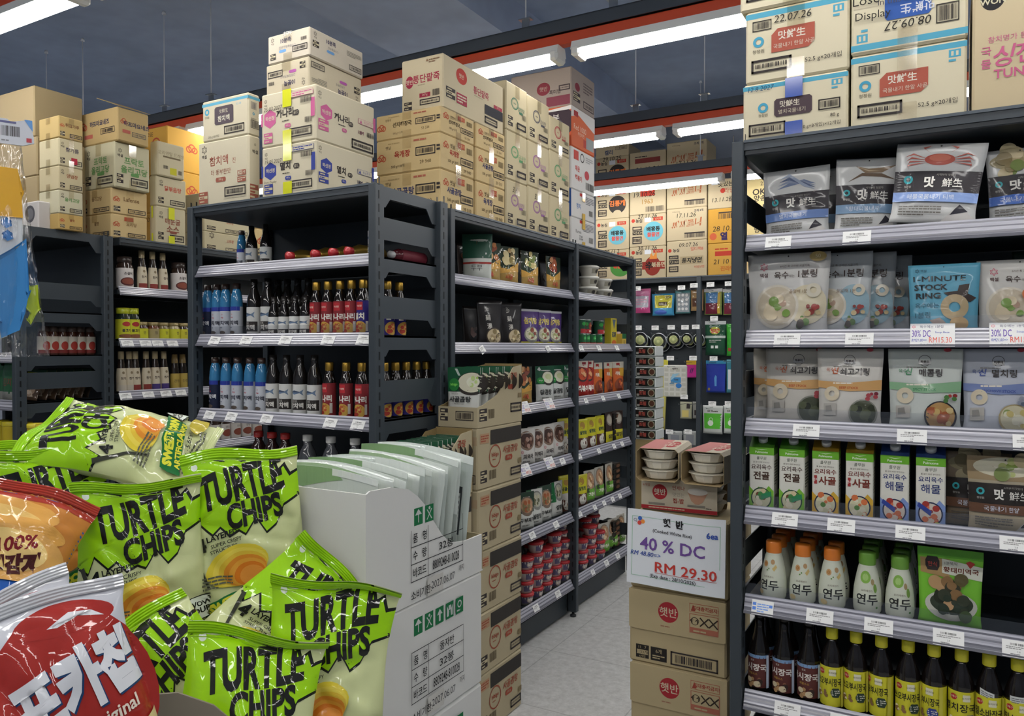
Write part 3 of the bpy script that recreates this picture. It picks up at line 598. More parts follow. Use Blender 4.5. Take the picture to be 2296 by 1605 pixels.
# ---- cartons on the right rack
def right_cartons():
    g = 'broth cartons on top of the right rack'; B = '#e4dabc'; b = '#5cb0cc'
    up = [R(.85, .77, .95, .87, b), R(.87, .79, .89, .85, B), R(.91, .79, .93, .85, B), ('g', .85, .7, .95, .76, 1, b)]
    def broth(c, t, wt, date=None, old=False):
        o = [R(0, .89, 1, .965, b)] + up
        if old:
            o += ring_logo(.2, .56, .05) + [rr(.31, .37, .67, .68, '#55464c', .12), T('맛鮮生', .46, .58, .11, '#e4dcc8', b=.012), T(t, .48, .45, .075, '#d8ccb4'), ('b', .73, .38, .93, .56, FB, .02), T('80 g', .88, .27, .075, FB), T(wt, .76, .14, .08, FB), ('b', .06, .08, .42, .29, FB, .03)]
        else:
            o += ring_logo(.13, .56, .055) + [('b', .07, .71, .26, .85, FB, .012), ('p', [(.26, .38), (.62, .38), (.68, .46), (.68, .7), (.32, .7), (.26, .62)], c), T('맛鮮生', .46, .6, .12, '#ece4d4', b=.014), T(t, .48, .46, .062, '#e4d4c0'), ('b', .06, .13, .46, .31, FB, .03), T(wt, .76, .2, .085, FB)]
        if date: o.append(T(date, .47, .83, .1, '#33302c', sk=.15) if not old else T(date, .18, .9, .08, '#2a5a7a', sk=.15))
        return o
    c = '#b8604e'; Yf = 2.345
    z1 = carton_f('tan broth carton with blue tape, bottom left atop the right rack', 1665, 1903, 192, HT, Yf, .3, B, broth('#55464c', '멸치국물내기', '0 g×8개입)×12개입', '12.8.2027', True), tape='#2a4a9c', group=g)
    z2 = carton_f('tan broth carton with handwritten 22.07.26 above the blue-taped carton', 1671, 1906, 29, z1, Yf, .3, B, broth(c, '국물내기 한알 사골', '52.5 g×20개입', '22.07.26'), tape='clear', group=g)
    carton_f('tan carton at the top edge, third up on the left column', 1659, 1900, -120, z2, Yf - .004, .3, B, broth(c, '국물내기 한알 사골', '52.5 g×20개입'), tape='clear', group=g)
    z1 = carton_f('tan broth carton with red panel under the upside-down carton', 1907, 2170, 127, HT, Yf, .3, B, broth(c, '국물내기 한알 사골', '52.5 g×20개입'), tape='clear', group=g)
    o = [R(0, .89, 1, .965, b)] + up + ring_logo(.1, .35, .055) + [('b', .07, .58, .26, .8, FB, .012), rr(.3, .28, .7, .66, '#3a62b0', .1), T('맛鮮生', .42, .56, .12, '#d8dce8', b=.014), T('국물내기 한알', .5, .38, .06, '#c8d0e4'), T('08.09.27', .5, .73, .1, '#33302c', sk=.15)]
    carton_f('upside-down tan broth carton with blue panel and handwriting', 1908, 2173, -62, z1, Yf - .004, .3, B, o, tape='clear', flip=True, group=g)
    ob = list(COL.objects)[-3:]
    mb = MB(); p = atY(1908, -62, Yf); zt = p.z - z1; wd = atY(2173, -62, Yf).x - p.x
    print_flat(mb, [T('Lose', .14, .38 + .24, .11, '#33302c'), T('Display', .2, .2 + .22, .12, '#33302c'), T('in this box', .42, .56, .07, '#55525c')], (-wd / 2, -.1547, 0), (1, 0, 0), (0, 0, 1), (0, -1, 0), wd, zt)
    par = [x for x in COL.objects if x.get('label', '').startswith('upside-down tan broth')][0]; mb.obj('handwriting', par)
    pk = '#d66a94'
    carton_f('large tan tuna carton with pink lettering at right, atop the rack', 2180, 2560, -60, HT, Yf - .01, .38, '#d8c6a2', [E(.13, .8, .08, .09, '#2e2c30'), T('DONG', .13, .825, .045, B, b=.02), T('WON', .13, .775, .045, B, b=.02), T('참치명가 동원이', .27, .5, .045, pk), T('국', .09, .42, .065, pk, b=.01), T('물', .09, .33, .065, pk, b=.01), T('싱', .2, .375, .15, pk, b=.012, sk=.2), T('진한', .42, .38, .14, pk, b=.012), T('TUNA', .27, .25, .065, pk, b=.015), ('o', .4, .7, .06, .006, FB, .6)], group=g)
right_cartons()
# ---- noodle cartons on the back wall rack
def wall_cartons():
    g = 'noodle cartons on the back wall rack'; B = '#c0b090'; r = '#b83a2a'
    def dt(s, v=.9, c='#26241f'): return [T(s, .5, v, .13, c, sk=.12)]
    def ns(mid, date=None): return [E(.1, .83, .05, None, r), T('농심', .26, .82, .12, FB, b=.03), R(.42, .76, .6, .9, '#d8dce4'), R(.66, .79, .92, .9, r), T('멀티팩', .79, .845, .07, B)] + mid + [('b', .08, .52, .34, .64, FB, .03), R(.08, .38, .36, .5, '#2e2b2a'), T('745434', .22, .44, .08, B), ('b', .08, .1, .34, .32, FB, .03)] + (dt(date, .95) if date else [])
    kim = [E(.66, .45, .26, .3, '#35302e'), T('김통깨', .66, .5, .2, '#e07a3c', b=.03), E(.66, .18, .12, .1, B)]
    bae = [E(.66, .46, .27, .3, '#6cb4c4'), T('배홍동', .66, .54, .16, '#26241f', b=.04), T('쫄쫄면', .66, .36, .14, '#d04838', b=.03)]
    shin = [E(.64, .38, .22, .3, '#8c2f24'), ('p', [(.55, .6), (.6, .8), (.66, .68), (.75, .85), (.76, .6)], '#dc8a3c'), R(.35, .28, .98, .52, '#8c2f24'), T('辛', .55, .4, .26, '#1c1a18', b=.04), T('볶음면', .8, .42, .16, B, b=.03)]
    zza = [T('▪▪Samyang', .24, .9, .05, FB), T('크게 3개', .8, .9, .08, '#3a3c48', b=.03), T('짜짜로니', .5, .52, .26, '#a8603c', b=.05, sk=.2, rot=5), T('짜짜로니', .5, .525, .255, B, b=-.002, sk=.2, rot=5), ('b', .45, .08, .7, .2, FB), ('b', .73, .08, .95, .2, FB), R(.45, .2, .95, .24, FB)]
    cols = [
     (1335, 1410, [(563, ns([E(.75, .4, .3, .3, '#4a8a3c'), T('볶음면', .72, .45, .16, '#d84030', b=.04)], '20.11.2'), B), (494, ns(bae), B), (427, ns(kim), B), (357, ns(kim, '29.10.25'), B), (330, [T('켈리', .4, .4, .4, '#3a4c6a', b=.03), ('b', .6, .55, .95, .8, FB, .03)], B)]),
     (1411.5, 1493, [(555, ns(shin, '30.11.26'), B), (484, ns(bae, '27.11.26'), B), (416, [R(.3, .6, .7, .95, r), T('19.10.26', .42, .66, .16, '#26241f', sk=.12), T('1963', .5, .42, .16, '#a8834c', b=.02), ('b', .45, .08, .7, .25, FB), ('b', .73, .08, .95, .25, FB)], B), (344, [R(.15, .65, .85, .8, '#8f3f3a'), ('g', .15, .82, .7, .88, 1, FB), T('21 10 26', .5, .45, .15, '#26241f', sk=.12), T('진라면', .4, .22, .15, '#b0603c', b=.03), ('b', .6, .12, .95, .28, FB, .03)], B)]),
     (1494.5, 1585, [(542, [E(.08, .74, .045, None, r), T('농심', .24, .74, .1, FB, b=.03), T('09.07.26', .55, .88, .11, '#26241f', sk=.1), T('멀티팩8', .76, .76, .1, r), R(.34, .34, .92, .56, '#a89878'), T('둥지냉면', .63, .45, .15, '#1c1a18', b=.03, sk=.2), ('b', .06, .5, .3, .6, FB, .03), R(.06, .36, .32, .48, '#2e2b2a'), T('73160', .19, .42, .08, B), ('b', .06, .14, .3, .3, FB, .03), T('비빔냉면', .82, .26, .07, r)], B), (470, zza + dt('17.11.26', .78), B), (398, zza, B), (322, zza + dt('17.11.26', .36), B)]),
     (1587, 1668, [(547, [R(.2, .6, .9, .75, r), ('g', .2, .78, .8, .86, 1, r), T('21 10 26', .5, .42, .15, '#26241f', sk=.12), T('진라면', .55, .2, .16, '#c06a2c', b=.03)], '#c89a44'), (470, [('b', .3, .7, .8, .85, FB), R(.3, .86, .8, .9, FB), T('28 10.26', .5, .42, .15, '#26241f', sk=.12), E(.15, .2, .1, None, '#c8603c'), T('열', .45, .2, .24, '#3a2c58', b=.05)], '#c8963a'), (404, [R(.1, .82, .35, .95, '#d8dce4'), T('맛있는', .5, .82, .18, '#26241f', b=.02), E(.42, .6, .07, None, r), T('라면', .6, .6, .18, '#a83c2c'), T('13.11.26', .4, .3, .14, '#26241f', sk=.12), ('b', .6, .2, .95, .4, FB)], B)]),
     (1670, 1752, [(545, [T('양송', .5, .5, .2, FB)], YL), (476, [T('27.10', .6, .85, .12, FB), T('OK', .4, .6, .2, FB, b=.02), T('양송이', .5, .4, .2, FB, b=.02)], '#d8c48c'), (404, [T('27.10', .6, .85, .12, FB), T('OK', .4, .6, .2, FB, b=.02), T('양송이', .5, .4, .2, FB, b=.02), R(.1, .08, .3, .2, r), R(.5, .08, .7, .2, FB)], '#d8c48c')])]
    for ci, (xl, xr, rows) in enumerate(cols):
        z = ZW
        for ri, (yt, art, base) in enumerate(rows):
            z = carton_f(f'noodle carton on the back wall, {ORD[ci]} column from left, {ORD[ri]} from the bottom', xl, xr, yt, z, 7.23, .34, base, art, group=g)
wall_cartons()
# ---------------------------------------------------------------- goods: soft packs, bottles, jars, cartons, tags
def soft(w, h, t, seed=0, kind='pouch', wr=.0025, nw=9, pinch=.08, flop=0.0, bend=0.0, lean=0.0, curl=0.0, droop=0.0, wav=0.0):
    r = np.random.RandomState(seed); ln = [(r.uniform(0, PI), r.uniform(-.5, .5), r.uniform(.006, .02) * max(w, .12) / .2, r.uniform(-1, 1)) for _ in range(nw)]
    ph = r.uniform(0, 6, 6)
    def base(u, v, side):
        u = np.asarray(u, float); v = np.asarray(v, float); a = 2 * u - 1
        sb, st, su = (.055, .07, 0.) if kind == 'pillow' else (.015, .12, .05)
        vv = np.clip((v - sb) / (1 - sb - st), 0, 1); aa = np.clip(np.abs(a) / (1 - su), 0, 1)
        if kind == 'pillow': pv = np.sin(PI * vv) ** .5; pu = np.clip(1 - aa ** 2.3, 0, 1) ** .62
        else: pv = np.minimum(1, vv * 5 + .25) ** .6 * np.clip(1 - vv ** 1.5, 0, 1) ** .85; pu = np.clip(1 - aa ** 2.2, 0, 1) ** .8
        m = pv * pu; k = 0
        X = (u - .5) * w; Z = (v - .5) * h
        for an, of, wd, am in ln: k = k + am * np.exp(-((X * math.cos(an) + Z * math.sin(an) - of * h * .8) / wd) ** 2)
        y = t / 2 * m + wr * k * np.sqrt(m)
        if kind == 'pillow':
            for e, q in ((vv, 0), (1 - vv, 1)): y = y + t * .11 * np.sin(a * (6 + q) + ph[q]) * np.exp(-e / .13) * np.minimum(1, e * 14) * (1 - aa ** 4)
            y = y + t * .03 * np.sin(X * 40 + Z * 31 + ph[2]) * m
        y = -side * np.maximum(y, .0007)
        if kind == 'pillow': y = y + .0035 * np.sin(a * 7 + ph[3]) * (np.exp(-((v - 1) / .08) ** 2) + np.exp(-(v / .07) ** 2)) 
        x = X * (1 - pinch * pv); z = v * h
        if flop:
            v0 = 1 - st * 1.05; s = np.maximum(v - v0, 0) * h; f = flop * (1 + .35 * a); z = np.where(v > v0, v0 * h + s * np.cos(f), z); y = y - s * np.sin(f)
        y = y + curl * a * a; z = z - droop * h * v * (a + .25) ** 2 + wav * h * .5 * v * np.sin(a * 3.1 + ph[4]); x = x + wav * w * np.sin(v * 6.5 + ph[5] + a) * .6
        y = y + wav * .35 * w * np.sin(a * 4 + ph[1]) * (np.exp(-((v - 1) / .13) ** 2) + .6 * np.exp(-(v / .1) ** 2))
        y = y + bend * h * (2 * v - 1) ** 2 + lean * z
        return np.stack([x, y, z], -1)
    def front(u, v, d):
        e = .004; p = base(u, v, 1); du = base(np.minimum(u + e, 1), v, 1) - base(np.maximum(u - e, 0), v, 1); dv = base(u, np.minimum(v + e, 1), 1) - base(u, np.maximum(v - e, 0), 1)
        n = np.cross(du, dv); n = n / (np.linalg.norm(n, axis=-1, keepdims=True) + 1e-12); return p + n * d
    return base, front
def soft_mesh(name, w, h, t, base_col, art, seed=0, kind='pouch', mat='pouch', nu=14, nv=18, L=.02, back=None, **k):
    base, front = soft(w, h, t, seed, kind, **k); mb = MB()
    U, V = np.meshgrid(np.linspace(0, 1, nu + 1), np.linspace(0, 1, nv + 1))
    if kind == 'pillow':
        U = .5 - .5 * np.cos(PI * U) * (.75) - .25 * (1 - 2 * U) * 0 - .0; U = .5 + (U - .5) / .75
    n = (nu + 1) * (nv + 1); fr = base(U.ravel(), V.ravel(), 1); bk = base(U.ravel(), V.ravel(), -1)
    fs = []
    for j in range(nv):
        for i in range(nu):
            q = j * (nu + 1) + i; fs.append((q, q + 1, q + nu + 2, q + nu + 1)); fs.append((n + q, n + q + nu + 1, n + q + nu + 2, n + q + 1))
    bd = [i for i in range(nu)] + [i * (nu + 1) + nu for i in range(nv)] + [nv * (nu + 1) + nu - i for i in range(nu)] + [(nv - i) * (nu + 1) for i in range(nv)]
    for i in range(len(bd)): a, b = bd[i], bd[(i + 1) % len(bd)]; fs.append((b, a, n + a, n + b))
    mb.add(np.vstack([fr, bk]), fs, M(base_col, mat), True)
    if art: print_map(mb, art, w, h, front, mat, L)
    return mb.mesh(name)
_cache = {}
def cached(key, fn):
    if key not in _cache: _cache[key] = fn()
    return _cache[key]
def put(name, label, cat, parts, loc, rz=0.0, group=None, rot=None, sc_=None):
    """parts: one mesh -> the thing itself; a list of (part name, mesh) -> an Empty with parts"""
    if isinstance(parts, list):
        o = bpy.data.objects.new(name, None); COL.objects.link(o); o.empty_display_size = .03
        for p in parts:
            c = link(p[0], p[1], o)
            if len(p) > 2:
                for q in p[2]: link(q[0], q[1], c)
    else: o = link(name, parts)
    o.location = loc; o.rotation_euler = rot if rot is not None else (0, 0, rz)
    if sc_: o.scale = (sc_,) * 3
    return tag(o, label, cat, group)
def bottle(key, prof, r_lab, z0, z1, body, bodykind, cap_prof, cap, lab_col, art, neck=None, span=5.2, capkind='plastic', n=22):
    """lathe body + cap + wrapped label"""
    def make():
        out = [('bottle_body', MB().lathe(prof, M(body, bodykind), n).mesh('bottle_body'))]
        if cap_prof: out.append(('cap', MB().lathe(cap_prof, M(cap, capkind), n).mesh('cap')))
        if lab_col:
            mb = MB(); rl = r_lab if callable(r_lab) else (lambda z: r_lab); kz = 6
            mb.lathe([(rl(z0 + (z1 - z0) * i / kz) + .0006, z0 + (z1 - z0) * i / kz) for i in range(kz + 1)], M(lab_col, 'paper'), n + 6, a0=-PI / 2 - span / 2, a1=-PI / 2 + span / 2)
            w = r_lab(z0) * PI * .9 if callable(r_lab) else r_lab * PI * .9; h = z1 - z0
            def fn(u, v, d):
                z = z0 + v * h; r = np.array([rl(q) for q in np.atleast_1d(z)]) + .0006 + d; f = (u - .5) * PI * .9
                return np.stack([r * np.sin(f), -r * np.cos(f), z], -1)
            if art: print_map(mb, art, w, h, fn, 'paper', .012, .0004, .0002)
            out.append(('label', mb.mesh('label')))
        return out
    return cached(key, make)
def interp(pr):
    zs = [p[1] for p in pr]; rs = [p[0] for p in pr]; return lambda z: float(np.interp(z, zs, rs))
# ---- price tags
def tag_mesh(k):
    def make():
        w, h = (.072, .042) if k == 'std' else (.05, .036) if k == 'small' else (.105, .068) if k == 'sale' else (.062, .042)
        mb = MB(); mb.box((-w / 2, -.0012, 0), (w / 2, 0, h), M('#e2e2e0', 'paper'))
        if k == 'sale': art = [('f', .08, .86, .05, '#d8506a'), T('육수에는 1분링', .48, .86, .12, '#3c3c66'), T('30% DC', .25, .56, .3, '#6a4fa8', b=.008, w=.42), T('Soup Base', .72, .6, .11, '#4a5ab0'), T('RM21.80=>', .21, .27, .12, '#4a5ab0', sk=.2, w=.34), T('RM15.30', .68, .28, .24, '#e0604e', w=.5), T('(Exp date 4/9/2026)', .5, .07, .1, '#4a4a55')]
        elif k == 'blue': art = [R(.04, .62, .2, .82, '#5a86d8'), R(.04, .3, .2, .52, '#5a86d8'), R(.8, .55, .95, .75, '#5a86d8'), ('g', .25, .15, .78, .8, 4, '#7aa0e0')]
        else: art = [('b', .25, .7, .75, .83, '#4a4a48'), ('g', .12, .46, .88, .66, 2, '#8a8a88'), T('2.8', .5, .34, .1, '#6a6a68'), ('g', .25, .14, .75, .24, 1, '#77777a')]
        print_flat(mb, art, (-w / 2, -.0012, 0), (1, 0, 0), (0, 0, 1), (0, -1, 0), w, h, 'paper', .0001); return mb.mesh('price_tag')
    return cached(('tag', k), make)
TILT = math.atan2(.022, .046)
def tags_y(pxs, z, Yf, where, kind='std', dz=0.0, roll=()):
    """price tags on a rail that runs along x"""
    n = len(pxs)
    for i, px in enumerate(pxs):
        k = kind[i] if isinstance(kind, (list, tuple)) else kind
        p = atY(px, 900, Yf); o = put('price_tag', f'{"handwritten sale tag" if k == "sale" else "blue printed tag" if k == "blue" else "white price tag"}, {ORD[i]} from left on {where}', 'price tag', tag_mesh(k), (p.x, Yf - .003, z - .002 + dz), 0, 'price tags on ' + where)
        o.rotation_euler = (-TILT, roll[i] if i < len(roll) else 0, 0)
def tags_x(pxs, z, Xf, where, kind='small', roll=()):
    for i, px in enumerate(pxs):
        k = kind[i] if isinstance(kind, (list, tuple)) else kind
        p = atX(px, 900, Xf + .003); o = put('price_tag', f'{"handwritten sale tag" if k == "sale" else "white price tag"}, {ORD[i]} from left on {where}', 'price tag', tag_mesh(k), (Xf + .003, p.y, z - .002), 0, 'price tags on ' + where)
        o.rotation_mode = 'ZYX' if False else 'XYZ'
        o.matrix_world = Matrix.Translation(o.location) @ Matrix.Rotation(PI / 2, 4, 'Z') @ Matrix.Rotation(-TILT, 4, 'X') @ Matrix.Rotation(roll[i] if i < len(roll) else 0, 4, 'Y')
# ================================================================ right rack
def fruit(u, v, r, cols, n=9, seed=1):
    q = random.Random(seed); return [E(u + q.uniform(-.8, .8) * r, v + q.uniform(-.5, .5) * r, r * q.uniform(.2, .42), None, q.choice(cols)) for _ in range(n)]
def bowl(u, v, r, rim, soup, cols, seed=1, ar=None):
    return [E(u, v, r, ar or None, rim), E(u, v + .005, r * .88, (ar * .86 if ar else None), soup)] + fruit(u, v, r * .75, cols, 10, seed)
def a_mat(ill, band, sub):
    o = []
    if ill == 'anchovy':
        for i in range(4): o.append(('p', [(.2 + .02 * i, .72 + .05 * i), (.4, .8 + .045 * i), (.62, .83 - .02 * i), (.8, .75 - .03 * i), (.62, .78 - .02 * i), (.4, .75 + .045 * i)], ('#6f7c9a', '#8a94aa', '#5a6684', '#9aa4b8')[i]))
    elif ill == 'fish': o += [('p', [(.3, .9), (.45, .8), (.7, .8), (.92, .9), (.7, .87), (.5, .86)], '#8a745c'), ('p', [(.18, .68), (.4, .76), (.7, .74), (.92, .7), (.7, .79), (.4, .8)], '#6c5846'), ('p', [(.35, .88), (.5, .82), (.7, .82), (.5, .84)], '#c0ac90')]
    elif ill == 'crab':
        c = '#b8584a'; o += [E(.5, .8, .17, .075, c), E(.5, .82, .12, .045, '#cc7460')]
        for s in (-1, 1):
            for i in range(4): o.append(('p', [(.5 + s * .12, .8 - i * .012), (.5 + s * (.3 + .02 * i), .88 - i * .05), (.5 + s * (.4 - .02 * i), .83 - .055 * i), (.5 + s * (.3 + .02 * i), .86 - i * .05)], c))
            o += [('p', [(.5 + s * .08, .86), (.5 + s * .2, .95), (.5 + s * .1, .97), (.5 + s * .18, .93)], c)]
    else: o += [E(.5, .84, .45, .12, '#a89a74')] + fruit(.5, .84, .35, ['#7a8a4a', '#c8b890', '#8a7a54'], 12, 4)
    dk = '#302c30' if ill != 'beef' else '#2a2420'
    o += [R(.0, .37, 1, .64, dk), ('o', .17, .53, .055, .028, '#3aa8b0'), T('청정원', .17, .44, .03, '#c8c4bc'), T('맛', .42, .5, .14, '#e8e4dc', b=.035, q=3), T('鮮生', .68, .49, .11, '#e8e4dc', b=.008, q=3), T('시작부터 맛있다', .6, .59, .03, '#a8a49c'), R(0, .25, 1, .37, band), T(sub, .45, .31, .065, '#dfe6f0'), ('g', .1, .08, .6, .2, 4, '#6a665f'), ('p', [(.6, .02), (.8, .22), (.97, .06)], '#c8c4c0'), ('p', [(.7, .1), (.8, .22), (.9, .14)], '#2e2c34'), E(.5, .96, .012, None, '#26241f')]
    return o
def a_ring(side):
    return [E(.5, .965, .01, None, '#3a3a38'), ('f', .2, .84, .055, '#c85068'), T('백설', .2, .735, .055, '#5a3a3a', b=.02), T('8시간 푹 고아낸 사골가득', .58, .84, .03, '#6a5a50'), T('육수', .42, .73, .09, '#4a3a34', b=.012), T('에는', .55, .715, .035, '#4a3a34'), T('1분링', .74, .74, .1, '#4a3a34', b=.015), E(.75, .36, .24, .24, '#d9ceb0' if side == 0 else '#9ab8c4')] + bowl(.37, .34, .28, '#d8d0c0', '#c9bca4', ['#b89a84', '#7a9a4a', '#9a6a50', '#d8c8a8'], 3) + [('o', .82, .53, .09, .05, '#d8d0bc'), T('끓일때 1분', .64, .52, .045, '#7a5a3a')] + fruit(.82, .3, .1, ['#a84a44', '#c8b48a', '#5a4a3a', '#8a3a34'], 7, 5) + fruit(.74, .15, .1, ['#4a4034', '#b8a484', '#5a7a3a'], 7, 8) + ([E(.86, .94, .1, .06, '#b8a064'), T('50', .86, .945, .045, '#e8dcb8')] if side == 0 else [])
def a_haru(c, t, eng, soup):
    c2 = {'#d2a468': '#c05a2c', '#8ab48c': '#3f8a5c', '#7888b8': '#4a5a9c'}[c]
    bw = bowl(.72, .17, .22, *soup)
    return [E(.8, .985, .05, .025, '#a83a44'), ('o', .5, .85, .085, .007, FB), R(.42, .8, .58, .85, '#d9d8d6'), T('하루미', .5, .835, .035, FB, b=.04), R(.415, .8, .585, .803, FB), ('g', .25, .755, .72, .775, 1, '#77736c'), T('육수', .2, .72, .05, c2), T('신', .28, .71, .085, c2, b=.03, sk=.2), T(t, .58, .7, .095, FB, b=.02), ('p', [(0, .58), (.5, .555), (1, .6), (1, .47), (.5, .445), (0, .49)], c), ('g', .25, .53, .75, .565, 1, '#f0e8d8'), T(eng, .5, .49, .032, c2, b=.02), ('o', .23, .41, .12, .075, '#d8cbb0'), ('p', [(.1, .13), (.3, .14), (.3, .29), (.1, .28)], '#b8b4ac'), ('p', [(.13, .17), (.24, .18), (.22, .26), (.13, .25)], '#8f8c86')] + bw + fruit(.86, .39, .1, ['#9c3440', '#7a2c3a', '#b04a50'] if 'BEEF' in eng else ['#b03a34', '#8a2c2c', '#4a7a3a'] if 'SPICY' in eng else ['#5a6474', '#8a8f9c'], 5, 6)
def right_goods():
    # --- top row of pouches
    g = 'broth pouches on the right rack'; zb = RZ[0] + .031; rows = (
        ('dark banded pouch printed with blue anchovies, on the rack\'s top shelf', 1712, 1862, 372, 'anchovy', '#6886c0', '멸치국물내기', .09, 0, -.03, 1),
        ('dark banded pouch printed with dried brown fish, beside the anchovy pouch', 1872, 2022, 350, 'fish', '#7c9cbc', '황태국물내기', .09, .12, .05, 2),
        ('dark banded pouch printed with a red crab, tilted in front', 2000, 2206, 324, 'crab', '#86a0d4', '해물국물내기 티백', .045, -.02, .115, 3),
        ('dark banded pouch with shellfish photo and blue band at the right end', 2213, 2370, 325, 'clam', '#3c68bc', '국물내기 한알', .1, .05, -.02, 4))
    for lab, xl, xr, yt, ill, band, sub, dy, yaw, roll, sd in rows:
        Y = YR + dy; p0 = atY(xl, yt, Y); x1 = atY(xr, yt, Y).x; w = x1 - p0.x; h = atY((xl + xr) / 2, yt + 8, Y).z - zb
        me = soft_mesh('pouch', w, h, .035, '#cbcbc9', a_mat(ill, band, sub), sd, wr=.002, L=.014)
        put('stock_pouch', lab, 'pouch', me, ((p0.x + x1) / 2 + roll * h * -.5, Y, zb + .004 + abs(roll) * w * .5), group=g, rot=(-.08, roll, yaw))
    for i, (px, yt, Y) in enumerate(((1800, 385, YR + .16), (2085, 352, YR + .17))):
        p = atY(px, yt, Y); me = soft_mesh('pouch', .2, p.z - zb, .03, '#c4c4c2', a_mat('fish', '#7c9cbc', '국물내기'), 20 + i)
        put('stock_pouch', f'pale pouch standing half hidden behind the {["anchovy", "crab"][i]} pouch', 'pouch', me, (p.x, Y, zb), group=g)
    # --- second shelf
    zb = RZ[1] + .031; g = 'white ring stock pouches'
    def P(lab, xl, xr, yt, art, base, Y, sd, yaw=0, roll=0, t=.04, grp=None, zb=zb, name='stock_pouch', tilt=-.05, L=.014):
        p0 = atY(xl, yt, Y); x1 = atY(xr, yt, Y).x; h = min(p0.z - zb, .221 if zb < 1.5 else .243)
        me = soft_mesh('pouch', x1 - p0.x, h, t, base, art, sd, L=L, wr=.002); return put(name, lab, 'pouch', me, ((p0.x + x1) / 2, Y, zb + .0025), group=grp, rot=(tilt, roll, yaw))
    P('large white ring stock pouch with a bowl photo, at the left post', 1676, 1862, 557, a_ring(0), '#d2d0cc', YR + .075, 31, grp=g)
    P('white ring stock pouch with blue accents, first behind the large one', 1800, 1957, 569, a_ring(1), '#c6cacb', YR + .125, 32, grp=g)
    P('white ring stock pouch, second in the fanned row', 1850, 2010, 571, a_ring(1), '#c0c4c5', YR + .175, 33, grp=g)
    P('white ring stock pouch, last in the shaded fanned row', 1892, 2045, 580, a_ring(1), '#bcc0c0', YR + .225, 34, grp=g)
    bl = '#62a8c2'
    P('turquoise pouch reading 1-minute stock ring in black capitals', 2036, 2199, 597, [E(.5, .96, .01, None, '#2a4a54'), ('f', .13, .91, .035, '#26343c'), T('백설', .22, .91, .04, '#26343c'), T('1-MINUTE', .44, .79, .08, '#22282c', b=.006, w=.74), T('STOCK', .32, .665, .088, '#22282c', b=.03, w=.48), T('RING', .28, .54, .088, '#22282c', b=.03, w=.36), T('육수에는', .26, .4, .08, '#2a5a6c'), T('1분링', .2, .26, .09, '#2a5a6c'), ('p', [(.72, .68), (.86, .7), (.84, .56), (.97, .5), (.88, .44), (.62, .5), (.5, .58), (.7, .6)], '#3a2e2a'), ('o', .66, .37, .2, .12, '#b8a480'), E(.73, .14, .13, .09, '#c0a070'), ('p', [(.3, .18), (.45, .22), (.55, .14), (.4, .1)], '#9a8a80')], bl, YR + .075, 35, grp='ring stock pouches in colour')
    P('white ring stock pouch with orange accents at the shelf\'s right end', 2190, 2390, 587, a_ring(0)[:-2] + [('p', [(.8, .05), (.95, .3), (1, .05)], '#d8a03c'), E(.62, .5, .1, None, '#c8703c')], '#cdcac4', YR + .09, 36, grp=g)
    P('dark green pack at the back of the second shelf', 2270, 2380, 565, [], '#22382c', YR + .3, 37)
    # --- third shelf
    zb = RZ[2] + .031; g = 'ring-shaped stock pouches with coloured bands'
    be = ('#8a8a80', '#4a4f3c', ['#2e3328', '#5a6048', '#3a3f30']); sp = ('#26242a', '#b89058', ['#c8a868', '#a85a34', '#d8c088']); bu = ('#a89870', '#cfc8a8', ['#c8b878', '#d87848', '#8a9a5a', '#e0dcc4'])
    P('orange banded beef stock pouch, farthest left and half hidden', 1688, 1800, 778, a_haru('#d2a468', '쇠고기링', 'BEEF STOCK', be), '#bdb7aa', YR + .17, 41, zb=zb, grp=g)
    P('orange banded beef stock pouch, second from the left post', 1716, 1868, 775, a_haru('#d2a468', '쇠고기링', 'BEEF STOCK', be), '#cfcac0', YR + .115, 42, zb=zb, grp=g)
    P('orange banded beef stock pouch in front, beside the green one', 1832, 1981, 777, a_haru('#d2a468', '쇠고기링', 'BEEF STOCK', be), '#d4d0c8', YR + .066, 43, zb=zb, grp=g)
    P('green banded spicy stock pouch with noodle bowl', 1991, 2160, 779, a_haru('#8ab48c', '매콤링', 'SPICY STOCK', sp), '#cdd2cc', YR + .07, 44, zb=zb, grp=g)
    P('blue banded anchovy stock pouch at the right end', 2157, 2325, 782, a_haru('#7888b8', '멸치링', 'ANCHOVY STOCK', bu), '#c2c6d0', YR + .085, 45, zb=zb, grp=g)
    # --- fourth shelf: drink cartons
    zb = RZ[3] + .031
    kinds = {'전골': ('#7cb83c', '#4a3428', '#4e8a2c', '#5a9a34', ['#d8c8a0', '#7a4a3a', '#4a8a4a', '#efe6cc'], '#2c4a34'), '사골': ('#d2a83c', '#7a3428', '#b08c2c', '#7cb83c', ['#e8e2c8', '#d8d4b8', '#5a8a3a', '#d87848'], '#2a2e4a'), '해물': ('#8098cc', '#2c3a74', '#3c5490', '#7cb83c', ['#d87850', '#b8c86a', '#e8dcc8', '#a83c34'], '#2c3454')}
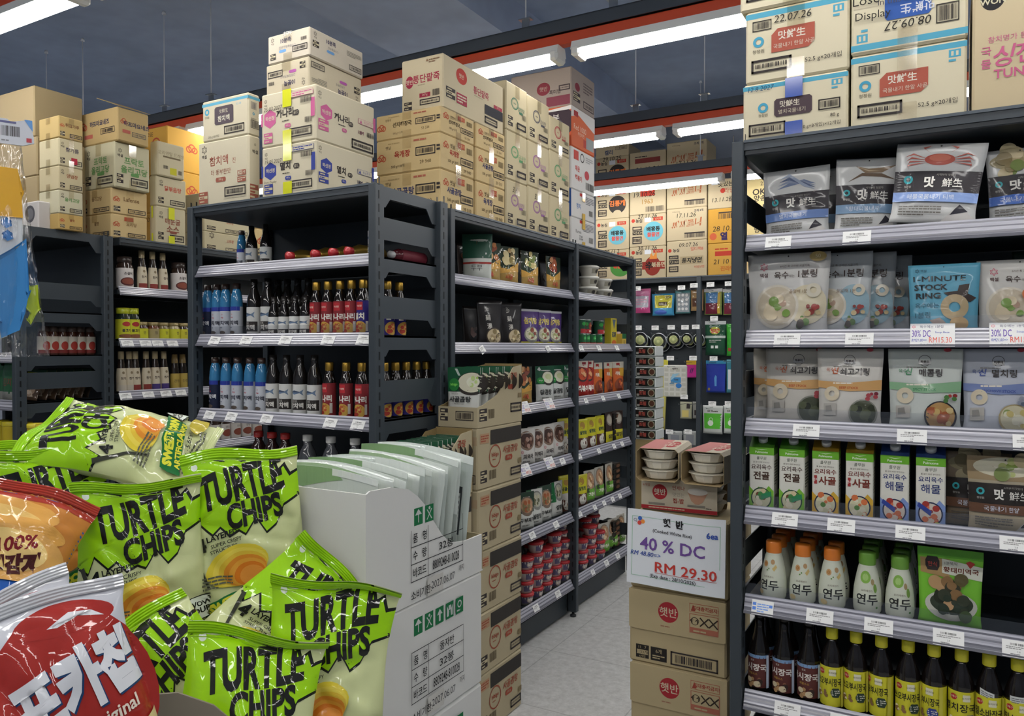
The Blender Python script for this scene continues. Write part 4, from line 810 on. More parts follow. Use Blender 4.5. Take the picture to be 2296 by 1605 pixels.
    def carton_parts(k):
        c, tc, roof, top, cols, bowlc = kinds[k]; w, h = .071, .19
        mb = MB(); mb.box((-w / 2, -w / 2, 0), (w / 2, w / 2, h), M('#e2e0d4', 'pouch'), .003)
        A = [R(0, .88, 1, 1, '#6cb02e'), T('Pulmuone', .5, .925, .035, '#e8f0dc', b=.02), ('p', [(.25, .975), (.5, .955), (.75, .975), (.5, .963)], '#e8f0dc'), T('풀무원', .5, .83, .05, '#3a4a34', sk=.1), T('물 없이 바로 부어쓰는', .5, .765, .025, '#6a5a50'), T('요리육수', .5, .69, .08, tc, b=.012), T(k, .57 if k == '사골' else .5, .555, .13, tc, b=.03 if k != '해물' else .012), ('p', [(0, 0), (1, 0), (1, .32), (.8, .4), (.6, .3), (.4, .38), (.2, .3), (0, .38)], c), E(.5, .2, .42, .17, bowlc), E(.5, .2, .37, .15, '#d8d4b0' if k != '해물' else '#dccfc0')] + fruit(.5, .2, .3, cols, 14, len(c) + ord(k[0]) % 7)
        if k == '사골': A += [R(.08, .5, .19, .63, '#a83434'), T('한우', .135, .565, .05, '#f0e8e0', b=.02)]
        if k == '해물': A += [('p', [(.05, .3), (.1, .36), (.55, .24), (.5, .17)], '#34489a')]
        if k == '전골': A += [('p', [(.5, .26), (.9, .32), (.92, .24), (.52, .18)], '#2f8a5a')]
        print_flat(mb, A, (-w / 2, -w / 2, 0), (1, 0, 0), (0, 0, 1), (0, -1, 0), w, h, 'paper', .00012)
        print_flat(mb, [R(0, .88, 1, 1, top), ('g', .15, .4, .85, .8, 9, '#55584c'), ('b', .2, .08, .8, .25, FB)], (w / 2, -w / 2, 0), (0, 1, 0), (0, 0, 1), (1, 0, 0), w, h, 'paper', .00012)
        mb.prism([(-w / 2, h - .001), (w / 2, h - .001), (w / 2, h + .034), (w / 2 - .006, h + .034)], 'yz', -w / 2, w / 2, M(roof, 'pouch'))
        cp = MB(); cp.lathe([(0, 0), (.0135, 0), (.0138, .012), (.012, .014), (0, .0145)], M('#e4e4e2', 'plastic'), 18)
        a = math.atan2(.034, w - .006); m = Matrix.Translation((0, -.004, h + .0145)) @ Matrix.Rotation(a, 4, 'X'); cp.v = [tuple(m @ Vector(p)) for p in cp.v]
        return [('carton_body', mb.mesh('carton_body')), ('screw_cap', cp.mesh('screw_cap'))]
    names = ('green hot pot', 'green hot pot', 'yellow beef bone', 'yellow beef bone', 'blue seafood', 'blue seafood')
    for i, (px, k) in enumerate(zip((1709, 1777, 1850, 1926, 2004, 2083), ('전골', '전골', '사골', '사골', '해물', '해물'))):
        Y = YR + .078; p = atY(px, 1080, Y)
        put('broth_carton', f'{names[i]} broth carton with white cap, {ORD[i]} from the left post', 'drink carton', cached(('carton', k), lambda: carton_parts(k)), (p.x + .004, Y, zb), rz=(.02, -.015, .03, 0, -.01, .015)[i], group='broth cartons on the fourth shelf')
    br = a_mat('beef', '#6a4a38', '국물내기 한알')
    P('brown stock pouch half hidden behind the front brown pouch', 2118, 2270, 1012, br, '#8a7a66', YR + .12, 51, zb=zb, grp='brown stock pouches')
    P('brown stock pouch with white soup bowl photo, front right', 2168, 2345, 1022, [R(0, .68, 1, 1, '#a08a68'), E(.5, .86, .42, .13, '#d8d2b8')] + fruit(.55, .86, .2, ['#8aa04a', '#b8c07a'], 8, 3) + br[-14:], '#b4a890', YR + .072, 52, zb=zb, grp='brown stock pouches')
    # --- fifth shelf: squat seasoning bottles
    zb = RZ[4] + .031
    def yondu(c):
        cc, lc = ('#d87a2c', '#c8783c') if c == 'o' else ('#6a9a3c', '#5a8a34')
        pr = [(0, 0), (.03, 0), (.0355, .008), (.037, .04), (.0345, .075), (.027, .115), (.021, .142), (.0205, .15), (0, .15)]; rf = interp(pr[2:7])
        A = [T('연두', .5, .3, .25, '#2c2e2c', b=.02, sk=.05), T('요리에센스', .5, .5, .05, '#6a5a44')] + ([E(.36, .8, .09, None, '#c8a070'), E(.36, .8, .05, None, '#b07a40'), E(.62, .86, .07, .06, '#b8946a'), ('p', [(.6, .7), (.72, .8), (.76, .74), (.66, .64)], '#d2b878'), E(.45, .66, .02, None, '#5a8a3a'), E(.5, .7, .02, None, '#5a8a3a'), E(.25, .1, .1, .06, '#e0c890')] if c == 'o' else [E(.45, .8, .16, .14, '#86b450'), E(.45, .8, .09, .08, '#a8cc78'), E(.66, .7, .05, .07, '#a8946a'), E(.72, .56, .05, .1, '#7aa04a'), E(.75, .12, .03, None, '#5a8a4a')])
        return bottle(('yondu', c), pr, rf, .01, .132, '#d2d6c4', 'plastic', [(.0215, .138), (.0228, .142), (.0228, .17), (.0205, .1745), (0, .1755)], cc, '#d6dac8', A, span=6.2)
    for j, (pxs, c, depth) in enumerate((((1735,), 'o', 4), ((1800,), 'o', 4), ((1866,), 'o', 2), ((1945,), 'g', 5), ((2018,), 'g', 5))):
        for r in range(depth):
            Y = YR + .075 + .077 * r; p = atY(pxs[0], 1270, YR + .075)
            col = 'orange-capped' if c == 'o' else 'green-capped'
            put('seasoning_bottle', f'{col} squat seasoning bottle, {ORD[j]} file from left, {"front" if r == 0 else ORD[r] + " behind the front"} one', 'bottle', yondu(c), (p.x + .002 * (r % 2), Y, zb), rz=(-.25 if j == 0 else .2 if j == 2 else .05) + .1 * r, group='seasoning bottles on the fifth shelf')
    P('bright green seaweed soup pouch with a bowl photo', 2057, 2206, 1226, [E(.5, .94, .012, None, '#2a4a20'), R(0, .88, 1, 1, '#5aa02c'), ('p', [(.04, .66), (.5, .62), (.5, .86), (.04, .86)], '#a88a5a'), rr(.12, .7, .34, .88, '#2e2420'), T('한식', .23, .78, .06, '#c84a3c'), ('p', [(.38, .68), (1, .62), (1, .8), (.38, .86)], '#d2d4c4'), T('1분뚝딱', .52, .81, .045, FB), T('황태미역국', .67, .73, .07, '#6a3a2c', b=.03, w=.54), ('p', [(.74, .84), (.8, .87), (.88, .84), (.81, .77)], '#b03a30'), E(.52, .27, .41, .19, '#c8c8bc'), E(.53, .3, .34, .14, '#3a4434')] + fruit(.5, .47, .3, ['#3a3a28', '#5a5230', '#b89468', '#2e3424', '#8a6a44'], 16, 3) + fruit(.55, .29, .25, ['#2e3a2c', '#4a5a3c', '#c09a70', '#3a4030'], 12, 9), '#7cc43c', YR + .07, 55, zb=zb, grp=None, name='soup_pouch')
    # --- sixth shelf: soy sauce bottles
    zb = RZ[5] + .031
    pr = [(0, 0), (.028, 0), (.031, .006), (.031, .125), (.029, .135), (.016, .175), (.0125, .2), (.0125, .235), (0, .235)]
    kb = bottle('kuksi', pr, .031, .02, .118, '#14100e', 'bottle', [(.0135, .225), (.0135, .25), (0, .25)], '#1c1614', '#5a2e2a', [R(0, .9, 1, 1, '#7a9ac0'), T('국시장국', .47, .62, .22, '#e0d8d0', b=.03), T('샘표', .45, .83, .06, '#d0c4b8'), T('매콤소스', .47, .42, .07, '#c8a048')] + fruit(.5, .16, .25, ['#8a5a44', '#b08a60', '#3a2a24', '#d0c0a0'], 12, 2) + [R(.9, .0, 1, 1, '#b8c4d4')])
    for i, px in enumerate((1702, 1757, 1813)):
        p = atY(px, 1480, YR + .07); put('sauce_bottle', f'dark noodle soup bottle with brown label, {ORD[i]} from the left post', 'bottle', kb, (p.x, YR + .07, zb), rz=(-.3, -.25, -.15)[i], group='brown-labelled sauce bottles')
        put('sauce_bottle', f'dark noodle soup bottle behind the {ORD[i]} brown-labelled one', 'bottle', kb, (p.x, YR + .145, zb), group='brown-labelled sauce bottles')
    pr = [(0, 0), (.028, 0), (.031, .006), (.031, .13), (.0295, .145), (.022, .17), (.0145, .19), (.0135, .205), (0, .205)]
    def yb(t, c2, k): return bottle(('ybot', k), pr, .031, .012, .125, '#171210', 'bottle', [(.0158, .2), (.0165, .203), (.0165, .23), (.015, .233), (0, .233)], '#d4cc2e', '#d2cc34', swirl(.3, .86, .045, '#b8342c') + [E(.3, .86, .1, .07, '#b8342c'), T('오뚜기', .3, .86, .06, '#f0e8d0'), R(.55, .78, .75, .94, '#e0dcc0'), T('요리비법', .65, .86, .05, '#3a3a2a'), T(t, .47, .62, .2, '#26221c', b=.015, w=.92)] + fruit(.36, .34, .16, ['#c8a870', '#e8dcb8', '#8a6a44', '#5a4a34'], 10, 4) + [rr(.6, .25, .88, .48, c2, .4), ('g', .63, .29, .85, .44, 3, '#d8d8c8'), R(.9, 0, 1, 1, '#c8c048')])
    ts = ('가쓰오부시장국', '가쓰오부시장국', '가쓰오부시장국', '가쓰오부시장국', '가쓰오부시장국', '멸치장국', '메밀소바장국', '메밀소바장국')
    for i, px in enumerate((1865, 1919, 1976, 2036, 2094, 2156, 2218, 2283)):
        Y = YR + .068; p = atY(px, 1500, Y); put('soy_bottle', f'yellow-capped dark soy bottle, {ORD[i]} from the left in its row', 'bottle', yb(ts[i], '#2c3c30' if i < 4 else '#34408a', (ts[i], i < 4)), (p.x, Y, zb), rz=(-.25, -.2, -.6, -.15, -.75, -.05, -.2, -.1)[i], group='yellow-capped soy bottles')
        if i >= 6:
            mb = MB(); fn = lambda u, v, d: np.stack([(.0302 + d) * np.sin((u - .5) * 1.1), -(.0302 + d) * np.cos((u - .5) * 1.1), .118 + v * .022 + (u - .5) * (-.01 if i == 6 else .002)], -1)
            print_map(mb, [R(0, 0, 1, 1, '#d4d6d4'), ('g', .1, .15, .9, .85, 3, '#77777a')], .036, .022, fn, 'paper', .008, .0012)
            mb.obj('sticker', list(COL.objects)[-4] if False else [o for o in COL.objects if o.name.startswith('soy_bottle')][-1])
    # lowest shelf boards hold dark backs only; tags
    W = 'the right rack\'s'
    tags_y((1742, 1918), RZ[0], YR, W + ' top rail')
    tags_y((1763, 1925, 2089, 2272), RZ[1], YR, W + ' second rail', ('std', 'std', 'sale', 'sale'))
    tags_y((1807, 2045, 2310), RZ[2], YR, W + ' third rail')
    tags_y((1760, 1887, 2043, 2282), RZ[3], YR, W + ' fourth rail')
    tags_y((1711, 1840, 1973, 2131, 2290), RZ[4], YR, W + ' fifth rail', ('blue', 'std', 'std', 'std', 'std'))
    tags_y((1768, 1896), RZ[5], YR, W + ' sixth rail')
right_goods()
def fmt(lab, i): return lab.replace('%s', ORD[i])
# ================================================================ end rack (facing the viewer)
def fish(u, v, s, c='#6a7f9a'): return [('p', [(u - s, v), (u - s * .3, v + s * .22), (u + s * .5, v + s * .08), (u + s, v + s * .3), (u + s * .85, v), (u + s, v - s * .3), (u + s * .5, v - s * .06), (u - s * .3, v - s * .2)], c), ('p', [(u - s * .9, v + .003), (u - s * .3, v + s * .2), (u + s * .5, v + s * .07), (u + s * .4, v + s * .02)], '#3c4c66')]
def end_goods():
    Yf = YE + .075
    prb = [(0, 0), (.022, 0), (.0255, .006), (.0255, .15), (.0235, .175), (.019, .2), (.0145, .212), (.0145, .222), (0, .222)]
    rb = interp(prb[2:6])
    def blue(dark): return bottle(('blue', dark), prb, rb, .008, .135, '#3a7fae', 'bottle', [(.0158, .212), (.0165, .214), (.0165, .236), (0, .237)], '#3a2c28', '#1c2440' if dark else '#c4c8d0', [R(0, .86, 1, 1, '#2a3c9c')] + flower(.5, .74, .05, '#c03a48', True, .05) + [T('참치액', .5, .45, .16, '#e4e4e8' if dark else '#2a2c3c', b=.03), ('g', .3, .25, .7, .33, 1, '#8a8f9c'), E(.5, .12, .2, .06, '#5a5048')], span=6.2)
    prk = [(0, 0), (.026, 0), (.0305, .006), (.0305, .14), (.028, .17), (.016, .205), (.0135, .225), (.0135, .24), (0, .24)]
    big = bottle('fishbig', prk, .0305, .012, .13, '#1d1a18', 'bottle', [(.015, .228), (.015, .25), (0, .25)], '#23201e', '#d6d6d2', [R(0, .12, 1, .48, '#332e2c')] + fish(.5, .72, .36) + [T('참치액', .5, .27, .19, '#e0ddd6', b=.04), T('맛선생', .4, .42, .08, '#d0ccc4')])
    prs = [(0, 0), (.021, 0), (.0245, .005), (.0245, .09), (.022, .11), (.014, .135), (.011, .15), (.011, .16), (0, .16)]
    small = bottle('fishsmall', prs, .0245, .012, .085, '#1d1a18', 'bottle', [(.0125, .15), (.0125, .168), (0, .168)], '#2a2624', '#d6d6d2', [R(0, .0, 1, .3, '#332e2c')] + fish(.5, .66, .38) + [T('참치액', .5, .15, .2, '#e0ddd6', b=.03)])
    prg = [(0, 0), (.023, 0), (.0265, .006), (.0265, .13), (.025, .145), (.019, .17), (.0145, .185), (.014, .2), (0, .2)]
    def gold(c, t, k): return bottle(('gold', k), prg, .0265, .008, .14, '#1a1512', 'bottle', [(.0155, .188), (.0165, .192), (.0165, .218), (.015, .222), (0, .222)], '#b08c3c', c, [R(.28, .72, .68, .96, '#c03038'), T('하선정', .48, .84, .06, '#f0d8c8', b=.02), T(t, .46, .54, .2, '#ece6dc', b=.045), E(.5, .2, .38, .2, '#c8a048')] + fruit(.5, .22, .26, ['#c05a34', '#d8884a', '#a83a2c', '#e0a868'], 10, 6) + [R(.82, .1, .95, .4, '#d0c8c0')], span=6.2, capkind='metal')
    red, pur = gold('#8a2a30', '까나리', 'r'), gold('#322a7a', '멸치', 'p')
    # second tier
    zb = EZ[1] + .031
    def row(pxs, yt_off, parts, lab, cat, name, grp, dY=0.0, rz=0.0, s=None):
        for i, px in enumerate(pxs):
            p = atY(px, 700, Yf + dY); put(name, fmt(lab, i), cat, parts[i] if isinstance(parts, tuple) else parts, (p.x, Yf + dY, zb), rz=rz + .07 * ((i * 7) % 5 - 2), group=grp, sc_=s)
    w2, w3 = 'the end rack\'s second tier', 'the end rack\'s third tier'
    row((467, 488, 507, 531), 0, (blue(True), blue(False), blue(False), blue(False)), 'blue fish sauce bottle, %s from left on ' + w2, 'bottle', 'sauce_bottle', 'blue bottles on the second tier', .012)
    row((570, 601), 0, big, 'large dark bottle with fish label, %s from left on ' + w2, 'bottle', 'sauce_bottle', 'large fish-label bottles on the second tier', .015)
    row((615, 638, 662, 686), 0, small, 'small dark bottle with fish label, %s from left on ' + w2, 'bottle', 'sauce_bottle', 'small fish-label bottles', -.01)
    row((624, 645, 668, 692), 0, big, 'large dark bottle behind the small ones, %s from left, ' + w2, 'bottle', 'sauce_bottle', 'large bottles behind the small ones', .085)
    row((710, 736, 763, 789, 815), 0, (red, red, red, red, pur), 'gold-capped fish sauce bottle, %s from left on ' + w2, 'bottle', 'sauce_bottle', 'gold-capped bottles on the second tier', 0)
    def side_row(n, y0, yl, parts, lab, grp):
        for i in range(n):
            put('sauce_bottle', fmt(lab, i), 'bottle', parts, (-1.925, y0 + i * yl, zb), rz=PI / 2 - .2 + .1 * i, group=grp)
    side_row(2, YE + .17, .075, pur, 'purple-labelled bottle seen through the rack side, %s from the front, ' + w2, 'purple bottles on the second tier')
    zb = EZ[2] + .031
    row((482, 507, 532, 560, 586), 0, (blue(True), blue(False), blue(False), blue(False), blue(False)), 'blue fish sauce bottle, %s from left on ' + w3, 'bottle', 'sauce_bottle', 'blue bottles on the third tier', .0)
    row((612, 642, 673, 705), 0, big, 'large dark bottle with fish label, %s from left on ' + w3, 'bottle', 'sauce_bottle', 'large fish-label bottles on the third tier', .005)
    row((738, 776, 811), 0, (red, red, red), 'gold-capped red-labelled bottle, %s from left on ' + w3, 'bottle', 'sauce_bottle', 'gold-capped bottles on the third tier', 0)
    side_row(5, YE + .15, .07, pur, 'purple-labelled bottle seen through the rack side, %s from the front, ' + w3, 'purple bottles on the third tier')
    zb = EZ[0] + .031
    row((543,), 0, blue(False), 'blue fish sauce bottle alone at the back of the end rack\'s top tier', 'bottle', 'sauce_bottle', None, .2, s=.87)
    row((565, 597), 0, big, 'large dark fish-label bottle, %s from left on the end rack\'s top tier', 'bottle', 'sauce_bottle', 'dark bottles on the top tier', .16, s=.85)
    put('sauce_bottle', 'dark bottle in the rear corner seen through the top of the rack side', 'bottle', big, (-1.93, YE + .1, EZ[0] + .0315), group='dark bottles on the top tier', sc_=.85)
    # gold bottles lying on their sides
    for i, px in enumerate((688, 745, 785, 820)):
        p = atY(px, 560, YE + .13); o = put('sauce_bottle', f'gold bottle with red cap lying down, {ORD[i]} from left on the top tier', 'bottle', bottle('lying', [(0, 0), (.026, 0), (.03, .01), (.03, .12), (.018, .15), (.013, .16), (0, .16)], .03, .015, .115, '#b89a4a', 'metal', [(.015, .152), (.0165, .156), (.0165, .178), (0, .18)], '#b02a30', None, []), (p.x, YE + .235, EZ[0] + .062), group='lying gold bottles', sc_=1.08); o.rotation_euler = (PI / 2, .0, -.12); o.location.z = EZ[0] + .0645
    o = put('sauce_bottle', 'red-labelled bottle lying down, seen through the rack side below the top', 'bottle', bottle('lyred', [(0, 0), (.026, 0), (.028, .01), (.028, .17), (.015, .2), (0, .2)], .028, .01, .17, '#5a2028', 'bottle', [(.0135, .19), (.0145, .22), (0, .22)], '#c8c8c8', '#6a2430', [R(.2, .3, .8, .7, '#8a4a4a')]), (-1.92, YE + .4, EZ[0] + .0605)); o.rotation_euler = (PI / 2, 0, 0)
    # fourth tier, only the tops show
    zb = EZ[3] + .031
    prj = [(0, 0), (.036, 0), (.04, .008), (.04, .15), (.03, .185), (.017, .21), (.0165, .235), (0, .235)]
    jug = bottle('jug', prj, .04, .03, .13, '#4a4c50', 'bottle', [(.018, .225), (.02, .228), (.02, .25), (0, .252)], '#c9c9c6', '#c8c8c4', [])
    jr = bottle('jugr', prj, .04, .03, .13, '#2a1a18', 'bottle', [(.018, .225), (.02, .228), (.02, .25), (0, .252)], '#a02a28', '#8a2a28', [])
    for i, px in enumerate((690, 742, 796)): put('sauce_bottle', f'grey bottle with white cap, {ORD[i]} from left, end rack\'s fourth tier', 'bottle', jug, (atY(px, 980, Yf).x, Yf, zb), group='white-capped bottles')
    for i, px in enumerate((580, 610, 640)): put('sauce_bottle', f'dark bottle with red cap, {ORD[i]} from left, end rack\'s fourth tier', 'bottle', jr, (atY(px, 980, Yf).x, Yf, zb), group='red-capped bottles')
    tags_y((478, 549, 637, 733, 812), EZ[1], YE, w2 + ' rail', 'mid', roll=(.1, .08, .08, .08, .08)); tags_y((466, 515, 594, 737, 799), EZ[2], YE, w3 + ' rail', 'mid', roll=(.08,) * 5)
end_goods()
# ================================================================ middle rack aisle side and left rack: goods face +x
def pack(key, w, h, t, base, art, seed=1, kind='pouch', mat='pouch', nu=10, nv=12, **k): return cached(('pk', key), lambda: soft_mesh('pouch', w, h, t, base, art, seed, kind, mat, nu, nv, L=.025, **k))
def aisle(pxs, z, Xf, dx, me, name, lab, cat, grp, yaw=0.0, tilt=0.0, jit=.12, dz=.0015, s=None):
    for i, px in enumerate(pxs):
        p = atX(px, 800, Xf - dx); m = me[i % len(me)] if isinstance(me, tuple) else me
        put(name, (fmt(lab, i)) if '%s' in lab else lab, cat, m, (Xf - dx, p.y, z + dz), group=grp, rot=(-tilt - .02, 0, PI / 2 + yaw + jit * (((i * 5) % 4) - 1.5) / 1.5), sc_=s)
def middle_goods():
    Z = [z + .031 for z in GZ]; X = XG; near = 'near bay of the middle rack'; far = 'far bay of the middle rack'
    gold = lambda k, c1: pack(('gold', k), .15, .205, .04, '#a8884a', [R(0, .42, 1, 1, '#2e3a2c'), ('p', [(0, .5), (.35, .42), (1, .62), (1, .38), (0, .3)], '#c89a4a'), ('o', .35, .52, .13, .02, '#3a5a3c')] + fruit(.55, .78, .36, c1, 12, k) + [T('사골', .4, .22, .13, '#a8402c', b=.03), ('g', .15, .05, .85, .12, 1, '#6a5030')], k, mat='film')
    aisle((1046,), Z[0], X, .2, pack('dk', .14, .2, .03, '#3a2e2c', fruit(.5, .6, .3, ['#7a3a34', '#9a6a50', '#4a5a44'], 9, 3) + [T('차돌된장', .5, .25, .12, '#b8b0a4')], 3), 'soup_pouch', 'dark soup pouch at the near end of the middle rack\'s top shelf', 'pouch', 'soup pouches on the top shelf')
    aisle((1070,), Z[0], X, .115, pack('gr', .15, .24, .05, '#c8ccc4', [R(0, .5, 1, 1, '#2f5a48'), T('두부', .5, .3, .12, FB), R(0, .38, 1, .42, '#a83a34')], 4), 'soup_pouch', 'green topped soup pouch turned edge-on on the top shelf', 'pouch', 'soup pouches on the top shelf', yaw=-1.0)
    aisle((1097, 1140, 1188, 1241), Z[0], X, .085, tuple(gold(k, c) for k, c in ((5, ['#8a4a34', '#b8784a', '#6a3a2c', '#d0a878']), (6, ['#b89a6a', '#8a7a4a', '#d8c898', '#6a5a34']), (7, ['#9aa05a', '#c8b878', '#7a8a44', '#b8a468']), (8, ['#8a3a2c', '#b0603c', '#6a2c24', '#c88858']))), 'soup_pouch', 'glossy gold soup pouch, %s from left on the near bay top shelf', 'pouch', 'gold soup pouches', yaw=-.25)
    aisle((1172, 1222), Z[0], X, .17, pack('dk2', .14, .19, .03, '#2c2624', fruit(.5, .6, .3, ['#5a3a34', '#7a6a50'], 7, 3), 9), 'soup_pouch', 'dark pouch behind the gold ones, %s from left', 'pouch', 'dark pouches behind the gold ones')
    blk = pack('blk', .15, .225, .045, '#221f20', [T('蔘', .36, .82, .13, '#c8c4bc', b=.015), T('鷄', .4, .62, .13, '#c8c4bc', b=.015), T('湯', .44, .43, .13, '#c8c4bc', b=.015), E(.62, .2, .34, .2, '#4a4038'), E(.62, .21, .3, .16, '#c0b090')] + fruit(.62, .22, .22, ['#d8c8a0', '#8a7a54', '#a89470'], 8, 2), 12)
    aisle((1098, 1145), Z[1], X, .08, blk, 'soup_pouch', 'black chicken soup pouch, %s from left on the second shelf', 'pouch', 'black chicken soup pouches', yaw=-.35)
    pur = pack('pur', .145, .2, .045, '#4a3070', [T('삼계탕', .5, .68, .18, '#c8b458', b=.04), R(0, .94, 1, 1, '#b8b8bc'), R(0, 0, 1, .12, '#b8b040'), E(.5, .3, .38, .22, '#8a8a84'), E(.5, .32, .33, .17, '#d0ccb0')] + fruit(.5, .33, .24, ['#e0d8b8', '#8a4a3a', '#9aa06a'], 8, 2), 13)
    aisle((1188, 1217, 1242), Z[1], X, .08, pur, 'soup_pouch', 'purple chicken soup pouch, %s from left on the second shelf', 'pouch', 'purple chicken soup pouches', yaw=-.25, jit=.06)
    aisle((1060,), Z[1], X, .2, pack('dk3', .16, .2, .03, '#241f1e', fruit(.5, .4, .25, ['#5a4a44', '#7a5a50'], 7, 3), 19), 'soup_pouch', 'dark soup pouch shaded at the near end of the second shelf', 'pouch', None)
    bib = pack('bib', .15, .205, .05, '#c6c8c4', [R(0, .5, 1, 1, '#24573c'), ('p', [(.1, .9), (.2, .98), (.3, .9), (.22, .86)], '#c8ccc8'), E(.62, .66, .34, .2, '#3a3430'), E(.62, .68, .3, .16, '#cfcfb8'), E(.64, .7, .18, .08, '#b8c090'), E(.22, .6, .16, .085, '#2f8a3c'), T('bibigo', .22, .6, .05, '#d8e0d4'), T('닭곰탕', .45, .28, .15, '#2c2c2a', b=.03), ('g', .2, .1, .8, .16, 1, '#8a8a84')], 14)
    aisle((1222, 1248, 1276), Z[2], X, .08, bib, 'soup_pouch', 'green and white soup pouch, %s from left on the third shelf', 'pouch', 'green and white soup pouches', yaw=-.2)
    aisle((1176,), Z[2], X, .09, gold(5, ['#8a4a34', '#b8784a', '#6a3a2c', '#d0a878']), 'soup_pouch', 'gold soup pouch beside the green and white ones, third shelf', 'pouch', 'gold soup pouches')
    wht = pack('wht', .14, .2, .045, '#cfccc6', [E(.5, .66, .42, .26, '#8a7464'), E(.5, .66, .34, .2, '#4a342c')] + fruit(.6, .62, .25, ['#d8c8b0', '#a8887a', '#6a4a3c'], 7, 6) + flower(.2, .36, .07, '#c03a50', False) + [T('미역국', .5, .24, .13, '#3a3430', b=.03), ('g', .2, .08, .8, .15, 1, '#8a8680')], 15)
    aisle((1180, 1203, 1228, 1253), Z[3], X, .08, wht, 'soup_pouch', 'white soup pouch with brown bowl, %s from left on the fourth shelf', 'pouch', 'white soup pouches', yaw=-.2)
    yel = pack('yel', .13, .215, .045, '#c8c22e', [E(.5, .8, .18, .1, '#a8843c'), T('사골곰탕', .5, .62, .12, '#2a4a3c', b=.03, w=.8), R(.05, .0, .95, .45, '#5a3428'), E(.5, .22, .34, .2, '#d8d4c8')] + fruit(.5, .22, .2, ['#b8a080', '#e0dcc8'], 6, 2) + [R(.12, .34, .5, .5, '#d0ccc4')], 16)
    aisle((1268,), Z[3], X, .08, yel, 'soup_pouch', 'yellow soup pouch at the end of the near bay fourth shelf', 'pouch', 'yellow soup pouches', yaw=-.2)
    grn = pack('grn', .135, .2, .045, '#cfd0ca', [R(0, .45, 1, 1, '#2c4434'), E(.55, .62, .4, .26, '#7a6a5c'), E(.55, .64, .34, .2, '#b89070')] + fruit(.55, .64, .26, ['#d8b080', '#a8603c', '#8a7a54'], 9, 6) + [T('두부찌개', .5, .26, .12, '#2c2c2a', b=.03, w=.8), ('g', .2, .1, .8, .16, 1, '#8a8a84')], 17)
    grn2 = pack('grn2', .135, .2, .045, '#cfd0ca', [R(0, .42, .3, 1, '#1f6a3a'), E(.6, .68, .36, .26, '#8a8a84'), E(.6, .7, .3, .2, '#b8b8a8')] + fruit(.6, .7, .24, ['#9a9a80', '#c8c4a8', '#6a6a50'], 8, 6) + [T('설렁탕', .5, .26, .14, '#2c2c2a', b=.03), ('g', .2, .1, .8, .16, 1, '#8a8a84')], 18)
    aisle((1178, 1199, 1222, 1249), Z[4], X, .08, (grn, grn2, grn, grn2), 'soup_pouch', 'stew pouch with bowl photo, %s from left on the fifth shelf', 'pouch', 'stew pouches on the fifth shelf', yaw=-.2)
    aisle((1270,), Z[4], X, .09, yel, 'soup_pouch', 'yellow soup pouch at the end of the near bay fifth shelf', 'pouch', 'yellow soup pouches', yaw=-.2)
    # red-lidded tubs in stacks
    def tub():
        prt = [(0, 0), (.034, 0), (.045, .05), (.046, .052), (0, .052)]
        b = MB().lathe(prt, M('#c4c0bc', 'plastic'), 16); fn = lambda u, v, d: np.stack([(.0375 + .006 * v + d) * np.sin((u - .5) * 2.6), -(.0375 + .006 * v + d) * np.cos((u - .5) * 2.6), .012 + .036 * v], -1)
        print_map(b, [R(0, 0, 1, 1, '#56506c'), E(.5, .5, .22, .5, '#b8a898'), T('컵밥', .5, .5, .5, '#e8e0d8', b=.03)], .1, .036, fn, 'paper', .02, .0006)
        l = MB().lathe([(.046, .046), (.0485, .048), (.0485, .058), (.044, .063), (0, .062)], M('#a8262c', 'plastic'), 16)
        return [('tub_body', b.mesh('tub_body')), ('lid', l.mesh('lid'))]
    tm = cached('tub', tub); n = 0
    def tubs(pxs, hs, z, dx, where, grp, r0=0):
        for i, px in enumerate(pxs):
            for k in range(hs[i]):
                p = atX(px, 1200, X - dx); put('rice_tub', f'red-lidded tub, {ORD[i]} stack {where}, {ORD[k]} from the bottom', 'plastic tub', tm, (X - dx, p.y, z + .0005 + k * .0635), group=grp, rz=PI / 2 + .3 * ((i + k) % 3 - 1))
    tubs((1178, 1200, 1221, 1242, 1261), (4, 5, 4, 5, 4), Z[5], .075, 'from left in the near bay front row', 'red-lidded tubs')
    tubs((1190, 1213, 1236, 1256), (5, 5, 5, 5), Z[5], .18, 'from left in the near bay second row', 'red-lidded tubs')
    tubs((1302, 1322, 1341), (3, 4, 3), Z[5], .075, 'from left in the far bay front row', 'red-lidded tubs in the far bay')
    tubs((1311, 1330), (4, 5), Z[5], .18, 'from left in the far bay second row', 'red-lidded tubs in the far bay')
    # far bay
    def bowlm():
        b = MB().lathe([(0, 0), (.045, 0), (.062, .05), (.064, .054), (0, .054)], M('#c9c6bc', 'plastic'), 20); fn = lambda u, v, d: np.stack([(.051 + .01 * v + d) * np.sin((u - .5) * 2.4), -(.051 + .01 * v + d) * np.cos((u - .5) * 2.4), .016 + .03 * v], -1)
        print_map(b, [R(0, 0, 1, 1, '#8a8678'), E(.3, .5, .1, .4, '#2c2a28'), T('곰탕', .65, .5, .5, '#2c2a28', b=.03)], .12, .03, fn, 'paper', .02, .0006)
        return [('bowl_body', b.mesh('bowl_body')), ('lid', MB().lathe([(.062, .05), (.068, .052), (.068, .06), (.06, .066), (0, .066)], M('#d4d2ca', 'plastic'), 20).mesh('lid'))]
    bm = cached('bowl', bowlm)
